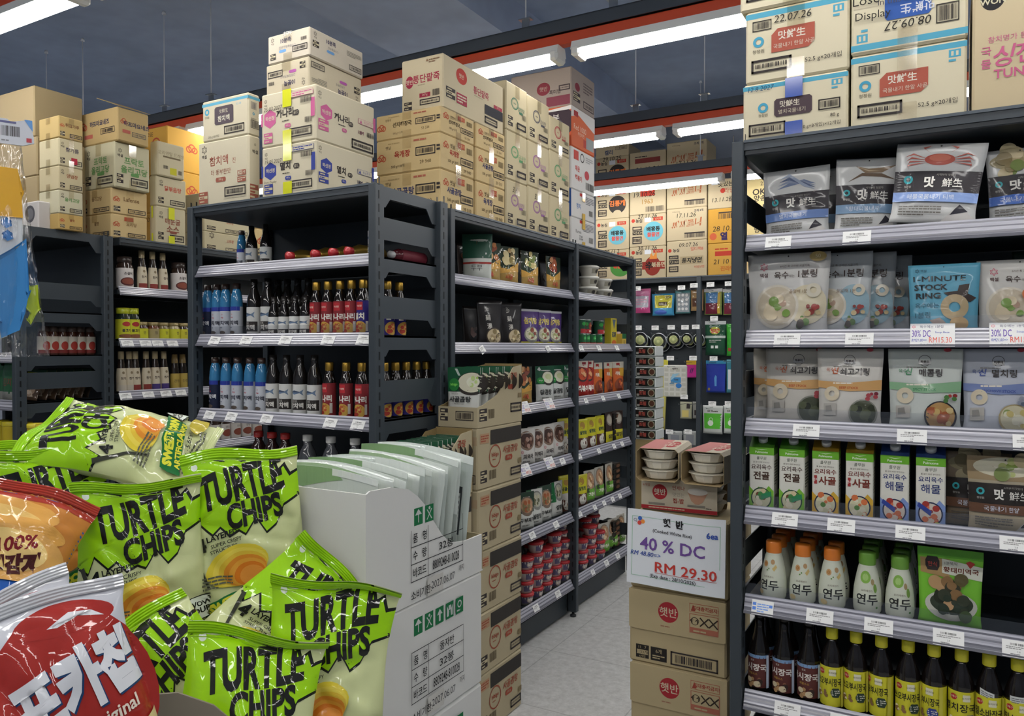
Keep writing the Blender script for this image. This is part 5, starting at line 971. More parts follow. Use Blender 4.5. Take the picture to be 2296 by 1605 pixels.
    for i, (px, k, dx) in enumerate(((1318, 0, .09), (1352, 0, .09), (1320, 1, .09), (1350, 1, .09), (1320, 2, .09), (1338, 0, .22), (1300, 0, .2), (1300, 1, .2))):
        p = atX(px, 640, X - dx); put('rice_bowl', f'white lidded rice bowl on the far bay top shelf, {("front left bottom", "front right bottom", "front left middle", "front right middle", "front left top", "rear right", "rear left bottom", "rear left top")[i]}', 'food bowl', bm, (X - dx, p.y, Z[0] + .0005 + k * .067), rz=PI / 2 + .1 * i, group='white rice bowls')
    can = bottle('can', [(0, 0), (.036, 0), (.037, .004), (.037, .084), (.036, .088), (0, .088)], .037, .003, .085, '#b8b8b8', 'metal', None, None, '#1f4a34', [R(0, 0, 1, .32, '#a02a30'), E(.62, .55, .24, .3, '#7a3a2c')] + fruit(.62, .55, .18, ['#c8603c', '#8a3a2c', '#d89a60'], 8, 3) + [E(.22, .7, .14, .14, '#2f8a3c'), T('김치', .5, .16, .16, '#f0d8c8', b=.03)], span=6.2)
    can2 = bottle('can2', [(0, 0), (.029, 0), (.03, .004), (.03, .074), (0, .075)], .03, .003, .072, '#b8b8b8', 'metal', None, None, '#1f5a34', [R(0, 0, 1, .26, '#a02a30'), E(.5, .65, .24, .2, '#2f9a44'), T('비비고', .5, .65, .12, '#d8e8d4')], span=6.2)
    aisle((1312, 1326, 1340, 1303), Z[1], X, .075, can2, 'food_can', 'small green can, %s from left on the far bay second shelf', 'tin can', 'small green cans', jit=.1)
    for i, px in enumerate((1312, 1342, 1300)): p = atX(px, 735, X - .085); put('food_can', f'large green can resting on the small cans, {ORD[i]} from left', 'tin can', can, (X - .085, p.y, Z[1] + .078), rz=PI / 2 + .3 * i - .2, group='large green cans')
    def box(label, px, z, w, h, d, base, art, dx, grp=None, name='food_box', yaw=0):
        p = atX(px, 800, X - dx); p.y = min(p.y, 5.0); mb = MB(); mb.box((-w / 2, -d / 2, 0), (w / 2, d / 2, h), M(base, 'pouch'), .002); print_flat(mb, art, (-w / 2, -d / 2, 0), (1, 0, 0), (0, 0, 1), (0, -1, 0), w, h, 'paper', .00015)
        o = mb.obj(name); o.location = (X - dx, p.y, z + .0005); o.rotation_euler = (0, 0, PI / 2 + yaw); tag(o, label, 'food box', grp)
    A = [T('팝콘', .5, .42, .2, '#2c3a5a', b=.04), ('p', [(.2, .95), (.5, .6), (.8, .95)], '#5a6a7a'), E(.5, .12, .4, .1, '#c86a34')]
    box('tall yellow corn box beside the green cans', 1369, Z[1], .1, .19, .05, '#c8b83c', A, .1); box('small pale yellow box at the far bay second shelf end', 1392, Z[1], .075, .085, .05, '#c8a848', [R(0, .6, 1, 1, '#1f5a34'), T('죽', .5, .3, .3, FB)], .06); box('pink and white box at the end of the far bay second shelf', 1405, Z[1], .06, .1, .05, '#d0b8b8', [], .1)
    red = pack('red', .15, .225, .045, '#a8302a', [('p', [(.1, 1), (.95, 1), (.9, .8), (.2, .86)], '#cfc8b8'), R(.55, .9, .8, .97, '#8a2a30'), E(.5, .62, .36, .2, '#3a302c'), E(.5, .63, .31, .16, '#b84a2c')] + fruit(.5, .63, .25, ['#d87848', '#c05030', '#e0a878'], 10, 3) + [T('떡볶이', .45, .24, .17, '#ece4d8', b=.04)], 21)
    org = pack('org', .13, .21, .045, '#c8602c', [R(0, .8, 1, 1, '#cfc8b8'), R(.35, .88, .65, .96, '#a83430'), T('라볶이', .5, .62, .13, '#ece0cc', b=.03), ('p', [(.55, .8), (1, .8), (1, .5), (.55, .55)], '#d0a040'), E(.5, .24, .4, .22, '#8a4a30')] + fruit(.5, .25, .3, ['#d88848', '#c05a30', '#e8c898', '#7a3a2c'], 10, 3), 22)
    aisle((1304, 1318, 1340, 1364, 1386), Z[2], X, .08, (red, red, org, org, org), 'snack_pouch', 'red or orange rice cake pouch, %s from left, far bay third shelf', 'pouch', 'rice cake pouches', yaw=-.15)
    ysm = pack('ysm', .12, .19, .04, '#c8c22e', [E(.5, .78, .2, .12, '#a8843c'), T('설렁탕', .5, .55, .13, '#2a4a3c', b=.03), R(.05, 0, .95, .38, '#5a3428'), E(.5, .2, .3, .18, '#d8d4c8')], 23)
    bsm = pack('bsm', .115, .2, .04, '#3a2c26', [E(.5, .74, .38, .2, '#8a8278'), E(.5, .75, .3, .15, '#b8b0a0'), R(0, 0, 1, .36, '#c8c030'), T('설렁탕', .5, .2, .14, FB, b=.03)], 24)
    aisle((1306, 1326, 1346, 1366, 1386), Z[3], X, .08, (ysm, ysm, ysm, bsm, bsm), 'soup_pouch', 'yellow banded soup pouch, %s from left, far bay fourth shelf', 'pouch', 'yellow banded soup pouches', yaw=-.15)
    gsm = pack('gsm', .12, .2, .045, '#b8b4a8', [E(.5, .66, .42, .3, '#8a7a68'), E(.5, .66, .36, .25, '#b89070')] + fruit(.5, .66, .28, ['#d8b890', '#a87850', '#7a5a40', '#e0c8a0'], 10, 3) + [R(.05, .08, .95, .42, '#6aa03c'), T('고등어', .5, .25, .12, '#ece8d8', b=.03), R(.1, .3, .3, .45, '#3a4a2c')], 25)
    aisle((1304, 1322, 1344, 1366), Z[4], X, .08, (ysm, gsm, gsm, gsm), 'fish_pouch', 'green labelled seafood pouch, %s from left, far bay fifth shelf', 'pouch', 'green labelled pouches', yaw=-.15)
    aisle((1355, 1375, 1393), Z[5], X, .1, gsm, 'fish_pouch', 'green labelled seafood pouch, %s from left, far bay bottom shelf', 'pouch', 'green labelled pouches at the bottom', yaw=-.15)
    # tray packs stacked at the far right of three shelves
    def tray():
        mb = MB().box((-.06, -.05, 0), (.06, .05, .036), M('#26231f', 'pouch'), .006); print_flat(mb, [E(.6, .5, .3, .36, '#5a3a2c'), E(.6, .5, .24, .28, '#7a5a44')], (-.06, -.05, 0), (1, 0, 0), (0, 0, 1), (0, -1, 0), .12, .036, 'pouch', .0002); return mb.mesh('tray_pack')
    for s, (z, k) in enumerate(((Z[3], 5), (Z[4], 5), (Z[5], 5))):
        for i in range(k):
            p = Vector((X - .13, 4.985, 0)); put('tray_pack', f'dark side dish tray, {ORD[i]} from the bottom of the far bay {("fourth", "fifth", "bottom")[s]} shelf stack', 'food tray', cached('tray', tray), (X - .13, p.y, z + .0005 + i * .0365), rz=PI / 2, group='stacked dark trays')
    Wn, Wf = 'the near bay\'s', 'the far bay\'s'; X = XG
    tags_x((1086, 1232), GZ[1], X, Wn + ' second rail', 'small', roll=(-.35, -.1)); tags_x((1182, 1237), GZ[2], X, Wn + ' third rail', 'sale'); tags_x((1184, 1238, 1265), GZ[3], X, Wn + ' fourth rail', ('sale', 'sale', 'mid')); tags_x((1198, 1251), GZ[4], X, Wn + ' fifth rail', 'mid', roll=(-.1, -.1)); tags_x((1206, 1255), GZ[5], X, Wn + ' bottom rail', 'mid')
    tags_x((1306, 1346, 1386), GZ[1], X, Wf + ' second rail', 'mid'); tags_x((1317, 1355, 1390), GZ[2], X, Wf + ' third rail'); tags_x((1303, 1346, 1380, 1398), GZ[3], X, Wf + ' fourth rail'); tags_x((1304, 1337, 1358, 1377, 1393), GZ[4], X, Wf + ' fifth rail'); tags_x((1333, 1364, 1389), GZ[5], X, Wf + ' bottom rail', ('small', 'mid', 'mid'))
middle_goods()
def left_goods():
    Z = [z + .031 for z in LZS]; X = XL
    prs = [(0, 0), (.023, 0), (.0265, .006), (.0265, .1), (.019, .17), (.014, .2), (.014, .225), (0, .225)]; rs = interp(prs[2:6])
    def slim(c): return bottle(('slim', c), prs, rs, .01, .14, '#2e2622', 'bottle', [(.0155, .19), (.016, .2), (.016, .235), (0, .236)], '#b8a884', '#cfc4ac', [T('참깨', .5, .55, .12, '#4a3a30', b=.02), E(.5, .8, .1, .06, '#8a7a60'), R(.1, 0, .9, .26, c)], n=16)
    jar = lambda k, lid, lab, art, body='#3a2c24', r=.04, h=.1: bottle(('jar', k), [(0, 0), (r * .93, 0), (r, .008), (r, h * .8), (r * .8, h * .9), (r * .8, h), (0, h)], r, .012, h * .72, body, 'bottle', [(r * .84, h * .9), (r * .88, h * .91), (r * .88, h * 1.1), (0, h * 1.11)], lid, lab, art, n=18)
    gal = jar('gal', '#3a302c', '#d6d0cc', [T('소갈비', .5, .72, .16, '#3a3030', b=.03), E(.5, .3, .34, .22, '#5a2c2c'), E(.5, .32, .28, .16, '#8a4a3a')], r=.045, h=.17)
    aisle((281, 402), Z[0], X, .09, gal, 'marinade_jar', 'tall jar with white marinade label, %s from left on the left rack', 'jar', 'white label marinade jars', jit=.1)
    aisle((320, 344, 367), Z[0], X, .08, slim('#8a3a34'), 'dressing_bottle', 'slim cream-necked dressing bottle, %s from left on the left rack\'s top shelf', 'bottle', 'slim bottles on the top shelf')
    ybig = jar('ybig', '#b8c030', '#c8c830', [E(.5, .75, .2, .12, '#b03a34'), T('불고기', .5, .42, .16, FB, b=.03), E(.5, .14, .36, .1, '#8a5a3c')], '#1f2c22', .041, .17)
    aisle((277, 297), Z[1], X, .09, ybig, 'sauce_jar', 'tall dark jar with lime lid, %s from left on the second shelf', 'jar', 'lime-lidded jars')
    sm = [jar('s%d' % i, '#9a8a5c', c, [T('잼', .5, .6, .3, FB)], b, .036, .1) for i, (c, b) in enumerate((('#c8c830', '#4a342c'), ('#a89a6a', '#6a3a24'), ('#c8c830', '#7a6a4a'), ('#c8c838', '#a89c74'), ('#c8c038', '#3a2c24')))]
    aisle((318, 343, 365, 389, 410), Z[1], X, .08, tuple(sm), 'sauce_jar', 'small jar with gold lid and yellow label, %s from left, second shelf', 'jar', 'gold-lidded small jars')
    aisle((272, 290), Z[2], X, .085, slim('#c8c0b0'), 'dressing_bottle', 'slim cream-necked bottle with plain label, %s from left, third shelf', 'bottle', 'slim bottles on the third shelf')
    aisle((304, 328), Z[2], X, .075, slim('#8a3a34'), 'dressing_bottle', 'slim cream-necked bottle with red base, %s from left, third shelf', 'bottle', 'slim bottles on the third shelf')
    aisle((348, 368), Z[2], X, .075, slim('#4a3a7a'), 'dressing_bottle', 'slim cream-necked bottle with purple base, %s from left, third shelf', 'bottle', 'slim bottles on the third shelf')
    aisle((392, 410), Z[2], X, .08, bottle('goldb', prs, rs, .01, .1, '#2a2420', 'bottle', [(.0155, .15), (.02, .16), (.016, .215), (0, .216)], '#8a744a', '#b8a050', [T('간장', .5, .5, .2, FB)], n=16), 'dressing_bottle', 'dark bottle with gold neck and label, %s from left, third shelf', 'bottle', 'gold-necked bottles')
    wl = jar('wl', '#2a2422', '#cfcac4', [E(.5, .4, .3, .24, '#8a4a3a'), T('양념', .5, .8, .16, FB)], '#3a2a24', .042, .15)
    aisle((310, 350, 385, 412, 452, 476, 500, 524, 548, 572), Z[3], X, .09, wl, 'marinade_jar', 'white labelled jar in shade, %s from left, left rack\'s fourth shelf', 'jar', 'white labelled jars in shade')
    tags_x((289, 330, 357, 390), LZS[1], X, 'the left rack\'s second rail', 'std'); tags_x((284, 335, 375, 408), LZS[2], X, 'the left rack\'s third rail', 'std')
    # end rack at the far left, seen through its open side
    Yc = 2.1
    rj = jar('rj', '#5a4a44', '#d0cabc', [E(.5, .45, .22, .26, '#a83a30'), R(0, 0, 1, .2, '#7a2c28')], '#4a2820', .031, .14)
    def thru(pxs, z, me, name, lab, cat, grp, Xc=-4.14, rot=None, yaw=0):
        for i, px in enumerate(pxs):
            p = atX(px, 760, Xc); put(name, fmt(lab, i), cat, me[i % len(me)] if isinstance(me, tuple) else me, (Xc, p.y, z + .0005), rz=PI / 2 + yaw, group=grp)
    ZE = [z + .031 for z in LEZ]
    thru((98, 118, 139, 160, 179, 200), ZE[1], rj, 'marinade_jar', 'white labelled red marinade jar, %s from left, far left end rack', 'jar', 'jars in the far left rack')
    yp = pack('yp', .12, .165, .02, '#5a4636', [R(0, .55, 1, 1, '#b8b43a'), R(0, .9, 1, 1, '#2c4a3c'), E(.5, .3, .3, .2, '#a8907a'), ('p', [(.2, .1), (.5, .4), (.8, .1)], '#c8b8a4')], 31, mat='film')  # pale ellipse and wedge low down are foil reflections painted into the print
    for i, px in enumerate((62, 84, 104, 124, 144, 164, 184, 204)):
        p = atX(px, 860, -4.13); put('snack_pouch', f'yellow topped foil pouch leaning back, {ORD[i]} from left in the far left rack', 'pouch', yp, (-4.13, min(p.y, 2.49), ZE[2] + .011), group='yellow topped pouches in the far left rack', rot=(-.35, .06, .25))
    yl = jar('yl', '#d0a030', '#c8c080', [], '#8a7a4a', .042, .12); o = put('sauce_jar', 'jar with yellow lid behind the hanging toy', 'jar', yl, (-4.18, 2.2, Z[0] - .28 + .0), group=None); o.location = (-4.16, 2.2, ZE[0] + .0005)
    yc = bottle('ycup', [(0, 0), (.04, 0), (.04, .09), (0, .09)], .04, .002, .085, '#b8a838', 'plastic', [(.042, .088), (.043, .09), (.043, .11), (0, .111)], '#c8b82c', '#b8a428', [], n=16)
    for i, px in enumerate((0, 26, 52, 78, 102)):
        p = atY(px, 990, 2.18); put('sauce_jar', f'yellow-lidded jar, {ORD[i]} from left, low in the far left rack', 'jar', yc, (p.x, 2.18, ZE[3] + .001), group='yellow-lidded jars low in the far left rack')
    for i, px in enumerate((0, 26, 52, 78, 102)):
        p = atY(px, 990, 2.18); put('sauce_jar', f'yellow-lidded jar stacked on the row below, {ORD[i]} from left in the far left rack', 'jar', yc, (p.x, 2.18, ZE[3] + .1125), group='stacked yellow-lidded jars in the far left rack')
    gp = pack('gp', .16, .2, .05, '#2c5a3c', [T('김치', .5, .5, .2, '#8a3a34'), R(0, 0, 1, .25, '#8a8a84')], 33)
    for i, px in enumerate((-8, 22)): p = atY(px, 840, 2.19); put('soup_pouch', f'green pouch at the picture\'s left edge, {ORD[i]} one', 'pouch', gp, (p.x, 2.19, ZE[2] + .002), group='green pouches in the far left rack')
left_goods()
# ================================================================ goods hanging on the back wall rack
def wall_goods():
    Yh = YW + .1; ZS = {}
    rack_o = [o for o in COL.objects if o.name == 'wall_rack'][0]
    def hook(x, z):
        o = MB().tube([(x, .2, z), (x, -.13, z), (x, -.145, z + .012)], .0025, M('#8a8f94', 'metal'), 6).obj('hook', rack_o)
    def hang(label, xl, xr, yt, yb, base, art, name, cat, grp=None, t=.012, dy=0.0, mat='film', kind='pouch', rot=0.0, mesh=None):
        p0 = atY(xl, yt, Yh + dy); x1 = atY(xr, yt, Yh + dy).x; zb = atY(xl, yb, Yh + dy).z; w, h = x1 - p0.x, p0.z - zb
        me = mesh(w, h) if mesh else soft_mesh(name, w, h, t, base, art, len(label), kind, mat, 8, 10, L=.03, wr=.001, nw=5)
        o = put(name, label, cat, me, (p0.x + w / 2, Yh + dy, zb), group=grp); o.rotation_euler = (0, rot, 0); hook(p0.x + w / 2, p0.z - .015); return o
    th = lambda c: [R(.0, .86, 1, 1, c)]
    # first row
    hang('pink lidded cutting board set hanging at the far post', 1421, 1459, 648, 702, '#c86a94', [R(.05, .1, .9, .7, '#b8b4c0'), R(.02, .0, 1, .22, '#c04a80'), R(.1, .74, .9, .9, '#d88ab0'), ('g', .1, .3, .8, .6, 3, '#d8a0b8')], 'kitchen_pack', 'kitchen pack', t=.05)
    hang('blue plastic pack with yellow card, between pink pack and hook card', 1462, 1513, 659, 708, '#3f8ab0', [R(.12, .35, .9, .92, '#c8c040'), R(.3, .45, .7, .62, '#4a3a2c'), T('HILLS', .5, .53, .1, '#e8e0c8'), ('g', .6, .72, .85, .88, 3, FB), E(.4, .15, .3, .1, '#3a5aa8')], 'kitchen_pack', 'kitchen pack', t=.05)
    hang('teal card of white round suction hooks', 1514, 1549, 652, 703, '#4a7a7c', [R(.06, .06, .94, .88, '#8f979c')] + [E(.25 + .25 * (i % 3), .2 + .2 * (i // 3), .09, None, '#d8d8d6') for i in range(12)], 'hook_card', 'hook card')
    hang('brown coated pack behind the post of the back wall', 1549, 1578, 650, 697, '#a8875c', [R(.1, .2, .9, .6, '#5a3a2c')], 'kitchen_pack', 'kitchen pack')
    for i, (a, b) in enumerate(((1579, 1620), (1621, 1660))): hang(f'blue and maroon towel pack on the back wall, {ORD[i]} from left', a, b, 648, 706, '#7a8a4a', [R(.08, .45, .75, .86, '#4a7aa8'), R(.05, .03, .75, .45, '#6a2434'), R(.75, .05, .9, .85, '#b89a3c'), R(0, .88, 1, 1, '#c8c8c8')], 'towel_pack', 'towel pack', 'towel packs', t=.03)
    # strainers
    def strainer(w, h):
        r = w * .48; b = MB(); b.lathe([(r, 0), (r, .02), (r * .8, .05), (r * .3, .065), (0, .066)], M('#7d8184', 'metal'), 24); b.lathe([(r * .96, -.006), (r * 1.04, -.004), (r * 1.04, .006), (r * .96, .004)], M('#b8bcc0', 'metal'), 24)
        c = MB(); c.lathe([(0, -.012), (r * .62, -.012), (r * .62, -.010), (0, -.010)], M('#c8cc90', 'paper'), 20); c.lathe([(r * .2, -.0135), (r * .5, -.0135), (r * .5, -.012), (r * .2, -.012)], M('#a8b07a', 'paper'), 20)
        rot = Matrix.Translation((0, 0, h / 2)) @ Matrix.Rotation(-PI / 2, 4, 'X')
        for q in (b, c): q.v = [tuple(rot @ Vector(p)) for p in q.v]
        return [('strainer_body', b.mesh('strainer_body')), ('card_label', c.mesh('card_label'))]
    for i, (a, b, y0, y1) in enumerate(((1419, 1453, 744, 780), (1459, 1495, 746, 784), (1495, 1526, 744, 778), (1527, 1553, 745, 775), (1553, 1580, 746, 776))):
        for k in range(2): hang(f'round wire strainer on the back wall, {ORD[i]} from left, {("front", "rear")[k]} one', a + 8 * k, b + 8 * k, y0 + 6 * k, y1 + 6 * k, '', None, 'strainer', 'strainer', 'round wire strainers', mesh=strainer, dy=-.02 + .075 * k)
    hang('dark green scouring pad pack on the back wall', 1581, 1628, 720, 796, '#1f4a34', [R(0, .9, 1, 1, '#b8bcbc'), E(.48, .72, .25, .11, '#a8b040'), T('Scotch', .48, .75, .08, '#b02c34', b=.04), T('Brite', .48, .68, .08, '#b02c34', b=.04), R(0, .5, 1, .57, '#a8b4ac'), ('g', .2, .36, .8, .46, 2, '#a8b4ac'), R(.3, .2, .44, .28, '#d0d4d0'), R(.52, .2, .66, .28, '#d0d4d0')], 'scouring_pad', 'scouring pads', t=.05)
    hang('bright green scouring pad pack beside the dark one', 1629, 1664, 726, 798, '#3c9a34', [R(.1, .15, .9, .25, '#a83a30')], 'scouring_pad', 'scouring pads', t=.05)
    def icetray(w, h):
        mb = MB(); mb.box((-w / 2, -.012, 0), (w / 2, .012, h), M('#c8c8c0', 'plastic'), .01)
        for i in range(4):
            for j in range(6):
                x, z = -w * .36 + w * .24 * i, h * .1 + h * .15 * j; mb.box((x - w * .085, -.0135, z - h * .05), (x + w * .085, -.0118, z + h * .05), M('#b4b4a8', 'plastic'), .001)
        print_flat(mb, [R(.33, .45, .75, .62, '#3c84b8'), T('square', .5, .88, .05, FB, b=.02), T('ices', .56, .55, .06, FB, b=.03), E(.66, .36, .12, .08, '#2f74b8'), ('p', [(.3, .5), (.4, .72), (.7, .75), (.5, .62)], '#8fb8cc'), ('p', [(.25, .4), (.4, .5), (.5, .4)], '#6a8aa0')], (-w / 2, -.0137, 0), (1, 0, 0), (0, 0, 1), (0, -1, 0), w, h, 'paper'); return mb.mesh('ice_tray')
    hang('white square ice cube tray hanging on the back wall', 1488, 1541, 818, 889, '', None, 'ice_tray', 'ice tray', mesh=icetray)
    hang('pink and yellow pack beside the ice cube tray', 1539, 1563, 808, 846, '#b82c84', [R(0, .75, 1, 1, '#c8a030'), T('//', .5, .4, .3, '#4a2a5a', b=.04)], 'kitchen_pack', 'kitchen pack')
    hang('navy blue glove pack on the back wall', 1583, 1628, 808, 879, '#263c94', [R(0, .9, 1, 1, '#3c84a8'), R(.05, .05, .95, .85, '#2c3c98'), ('p', [(.45, .2), (.42, .45), (.48, .55), (.55, .5), (.55, .2)], '#5a94c8'), R(.08, .06, .2, .14, '#8a7a4a')], 'glove_pack', 'glove pack', t=.02)
    for i, (a, b) in enumerate(((1629, 1645), (1646, 1672))): hang(f'pack beside the navy glove pack, {("teal and white", "green")[i]} one', a, b, 806, 880, ('#3c7a8a', '#4a8a44')[i], [R(.2, .1, .8, .7, ('#c8ccd0', '#b8d0b8')[i])], 'glove_pack', 'glove pack')
    hang('small card of cream sponges above the rice packs', 1525, 1552, 900, 938, '#a8a890', [R(.15, .1, .75, .5, '#c8b870'), R(.55, .6, .85, .9, FB)], 'sponge_card', 'sponge', t=.03)
    hang('small dark sponge card by the post', 1553, 1572, 900, 938, '#8a8a84', [R(.2, .2, .8, .5, FB)], 'sponge_card', 'sponge')
    for i, (a, b) in enumerate(((1576, 1621), (1622, 1664))): hang(f'green and white cleaning sheet pack, {ORD[i]} from left', a, b, 908, 971, '#c8ccc8', [R(.05, .18, .95, .72, '#5cb83c'), T('EZ Sheets', .5, .8, .07, '#4a4034', b=.03), E(.4, .38, .15, .1, '#d8e4d0'), ('o', .42, .5, .1, .02, '#d8e4d0')], 'cleaning_pack', 'cleaning sheets', 'cleaning sheet packs', t=.04)
    hang('long yellow cloth bag hanging beside the ice tray', 1471, 1492, 806, 962, '#b8b060', [R(.0, .9, 1, 1, '#c8c048'), E(.6, .15, .3, .04, '#8a7a80')], 'cloth_pack', 'cloth pack', t=.03, rot=.04)
    for i, (a, b) in enumerate(((1497, 1530), (1532, 1562))): hang(f'pale cloth pack low on the back wall, {ORD[i]} from left', a, b, 965, 1010, '#a8aaa8', [R(.2, .2, .8, .8, '#8f9298')], 'cloth_pack', 'cloth pack', 'pale cloth packs')
    for i, (a, b) in enumerate(((1676, 1712), )): hang('green pack seen past the right rack\'s post', a, b, 652, 700, '#3a5a34', [R(.1, .5, .9, .8, '#5aa83c')], 'kitchen_pack', 'kitchen pack')
    # tags on hooks
    for i, (px, py) in enumerate(((1429, 647), (1485, 646), (1528, 645), (1556, 640), (1593, 638), (1634, 636), (1431, 735), (1469, 735), (1505, 734), (1536, 734), (1560, 733), (1601, 714), (1503, 803), (1554, 803), (1600, 804), (1534, 890), (1597, 905), (1634, 905), (1501, 968), (1543, 968))):
        row = ('top', 'second', 'third', 'fourth')[0 if i < 6 else 1 if i < 12 else 2 if i < 15 else 3]; n = i - (0 if i < 6 else 6 if i < 12 else 12 if i < 15 else 15)
        p = atY(px, py, YW - .03); put('price_tag', f'white hook tag, {ORD[n]} from left in the back wall\'s {row} row', 'price tag', tag_mesh('std'), (p.x, YW - .03, p.z - .02), group='hook tags on the back wall'); MB().tube([(p.x, .2, p.z), (p.x, -.028, p.z)], .002, M('#8a8f94', 'metal'), 6).obj('hook', rack_o)
wall_goods()
# ================================================================ stacks standing on the floor
def side_dish_stack():
    Y = 5.4; p0 = atY(1424, 775, Y); x1 = atY(1471, 775, Y).x; w = x1 - p0.x; h = 24.6 * (p0 - Vector((0, 0, CAMZ))).length / 1 * 0 + .077
    n = 9; z = p0.z - h; zb = p0.z - n * h
    carton('plain brown carton under the column of side dish packs', p0.x, x1, Y, Y + .2, 0, zb, TAN)
    def make():
        mb = MB(); mb.box((-w / 2, 0, 0), (w / 2, .18, h - .004), M('#c2c6c4', 'pouch'), .006)
        print_flat(mb, [R(.04, .1, .96, .92, '#2e3c34'), R(.06, .14, .62, .88, '#26221f'), T('조림', .35, .5, .4, '#b8584c', b=.04), R(.08, .2, .2, .42, '#a8a8a0'), E(.78, .52, .16, .36, '#a8a48c'), E(.78, .52, .12, .28, '#5a3a2c'), ('g', .22, .7, .56, .82, 1, '#c8c0b0')], (-w / 2, 0, 0), (1, 0, 0), (0, 0, 1), (0, -1, 0), w, h - .004, 'pouch', .0003); return mb.mesh('side_dish_pack')
    for i in range(n): put('side_dish_pack', f'green and black side dish pack, {ORD[i]} from the top of the column', 'food tray', cached('sdp', make), ((p0.x + x1) / 2 + .004 * (i % 3 - 1), Y, p0.z - (i + 1) * h + .0005), group='column of side dish packs')
side_dish_stack()
def rice_stack():
    Y = 2.5; x0, x1 = -.948, -.612; w = x1 - x0; h = .2565; K = '#c4b28a'
    lower = [R(.07, .06, .21, .24, '#2b2724'), R(.08, .11, .2, .17, K), T('113378', .14, .14, .04, '#2b2724'), T('11   7', .14, .205, .035, K), T('6개입', .14, .085, .035, K), R(.23, .06, .4, .24, '#2b2724'), T('6개', .315, .19, .06, K), ('g', .25, .08, .38, .14, 2, K), ('b', .44, .05, .92, .23, FB, .02)]
    upper = [E(.42, .52, .105, None, '#b03038'), T('햇반', .42, .52, .24, '#e0cdb0', b=.01), ('g', .34, .12, .5, .18, 1, '#a87a60'), R(.64, .64, .93, .86, '#b8705a'), R(.645, .655, .925, .845, K), T('절대충격금지!', .8, .75, .11, '#a84a3c', b=.03), ('p', [(.655, .67), (.7, .67), (.678, .83)], '#a84a3c'), R(.64, .12, .93, .6, '#b8705a'), R(.648, .26, .922, .585, K), ('o', .695, .42, .04, .006, '#3a2f28'), T('↑↑', .695, .42, .14, '#3a2f28', b=.03), T('✕', .79, .42, .24, '#3a2f28', b=.02), T('✕', .88, .42, .24, '#3a2f28', b=.02), ('g', .68, .14, .9, .22, 1, K)]
    for i in range(4):
        z0 = i * h; dx = (0, .002, -.003, 0)[i]
        carton(f'brown cooked rice carton, {["lowest at the floor", "second from the floor", "third from the floor", "topmost behind the poster"][i]}', x0 + dx, x1 + dx, Y + .006, Y + .36, z0, z0 + h, K, lower, (), group='cooked rice cartons', seam=False)
        par = [o for o in COL.objects if o.name.startswith('carton')][-1]
        fl = MB(); W = w - .004; H = h * .52
        pts = [(-W / 2, 0), (-W / 2 + .012, -.004), (W / 2 - .012, -.004), (W / 2, 0), (W / 2, H - .002), (-W / 2, H - .002)]
        fl.prism(pts, 'xz', -.0045, 0, M(K)); print_flat(fl, upper, (-W / 2, -.0045, 0), (1, 0, 0), (0, 0, 1), (0, -1, 0), W, H)
        o = fl.obj('front_flap', [q for q in COL.objects if q.get('label', '').startswith('brown cooked rice carton')][-1]); o.location = (0, -.354 / 2 - .0003, h - H - .001); o.rotation_euler = (.02, 0, 0)
    # poster
    pw, ph = .336, .252; mb = MB(); n = 12; vs = []; fs = []
    def surf(u, v, d): x = (u - .5) * pw; return np.stack([x, -.004 * np.sin(u * 7) * (1 - v) - .006 * (1 - v) - d, v * ph + .004 * np.sin(u * 5 + 1)], -1)
    U, V = np.meshgrid(np.linspace(0, 1, n + 1), np.linspace(0, 1, n + 1)); P = surf(U.ravel(), V.ravel(), 0)
    for j in range(n):
        for i in range(n): q = j * (n + 1) + i; fs.append((q, q + 1, q + n + 2, q + n + 1))
    Pb = surf(U.ravel(), V.ravel(), -.0008); mb.add(P, fs, M('#d4d8dd', 'paper'), True); mb.add(Pb, [f[::-1] for f in fs], M('#d4d8dd', 'paper'), True)
    G = '#8ab89a'
    art = [R(.05, .11, .056, .9, G), R(.05, .9, .95, .906, G), R(.944, .35, .95, .9, G), R(.05, .11, .8, .116, G), E(.135, .88, .022, None, '#3a62b0'), E(.165, .84, .022, None, '#e08a3c'), E(.13, .82, .022, None, '#c8443c'), T('CJ', .085, .85, .05, '#3a3c58'), T('햇  반', .48, .87, .115, '#1f1e22', b=.045), T('(Cooked White Rice)', .47, .735, .058, '#26262c', b=.015), T('6ea', .87, .78, .085, '#3450a0', b=.03), T('40 % DC', .47, .555, .17, '#6a4a90', b=.018, w=.66), T('RM 48.80=>', .2, .415, .06, '#3450a0', b=.015, sk=.2), T('RM 29.30', .61, .265, .135, '#c03c34', b=.02, w=.62), R(.3, .185, .92, .19, '#c03c34'), T('(Exp date : 28/10/2026)', .48, .135, .062, '#26262c', b=.012)]
    print_map(mb, art, pw, ph, surf, 'paper', .02, .0003, .0001)
    o = mb.obj('price_poster'); o.location = ((x0 + x1) / 2 - .003, Y - .0125, .789); o.rotation_euler = (-.012, 0, 0); tag(o, 'handwritten white sale poster for cooked rice hung on the carton stack', 'poster')
    # multi packs
    zt = 4 * h
    def rbowl():
        r = .064; pr = [(0, 0), (.044, 0), (.05, .004), (.061, .028), (.067, .03), (.068, .033), (0, .033)]
        mb = MB(); mb.lathe(pr, M('#d6d0c0', 'plastic'), 12, smooth=False); return mb.mesh('rice_bowl')
    rb = cached('rbowl', rbowl)
    CR = '#cfc5b0'
    t = thing('rice_multipack', 'long six-bowl rice pack in printed sleeve lying beneath two others', 'rice pack', ((x0 + x1) / 2 - .01, Y + .15, zt + .0008), .02, 'rice multipacks')
    L, D, H = .285, .15, .112; sl = MB(); e = .012
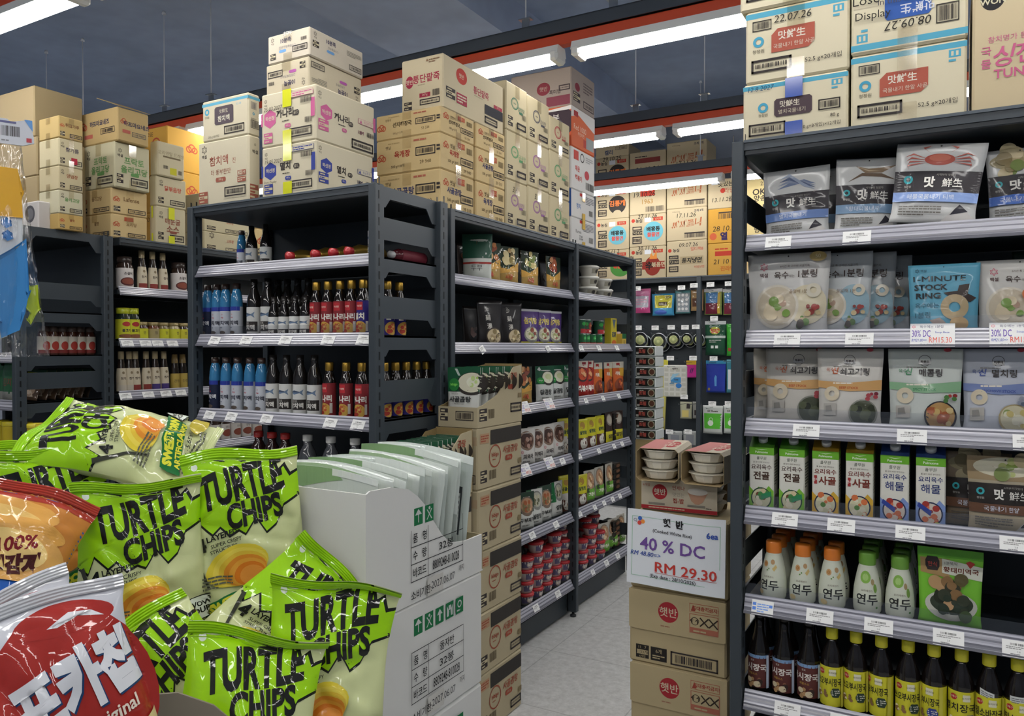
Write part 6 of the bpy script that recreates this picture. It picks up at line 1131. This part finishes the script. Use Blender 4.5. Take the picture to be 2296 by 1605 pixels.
    prof = [(-D / 2 + e, 0), (D / 2 - e, 0), (D / 2, e), (D / 2, H - e), (D / 2 - e, H), (-D / 2 + e, H), (-D / 2, H - e), (-D / 2, e)]; pin = [(a * .985, b * .985 + .0008) for a, b in prof]; vs = []; fs = []; N = 8
    for x in (-L / 2, L / 2 - .02): vs += [(x, a, b) for a, b in prof]
    for i in range(N): j = (i + 1) % N; fs.append((i, j, N + j, N + i))
    sl.add(vs, fs, M(CR)); vs2 = []
    for x in (-L / 2, L / 2 - .02): vs2 += [(x, a, b) for a, b in pin]
    sl.add(vs2, [f[::-1] for f in fs], M('#a8906a'))
    print_flat(sl, [R(0, 0, 1, .13, '#b03038'), ('g', .1, .03, .9, .1, 1, '#e0cdb0'), E(.25, .62, .1, None, '#b03038'), T('햇반', .25, .62, .22, '#ece0cc', b=.015), T('언제나', .5, .8, .15, '#a8584c', b=.01), T('맛있는', .5, .57, .14, '#a09a90'), T('집-밥', .5, .36, .17, '#a8483c', b=.02), ('p', [(.62, .7), (.88, .7), (.82, .4), (.77, .3), (.72, .3), (.67, .4)], '#c89a80'), E(.75, .73, .13, .12, '#e4e0d8'), R(.1, .17, .32, .24, '#8f8a80'), R(.62, .2, .85, .27, '#8f8a80'), T('6개입', .07, .84, .1, '#b05a4a'), ('g', .86, .16, .98, .22, 1, '#77706a')], (-L / 2, -D / 2, .006), (1, 0, 0), (0, 0, 1), (0, -1, 0), L - .02, H - .012)
    sl.obj('sleeve', t)
    for xx in (-.068, .07):
        for k in range(3): o = link('rice_bowl', rb, t); o.location = (xx, 0, .004 + k * .0345)
    for q, (px, yaw) in enumerate(((1467, .12), (1582, -.05))):
        p = atY(px, 1080, Y + .05); t = thing('rice_multipack', f'open-ended rice pack with three stacked bowls showing, {("at the post side", "on the aisle side")[1 - q]} of the top', 'rice pack', (p.x + .005, Y + .15, zt + H + .002), yaw, 'rice multipacks')
        W2, L2, H2 = .145, .27, .112; sl = MB(); prof = [(-W2 / 2 + e, 0), (W2 / 2 - e, 0), (W2 / 2, e), (W2 / 2, H2 - e), (W2 / 2 - e, H2), (-W2 / 2 + e, H2), (-W2 / 2, H2 - e), (-W2 / 2, e)]; vs = []; vs2 = []
        for y in (-L2 / 2, L2 / 2): vs += [(a, y, b) for a, b in prof]; vs2 += [(a * .98, y, b * .98 + .001) for a, b in prof]
        sl.add(vs, [f[::-1] for f in fs], M(CR)); sl.add(vs2, fs, M('#b8a27a'))
        for i in range(N): j = (i + 1) % N; sl.add([vs[i], vs[j], vs2[j], vs2[i]], [(0, 1, 2, 3)], M('#b8a27a'))
        print_flat(sl, [R(0, 0, .6, 1, '#c8807c'), E(.75, .5, .2, .3, '#b03038'), T('햇반', .75, .5, .2, '#ece0cc', rot=90)], (-W2 / 2 + e, -L2 / 2, H2), (1, 0, 0), (0, 1, 0), (0, 0, 1), W2 - 2 * e, L2)
        sl.obj('sleeve', t)
        for yy in (-.067, .068):
            for k in range(3): o = link('rice_bowl', rb, t); o.location = (0, yy, .003 + k * .0345); o.rotation_euler = (0, 0, .2 * k)
rice_stack()
def tray_box(label, x0, x1, y0, y1, z0, hb, right_pts, front_h, base, fo, so, group=None, inner='#a08a5e', back_h=None, left_h=None, name='display_carton', cat='cardboard box'):
    """open carton with cut-down walls: right wall outline right_pts (y from the front, z), front wall height front_h"""
    w, d = x1 - x0, y1 - y0; t = thing(name, label, cat, ((x0 + x1) / 2, (y0 + y1) / 2, z0), 0, group); e = .004; hw, hd = w / 2 - .001, d / 2 - .001; m = M(base)
    MB().box((-hw, -hd, .0005), (hw, hd, .004), m).obj('bottom_panel', t)
    f = MB().box((-hw, -hd, .004), (hw, -hd + e, front_h), m); 
    if fo: print_flat(f, fo, (-hw, -hd, 0), (1, 0, 0), (0, 0, 1), (0, -1, 0), 2 * hw, front_h)
    f.obj('front_panel', t)
    q = [(max(-hd + p[0] * (2 * hd) / d, -hd + e), p[1]) for p in right_pts] + [(hd - e, .004), (-hd + e, .004)]; q = [(min(a, hd - e), b) for a, b in q]
    r = MB().prism(q, 'yz', hw - e, hw, m)
    if so: print_flat(r, so, (hw, -hd, 0), (0, 1, 0), (0, 0, 1), (1, 0, 0), 2 * hd, hb)
    r.obj('side_panel', t); MB().prism(q, 'yz', -hw, -hw + e, M(inner)).obj('side_panel', t)
    MB().box((-hw, hd - e, .004), (hw, hd, back_h or hb), M(inner)).obj('back_panel', t)
    return t
def soup_stacks():
    h = .254; K = '#c0b393'; rd = '#a8503c'
    so = tbl(.06, .1, .2, .3, FB) + [('b', .24, .13, .4, .28, '#6b5f48'), R(.05, .74, .24, .9, '#c09a78'), ('g', .07, .76, .23, .88, 3, rd), R(.27, .7, .98, .94, '#3c3834'), ('o', .37, .5, .13, .014, rd), T('bibigo', .37, .52, .09, rd, b=.02), ('g', .31, .43, .43, .46, 1, rd), T('사골곰탕', .72, .57, .13, rd, b=.015), rr(.6, .38, .76, .47, rd), T('500 g', .68, .425, .05, K), ('b', .72, .1, .97, .24, FB, .03), R(.9, .28, .98, .37, '#8a7a5a')]
    fo = [R(.7, .72, .98, .86, '#c0a888'), ('b', .6, .1, .95, .25, FB, .02)]
    pm = lambda: soft_mesh('soup_pouch', .16, .238, .02, '#c9cac4', [R(0, .58, 1, 1, '#1f5238'), ('p', [(.22, .98), (.3, .98), (.4, .86), (.33, .86)], '#b8c4bc'), E(.75, .72, .46, .2, '#35302c'), E(.75, .74, .41, .17, '#cfcbb4'), E(.8, .75, .2, .09, '#dcdcc8')] + fruit(.8, .75, .16, ['#9ab85a', '#b8cc84', '#d8dcc0'], 6, 2) + [E(.22, .7, .17, .11, '#2a7a3a'), T('bibigo', .22, .7, .06, '#8ae060', b=.02), T('사골곰탕', .42, .45, .1, '#26282a', b=.03, w=.7), T('Beef Bone Soup', .4, .37, .03, '#6a6a66'), ('g', .15, .53, .5, .55, 1, '#8a8a84')], 61, L=.02, wr=.0015)
    me = cached('bibi', pm)
    for s, (x0, x1, y0, y1, n) in enumerate(((-1.833, -1.64, 2.617, 2.99, 5), (-1.83, -1.652, 2.2, 2.6, 4))):
        nm = ('taller soup stack', 'shorter soup stack')[s]
        for i in range(n): carton(f'brown bone soup carton, {ORD[i]} from the floor in the {nm}', x0, x1, y0, y1, i * h, (i + 1) * h, K, fo, so, group='bone soup cartons', rz=(0, .012, -.01, .008, 0)[i])
        d = y1 - y0; w = x1 - x0
        pts = [(d, h * .98), (d * .8, h * .95), (d * .62, h * .72), (d * .42, h * .5), (d * .12, h * .36), (0, h * .33)]
        tray_box(f'cut-open brown carton of green soup pouches topping the {nm}', x0, x1, y0, y1, n * h, h, pts[::-1], h * .33, K, tbl(.05, .3, .25, .9, FB) + [('b', .45, .35, .9, .8, FB, .04)], tbl(.04, .1, .2, .3, FB) + [('b', .22, .13, .36, .28, '#6b5f48'), ('b', .72, .18, .98, .34, FB, .03), R(.9, .42, .98, .5, '#8a7a5a'), T('곰탕', .8, .8, .12, rd, b=.02), rr(.66, .58, .8, .66, rd)], 'opened soup cartons')
        m = 11
        for i in range(m):
            y = y0 + .035 + (d - .07) * i / (m - 1); xo = (x0 + x1) / 2 + (.006 if i % 2 == 0 else -.006) * (1 if s == 0 else .5); dz = .006
            put('soup_pouch', f'green and white bone soup pouch, {ORD[i]} from the front, {("taller", "shorter")[s]} soup stack', 'pouch', me, (xo, y, n * h + dz), group='bone soup pouches in ' + ('the taller stack', 'the shorter stack')[s], rot=(-.04, .012 * (i % 3 - 1), .01), sc_=1.0 if s == 0 else .93)
soup_stacks()
def white_stack():
    h = .267; x0, x1, y0, y1 = -1.262, -.955, 1.125, 1.549; Wc = '#e9e9e5'; g = '#1f7a4a'
    def sq(u, v, k):
        s = .072; o = [R(u, v, u + s, v + .135, g)]; c = '#d8dcd8'; m = u + s / 2
        if k == 0: o += [('p', [(u + .008, v + .08), (m, v + .125), (u + s - .008, v + .08)], c), R(m - .003, v + .02, m + .003, v + .09, c)]
        if k == 1: o += [('p', [(u + .012, v + .02), (u + .02, v + .02), (u + s - .012, v + .1), (u + s - .02, v + .1)], c), ('p', [(u + s - .012, v + .02), (u + s - .02, v + .02), (u + .012, v + .1), (u + .02, v + .1)], c), E(m, v + .11, .008, None, c)]
        if k == 2: o += [R(m - .008, v + .02, m + .008, v + .08, c), ('p', [(u + .012, v + .075), (m, v + .12), (u + s - .012, v + .075)], c)]
        if k == 3: o += [('p', [(u + .01, v + .02), (u + .025, v + .02), (u + .03, v + .06), (u + .01, v + .11)], c), ('p', [(u + s - .01, v + .02), (u + s - .025, v + .02), (u + s - .03, v + .06), (u + s - .01, v + .11)], c), R(m - .012, v + .07, m + .012, v + .11, c)]
        if k == 4: o += [('o', m, v + .08, .02, .007, c), ('g', u + .01, v + .015, u + s - .01, v + .04, 1, c)]
        return o
    K = '#262628'
    def table(v0):
        o = []; a, b, c = .33, .47, .79
        for i in range(4): o.append(R(a, v0 + i * .135, c, v0 + i * .135 + .006, K))
        for u in (a, b, c - .003): o.append(R(u, v0, u + .003, v0 + .405, K))
        for i, (l, r) in enumerate((('바코드', '8809248-810028'), ('수   량', '32봉'), ('품   명', '돌자반'))):
            y = v0 + .07 + i * .135; o += [T(l, (a + b) / 2, y, .075, K, b=.012, w=.11), T(r, (b + c) / 2, y, .075, K, b=.008, **({'w': .24} if i == 0 else {'w': .13}))]
        return o + [T('소비기한:', .41, v0 - .1, .07, K, b=.01, w=.17), T('2027.06.07', .6, v0 - .085, .06, '#4a4a4e', w=.21), T('까지', .77, v0 - .05, .055, K, w=.045), R(.46, v0 - .16, .6, v0 - .02, '#d9d7d0')][::-1]
    icons = [x for k in range(5) for x in sq(.36 + k * .09, .74, k)]
    for i in range(4): carton(f'white seaweed snack carton with green handling icons, {ORD[i]} from the floor', x0, x1, y0, y1, i * h, (i + 1) * h, Wc, [], icons + table(.22), group='white seaweed cartons', rz=(0, -.004, .004, -.003)[i])
    P = []
    for cx, cy in ((810, 655), (880, 618), (1060, 585), (1210, 600), (1290, 660), (1350, 730), (1420, 860), (1500, 990), (1560, 1042), (1600, 1055), (1700, 1040), (1835, 985)):
        q = atX(cx / 3.821 + 600, cy / 3.821 + 940, x1); P.append((min(max(q.y - y0, 0), y1 - y0), q.z - 4 * h))
    P[-1] = (y1 - y0, P[-1][1])
    cut = [x for k in range(2) for x in sq(.36 + k * .09, .6, k)]
    t = tray_box('opened white carton with a cut-down side, full of silver seaweed pouches', x0, x1, y0, y1, 4 * h, h, P, P[0][1], Wc, [('p', [(.02, .58), (.25, .3), (.48, .58), (.25, .86)], g), R(.04, .42, .16, .72, '#1c1c1e'), R(.27, .38, .32, .76, '#1c1c1e'), R(.3, .58, .4, .63, '#1c1c1e'), R(.12, .3, .36, .33, '#1c1c1e')], [x for x in cut] + [o for o in table(.17) if not (o[0] == 't' and o[1] == '돌자반') and not (o[0] == 'r' and abs(o[2] - (.17 + 3 * .135)) < .01)], inner='#a89a78', back_h=P[-1][1])
    # the removed piece of print stays clear of the cut: short lines only where card is left
    ks = [['#c4ccc4', [('p', [(.0, .9), (.3, .84), (.7, .93), (.6, 1), (0, 1)], '#86a878'), R(.6, .95, 1, 1, '#dfe5df'), R(.1, .1, .9, .8, '#bcc5bd')]], ['#ccd3cc', [('p', [(0, .93), (.5, .9), (.8, .95), (.4, .98), (0, .98)], '#a3bd96'), R(.0, .0, 1, .5, '#b8c0ba')]], ['#bcc5be', [('p', [(0, .86), (.4, .88), (.55, .95), (.1, .98), (0, .96)], '#74995f'), R(.55, .93, 1, 1, '#dfe5e0'), R(.74, .3, .93, .72, '#33363a'), R(.755, .32, .915, .66, '#b8beba'), ('g', .76, .33, .91, .65, 7, '#44474a')]]]
    for i in range(12):
        y = y0 + .042 + .315 * i / 11; me = cached(('sea', i % 3), lambda: soft_mesh('seaweed_pouch', .262, .272, .019, ks[i % 3][0], ks[i % 3][1], 70 + i % 3, mat='frost', nu=16, nv=16, wr=.003, curl=.014, droop=.05))
        put('seaweed_pouch', f'silvery seaweed snack pouch in the opened white carton, {ORD[i]} from the front', 'pouch', me, ((x0 + x1) / 2 + .004 * (i % 3 - 1), y, 4 * h + .0135), group='silver seaweed pouches', rot=(-.05, .035 * ((i * 2) % 5 - 2) / 2 + .025, .05), sc_=1.0 + .02 * (i % 2) + (.03 if i > 8 else 0))
white_stack()
# ================================================================ foreground: snack bags in their bin, hanging toy
def bin_():
    x0, x1, y0, y1, z0, h = -1.72, -.962, .36, 1.118, .46, .40
    carton('closed brown carton under the snack bin', x0, x1, y0, y1, 0, z0, TAN)
    t = thing('snack_bin', 'large open cardboard bin with torn edges holding snack bags', 'cardboard box', ((x0 + x1) / 2, (y0 + y1) / 2, z0)); w, d = x1 - x0, y1 - y0; m = M('#8f8676'); r = random.Random(3)
    MB().box((-w / 2, -d / 2, .0005), (w / 2, d / 2, .005), m).obj('bottom_panel', t)
    def torn(L, n=40): return [(-L / 2, 0)] + [(L / 2, 0)] + [(L / 2 - L * i / n, h - .012 + r.uniform(-.008, .01)) for i in range(n + 1)]
    for nm, pl, a, b in (('front_panel', 'xz', -d / 2, -d / 2 + .005), ('back_panel', 'xz', d / 2 - .005, d / 2)): MB().prism(torn(w), pl, a, b, m).obj(nm, t)
    for a, b in ((-w / 2, -w / 2 + .005), (w / 2 - .005, w / 2)): MB().prism(torn(d), 'yz', a, b, m).obj('side_panel', t)
    f = MB().prism([(-.09, -.34), (.1, -.34), (.1, .02), (.07, .05), (.02, .075), (-.04, .078), (-.09, .05)], 'xz', -.0025, .0025, m); o = f.obj('torn_flap', t)
    p = atD(365, 1605, 1.13); o.location = (p.x - t.location.x, p.y - t.location.y, p.z - z0 - .045); o.rotation_euler = (-.08, 0, YAW + .3)
bin_()
def place(o, px, py, d, roll, yaw, pitch):
    phi = -math.atan((px - CX) / F); o.matrix_world = Matrix.Translation(atD(px, py, d)) @ Matrix.Rotation(YAW + phi + yaw, 4, 'Z') @ Matrix.Rotation(pitch, 4, 'X') @ Matrix.Rotation(roll, 4, 'Y')
CREAM, LIME, BLK = '#c9d09a', '#98cf12', '#191a17'
def a_turtle():
    z = [(0, .565), (.09, .53), (.13, .615), (.24, .555), (.3, .59), (.38, .54), (.46, .57), (.52, .55), (.61, .64), (.7, .56), (.78, .6), (.86, .7), (1, .74)]
    lime = z + [(1, .86), (.93, .84), (.88, .9), (.83, .87), (.78, .935), (.76, 1), (0, 1)]
    blk = [(u, v - .014) for u, v in z] + [(1, .875), (.94, .862), (.89, .922), (.84, .892), (.8, .95), (.78, 1), (.0, 1)]
    o = [('p', blk, BLK), ('p', lime, LIME), E(.1, .915, .028, None, '#dfe6d8')]
    o += [T('TURTLE', .5, .815, .185, BLK, b=.04, w=.76, rot=14, q=3, sk=.12), T('CHIPS', .6, .665, .135, BLK, b=.04, w=.5, rot=14, q=3, sk=.12)]
    o += [('p', [(.03, .55), (.06, .56), (.22, .28), (.2, .28)], '#3a3c30'), T('4', .15, .5, .075, BLK, b=.05, rot=12), T('LAYERED', .32, .545, .03, BLK, b=.03, rot=12), T('SUPER CRISPY', .36, .508, .02, BLK, b=.01, rot=12), T('STRUCTURE', .34, .475, .02, BLK, b=.01, rot=12)]
    for i in range(7):      # layered corn shell
        a = math.radians(18); u, v, ru, rv = .45 + .022 * i, .385 - .008 * i, .27 - .028 * i, .105 - .009 * i
        pts = [(u + ru * x * math.cos(a) - rv * 1.5 * y * math.sin(a), v + (ru * x * math.sin(a) * .66 + rv * y * math.cos(a))) for x, y in ell(26)]
        o.append(('p', pts, ('#d8c43c', '#e0cc50', '#d9b83c', '#d88a2c', '#e0a03c', '#d87a24', '#e39440')[i]))
    o += [('g', .1, .27, .42, .34, 4, '#5a5c4c')]
    L = lambda u, v: (u * math.cos(.29) - v * .64 * math.sin(.29) + .5, u * 1.0 * math.sin(.29) * .66 + v * math.cos(.29) + .2)
    o += [('p', [L(-.36, -.05), L(-.3, -.055), L(.36, -.055), L(.36, .06), L(-.34, .06), L(-.37, .02)], '#1c6a34'), T('SWEET CORN', .5, .222, .05, '#d8d83c', b=.07, w=.62, rot=16), T('ARTIFICIAL FLAVOR', .515, .168, .034, '#d8d83c', b=.04, w=.62, rot=16), T('NET WT. : 5.65oz (160g)', .47, .112, .026, BLK, b=.015, w=.6, rot=16), ('g', .2, .055, .8, .1, 3, '#4a4c40'), E(.88, .14, .16, .05, '#b8a83c')]
    o += [E(.94, .29, .13, .065, BLK), E(.94, .29, .12, .06, '#d4dcd0'), T('WOW!', .93, .305, .03, BLK, b=.03, rot=12), T('FOUR', .93, .27, .03, BLK, b=.03, rot=12), R(0, .935, .76, .94, '#a8d83c')]
    return o
def a_poca():
    bl, rd = '#2a6ab8', '#9c2a24'
    o = [('p', [(.0, .6), (.1, .72), (.24, .82), (.2, .76), (.13, .64), (.12, .45), (.18, .22), (.1, .1), (0, .06)], bl), E(.63, .56, .46, .36, rd), E(.68, .87, .26, .06, rd), ('p', [(.58, .85), (.7, .89), (.82, .88), (.88, .85), (.74, .87), (.63, .845)], '#d4d4d8'), T('오리온', .2, .8, .045, '#b03038', b=.02, rot=10)]
    for d, c in ((.008, '#1c3c64'), (0, '#d3d5da')): o.append(T('포카칩', .64 + d, .63 - d, .25, c, b=.055, w=.68, rot=12, sk=.1, q=3))
    return o + [T('Original', .76, .46, .07, '#e0d4c4', b=.02, rot=10, sk=.15), T('오리지널', .5, .41, .03, '#c8a8a0', rot=10), ('p', [(.35, .1), (.6, .28), (1, .42), (1, .1)], '#d8c890'), T('생감자', .77, .26, .12, '#5a2a1c', b=.06, rot=16)]
def a_blue():
    return [R(0, .62, 1, 1, '#c8823c'), R(0, .9, 1, 1, '#a83a2c'), E(.4, .82, .4, .08, '#d8a050'), E(.35, .78, .35, .07, '#e0b86c'), E(.6, .74, .3, .06, '#d8a050'), E(.55, .62, .42, .13, '#d8a45c'), E(.5, .63, .32, .1, '#e8c880'), T('100%', .6, .67, .07, '#7a1f24', b=.03, rot=15), T('생감자', .62, .57, .1, '#4a1c1c', b=.06, rot=15), ('g', .3, .2, .8, .26, 2, '#7aa8dc')]
def bag(label, px, py, d, roll, yaw, pitch, w=.225, h=.345, t=.078, seed=1, art=None, base=CREAM, name='chip_bag', grp='green corn chip bags', flop=.0, L=.009, cat='snack bag', mat='film', wr=.0065):
    me = soft_mesh('bag_body', w, h, t, base, art if art is not None else a_turtle(), seed, 'pillow', mat, 48, 66, L=L, wr=wr, nw=22, flop=flop, wav=.035)
    me.transform(Matrix.Translation((0, 0, -h / 2)))
    o = bpy.data.objects.new(name, None); COL.objects.link(o); o.empty_display_size = .05; link('bag_body', me, o)
    # crimped seals as ribs
    b, fr = soft(w, h, t, seed, 'pillow', wr=wr, nw=22, flop=flop, wav=.035)
    for v0, v1 in ((.003, .05), (.945, .997)):
        mb = MB(); n = 22; m = 9; U, V = np.meshgrid(np.linspace(0, 1, n + 1), np.linspace(v0, v1, m)); k = np.tile((np.arange(m) % 2)[:, None] * .0012 + .0009, (1, n + 1)); k = k + 0
        top = v0 > .5; vs = fr(U.ravel(), V.ravel(), 0) + 0; nrm = fr(U.ravel(), V.ravel(), .001) - vs; vs = vs + nrm / .001 * (k.ravel()[:, None] + .0022); vs[:, 2] -= h / 2
        fs = [(j * (n + 1) + i, j * (n + 1) + i + 1, (j + 1) * (n + 1) + i + 1, (j + 1) * (n + 1) + i) for j in range(m - 1) for i in range(n)]
        col = (LIME if top else base) if art is None else ('#c0c2c6' if base != '#2258ac' or not top else '#a83a2c'); mb.add(vs, fs, M(col, mat), False); mb.obj('crimped_seal', o)
    place(o, px, py, d, math.radians(roll), math.radians(yaw), math.radians(pitch)); return tag(o, label, cat, grp)
B = bag
B('upright green corn chip bag standing against the white cartons', 550, 1212, 1.49, -4, -8, -6, seed=1, h=.355)
B('upright green corn chip bag in front, second from the white cartons', 318, 1285, 1.41, -2, -4, -8, seed=2, flop=.5)
B('green corn chip bag behind the orange and blue bag', 118, 1195, 1.5, -3, 6, -10, seed=3, flop=.4)
B('green corn chip bag at the back left, mostly hidden', 60, 1165, 1.68, 6, 10, -22, seed=4)
B('green corn chip bag lying flat on top of the pile', 275, 995, 1.6, -66, 0, -58, seed=5, t=.1)
B('green corn chip bag tipped over with its seal toward the white carton', 615, 1425, 1.42, 50, 0, -10, seed=6, flop=.6)
B('green corn chip bag at the right edge of the bin', 728, 1520, 1.33, 8, -6, -12, seed=7, flop=.9)
B('green corn chip bag nearest the viewer at the bottom middle', 540, 1665, 1.2, 12, 0, -24, seed=8, flop=.9)
B('green corn chip bag lying askew beside the white potato chip bag', 395, 1595, 1.29, -30, 0, -20, seed=9)
B('blue and orange potato chip bag lying at the left edge', -35, 1300, 1.22, 27, 12, -22, w=.24, h=.33, seed=10, art=a_blue(), base='#2258ac', grp=None)
B('white and red potato chip bag in the foreground corner', 115, 1625, 1.0, -9, 8, -14, w=.245, h=.33, t=.1, seed=11, art=a_poca(), base='#c3c5cc', grp='white potato chip bags')
B('white and red potato chip bag tucked behind the foreground one', 40, 1590, 1.1, -16, 6, -16, w=.24, h=.33, t=.08, seed=12, art=a_poca(), base='#c3c5cc', grp='white potato chip bags')
def toy():
    k = 1.5 / F; X = lambda px: px * k; Z = lambda py: (560 - py) * k
    p = atD(0, 560, 1.5); t = thing('toy_water_gun', 'blue and yellow toy water gun in a clear hanging bag with header card', 'toy', p, YAW - math.atan(-CX / F), None)
    def ex(pts, y0, y1, col, name, kind='plastic', art=None):
        mb = MB(); mb.prism([(X(a), Z(b)) for a, b in pts], 'xz', y0, y1, M(col, kind))
        if art: print_flat(mb, art, (0, y0, 0), (1, 0, 0), (0, 0, 1), (0, -1, 0), 1, 1, 'plastic')
        o = mb.obj(name, t); bv = o.modifiers.new('b', 'BEVEL'); bv.width = .006; bv.segments = 2; bv.limit_method = 'ANGLE'; return o
    ex([(-110, 395), (-20, 384), (30, 386), (44, 432), (36, 446), (38, 484), (-120, 488)], -.028, .028, '#d9a52c', 'yellow_tank')
    ex([(-120, 490), (38, 486), (42, 548), (20, 560), (-10, 580), (-120, 600)], -.024, .024, '#cfd2d4', 'white_shell')
    ex([(-120, 602), (-10, 583), (20, 561), (44, 546), (52, 600), (54, 655), (44, 668), (46, 700), (30, 735), (5, 748), (-4, 720), (-60, 700), (-120, 690)], -.027, .027, '#3d86c4', 'blue_body')
    ex([(-100, 692), (-60, 702), (-4, 722), (4, 750), (-30, 762), (-100, 752)], -.02, .02, '#cfd2d4', 'white_grip')
    ex([(54, 641), (68, 640), (72, 665), (75, 692), (66, 706), (56, 722), (50, 716), (56, 700), (46, 688), (48, 668)], -.014, .014, '#b9cc2e', 'lime_trigger')
    for i, (cx, cy) in enumerate(((12, 502), (14, 530))):
        ex([(cx + 9 * math.cos(PI / 6 + j * PI / 3), cy + 9 * math.sin(PI / 6 + j * PI / 3)) for j in range(6)], -.0275, -.02, '#3a7cc0', 'blue_hexagon')
    # clear film bag around it
    mb = MB(); n, m = 26, 40; r = random.Random(4); vs = []; fs = []
    for j in range(m + 1):
        v = j / m; py = 318 + v * (800 - 318); xr = 44 + 50 * v ** 1.3 + r.uniform(-1.5, 1.5); xl = -190 - 10 * v; th = .042 * math.sin(PI * min(1, max(.0, (v - .0) * .92))) ** .6
        for i in range(2 * n):
            u = i / n if i <= n else 2 - i / n; s = -1 if i <= n else 1; y = s * th * max(0, 1 - (2 * u - 1) ** 2) ** .5; y += .004 * math.sin(u * 31 + v * 9) * (1 if th > .01 else .2)
            vs.append((X(xl + (xr - xl) * u), y, Z(py)))
    for j in range(m):
        for i in range(2 * n): q = (i + 1) % (2 * n); fs.append((j * 2 * n + i, j * 2 * n + q, (j + 1) * 2 * n + q, (j + 1) * 2 * n + i))
    mb.add(vs, fs, M('#ffffff', 'wrap'), True); mb.obj('clear_bag', t)
    mb = MB(); pts = [(-190, 262), (16, 266), (22, 272), (58, 262), (66, 300), (67, 314), (45, 322), (-30, 322), (-190, 320)]
    mb.prism([(X(a), Z(b)) for a, b in pts], 'xz', -.004, .002, M('#c9ccd4', 'pouch'))
    A = [('p', [(.125, .63), (.24, .66), (.25, .5)], '#6a9ad0')]
    wq, hq = X(66) - X(-190), Z(262) - Z(322)
    print_flat(mb, [('b', .757, .3, .895, .68, FB), R(.745, .78, .87, .86, '#6a6a90'), R(.945, .14, .985, .3, '#b84a54'), ('p', [(.93, .98), (.99, .98), (.995, .55)], '#6a9ad0'), ('g', .76, .08, .85, .18, 1, '#8a8a90')], (X(-190), -.004, Z(322)), (1, 0, 0), (0, 0, 1), (0, -1, 0), wq, hq, 'paper'); mb.obj('header_card', t)
    # stand with the peg it hangs from, beyond the picture's left edge
    c = t.matrix_world if False else (Matrix.Translation(p) @ Matrix.Rotation(t.rotation_euler.z, 4, 'Z'))
    a = c @ Vector((X(-62), .0, Z(276))); s = thing('display_stand', 'dark floor stand whose peg carries the toy water gun', 'display stand', (0, 0, 0))
    q = c @ Vector((X(-330), .37, 0))
    MB().lathe([(0, 0), (.16, 0), (.16, .012), (.02, .02), (.016, .03), (.016, 2.1), (0, 2.1)], M(FRAME, 'paint'), 16, (q.x, q.y)).obj('pole', s)
    b = c @ Vector((X(-62), .12, Z(276))); MB().tube([(q.x, q.y, a.z), tuple(b), tuple(a), tuple(c @ Vector((X(-62), -.02, Z(276))))], .003, M('#8a8f94', 'metal'), 6).obj('peg', s)
toy()
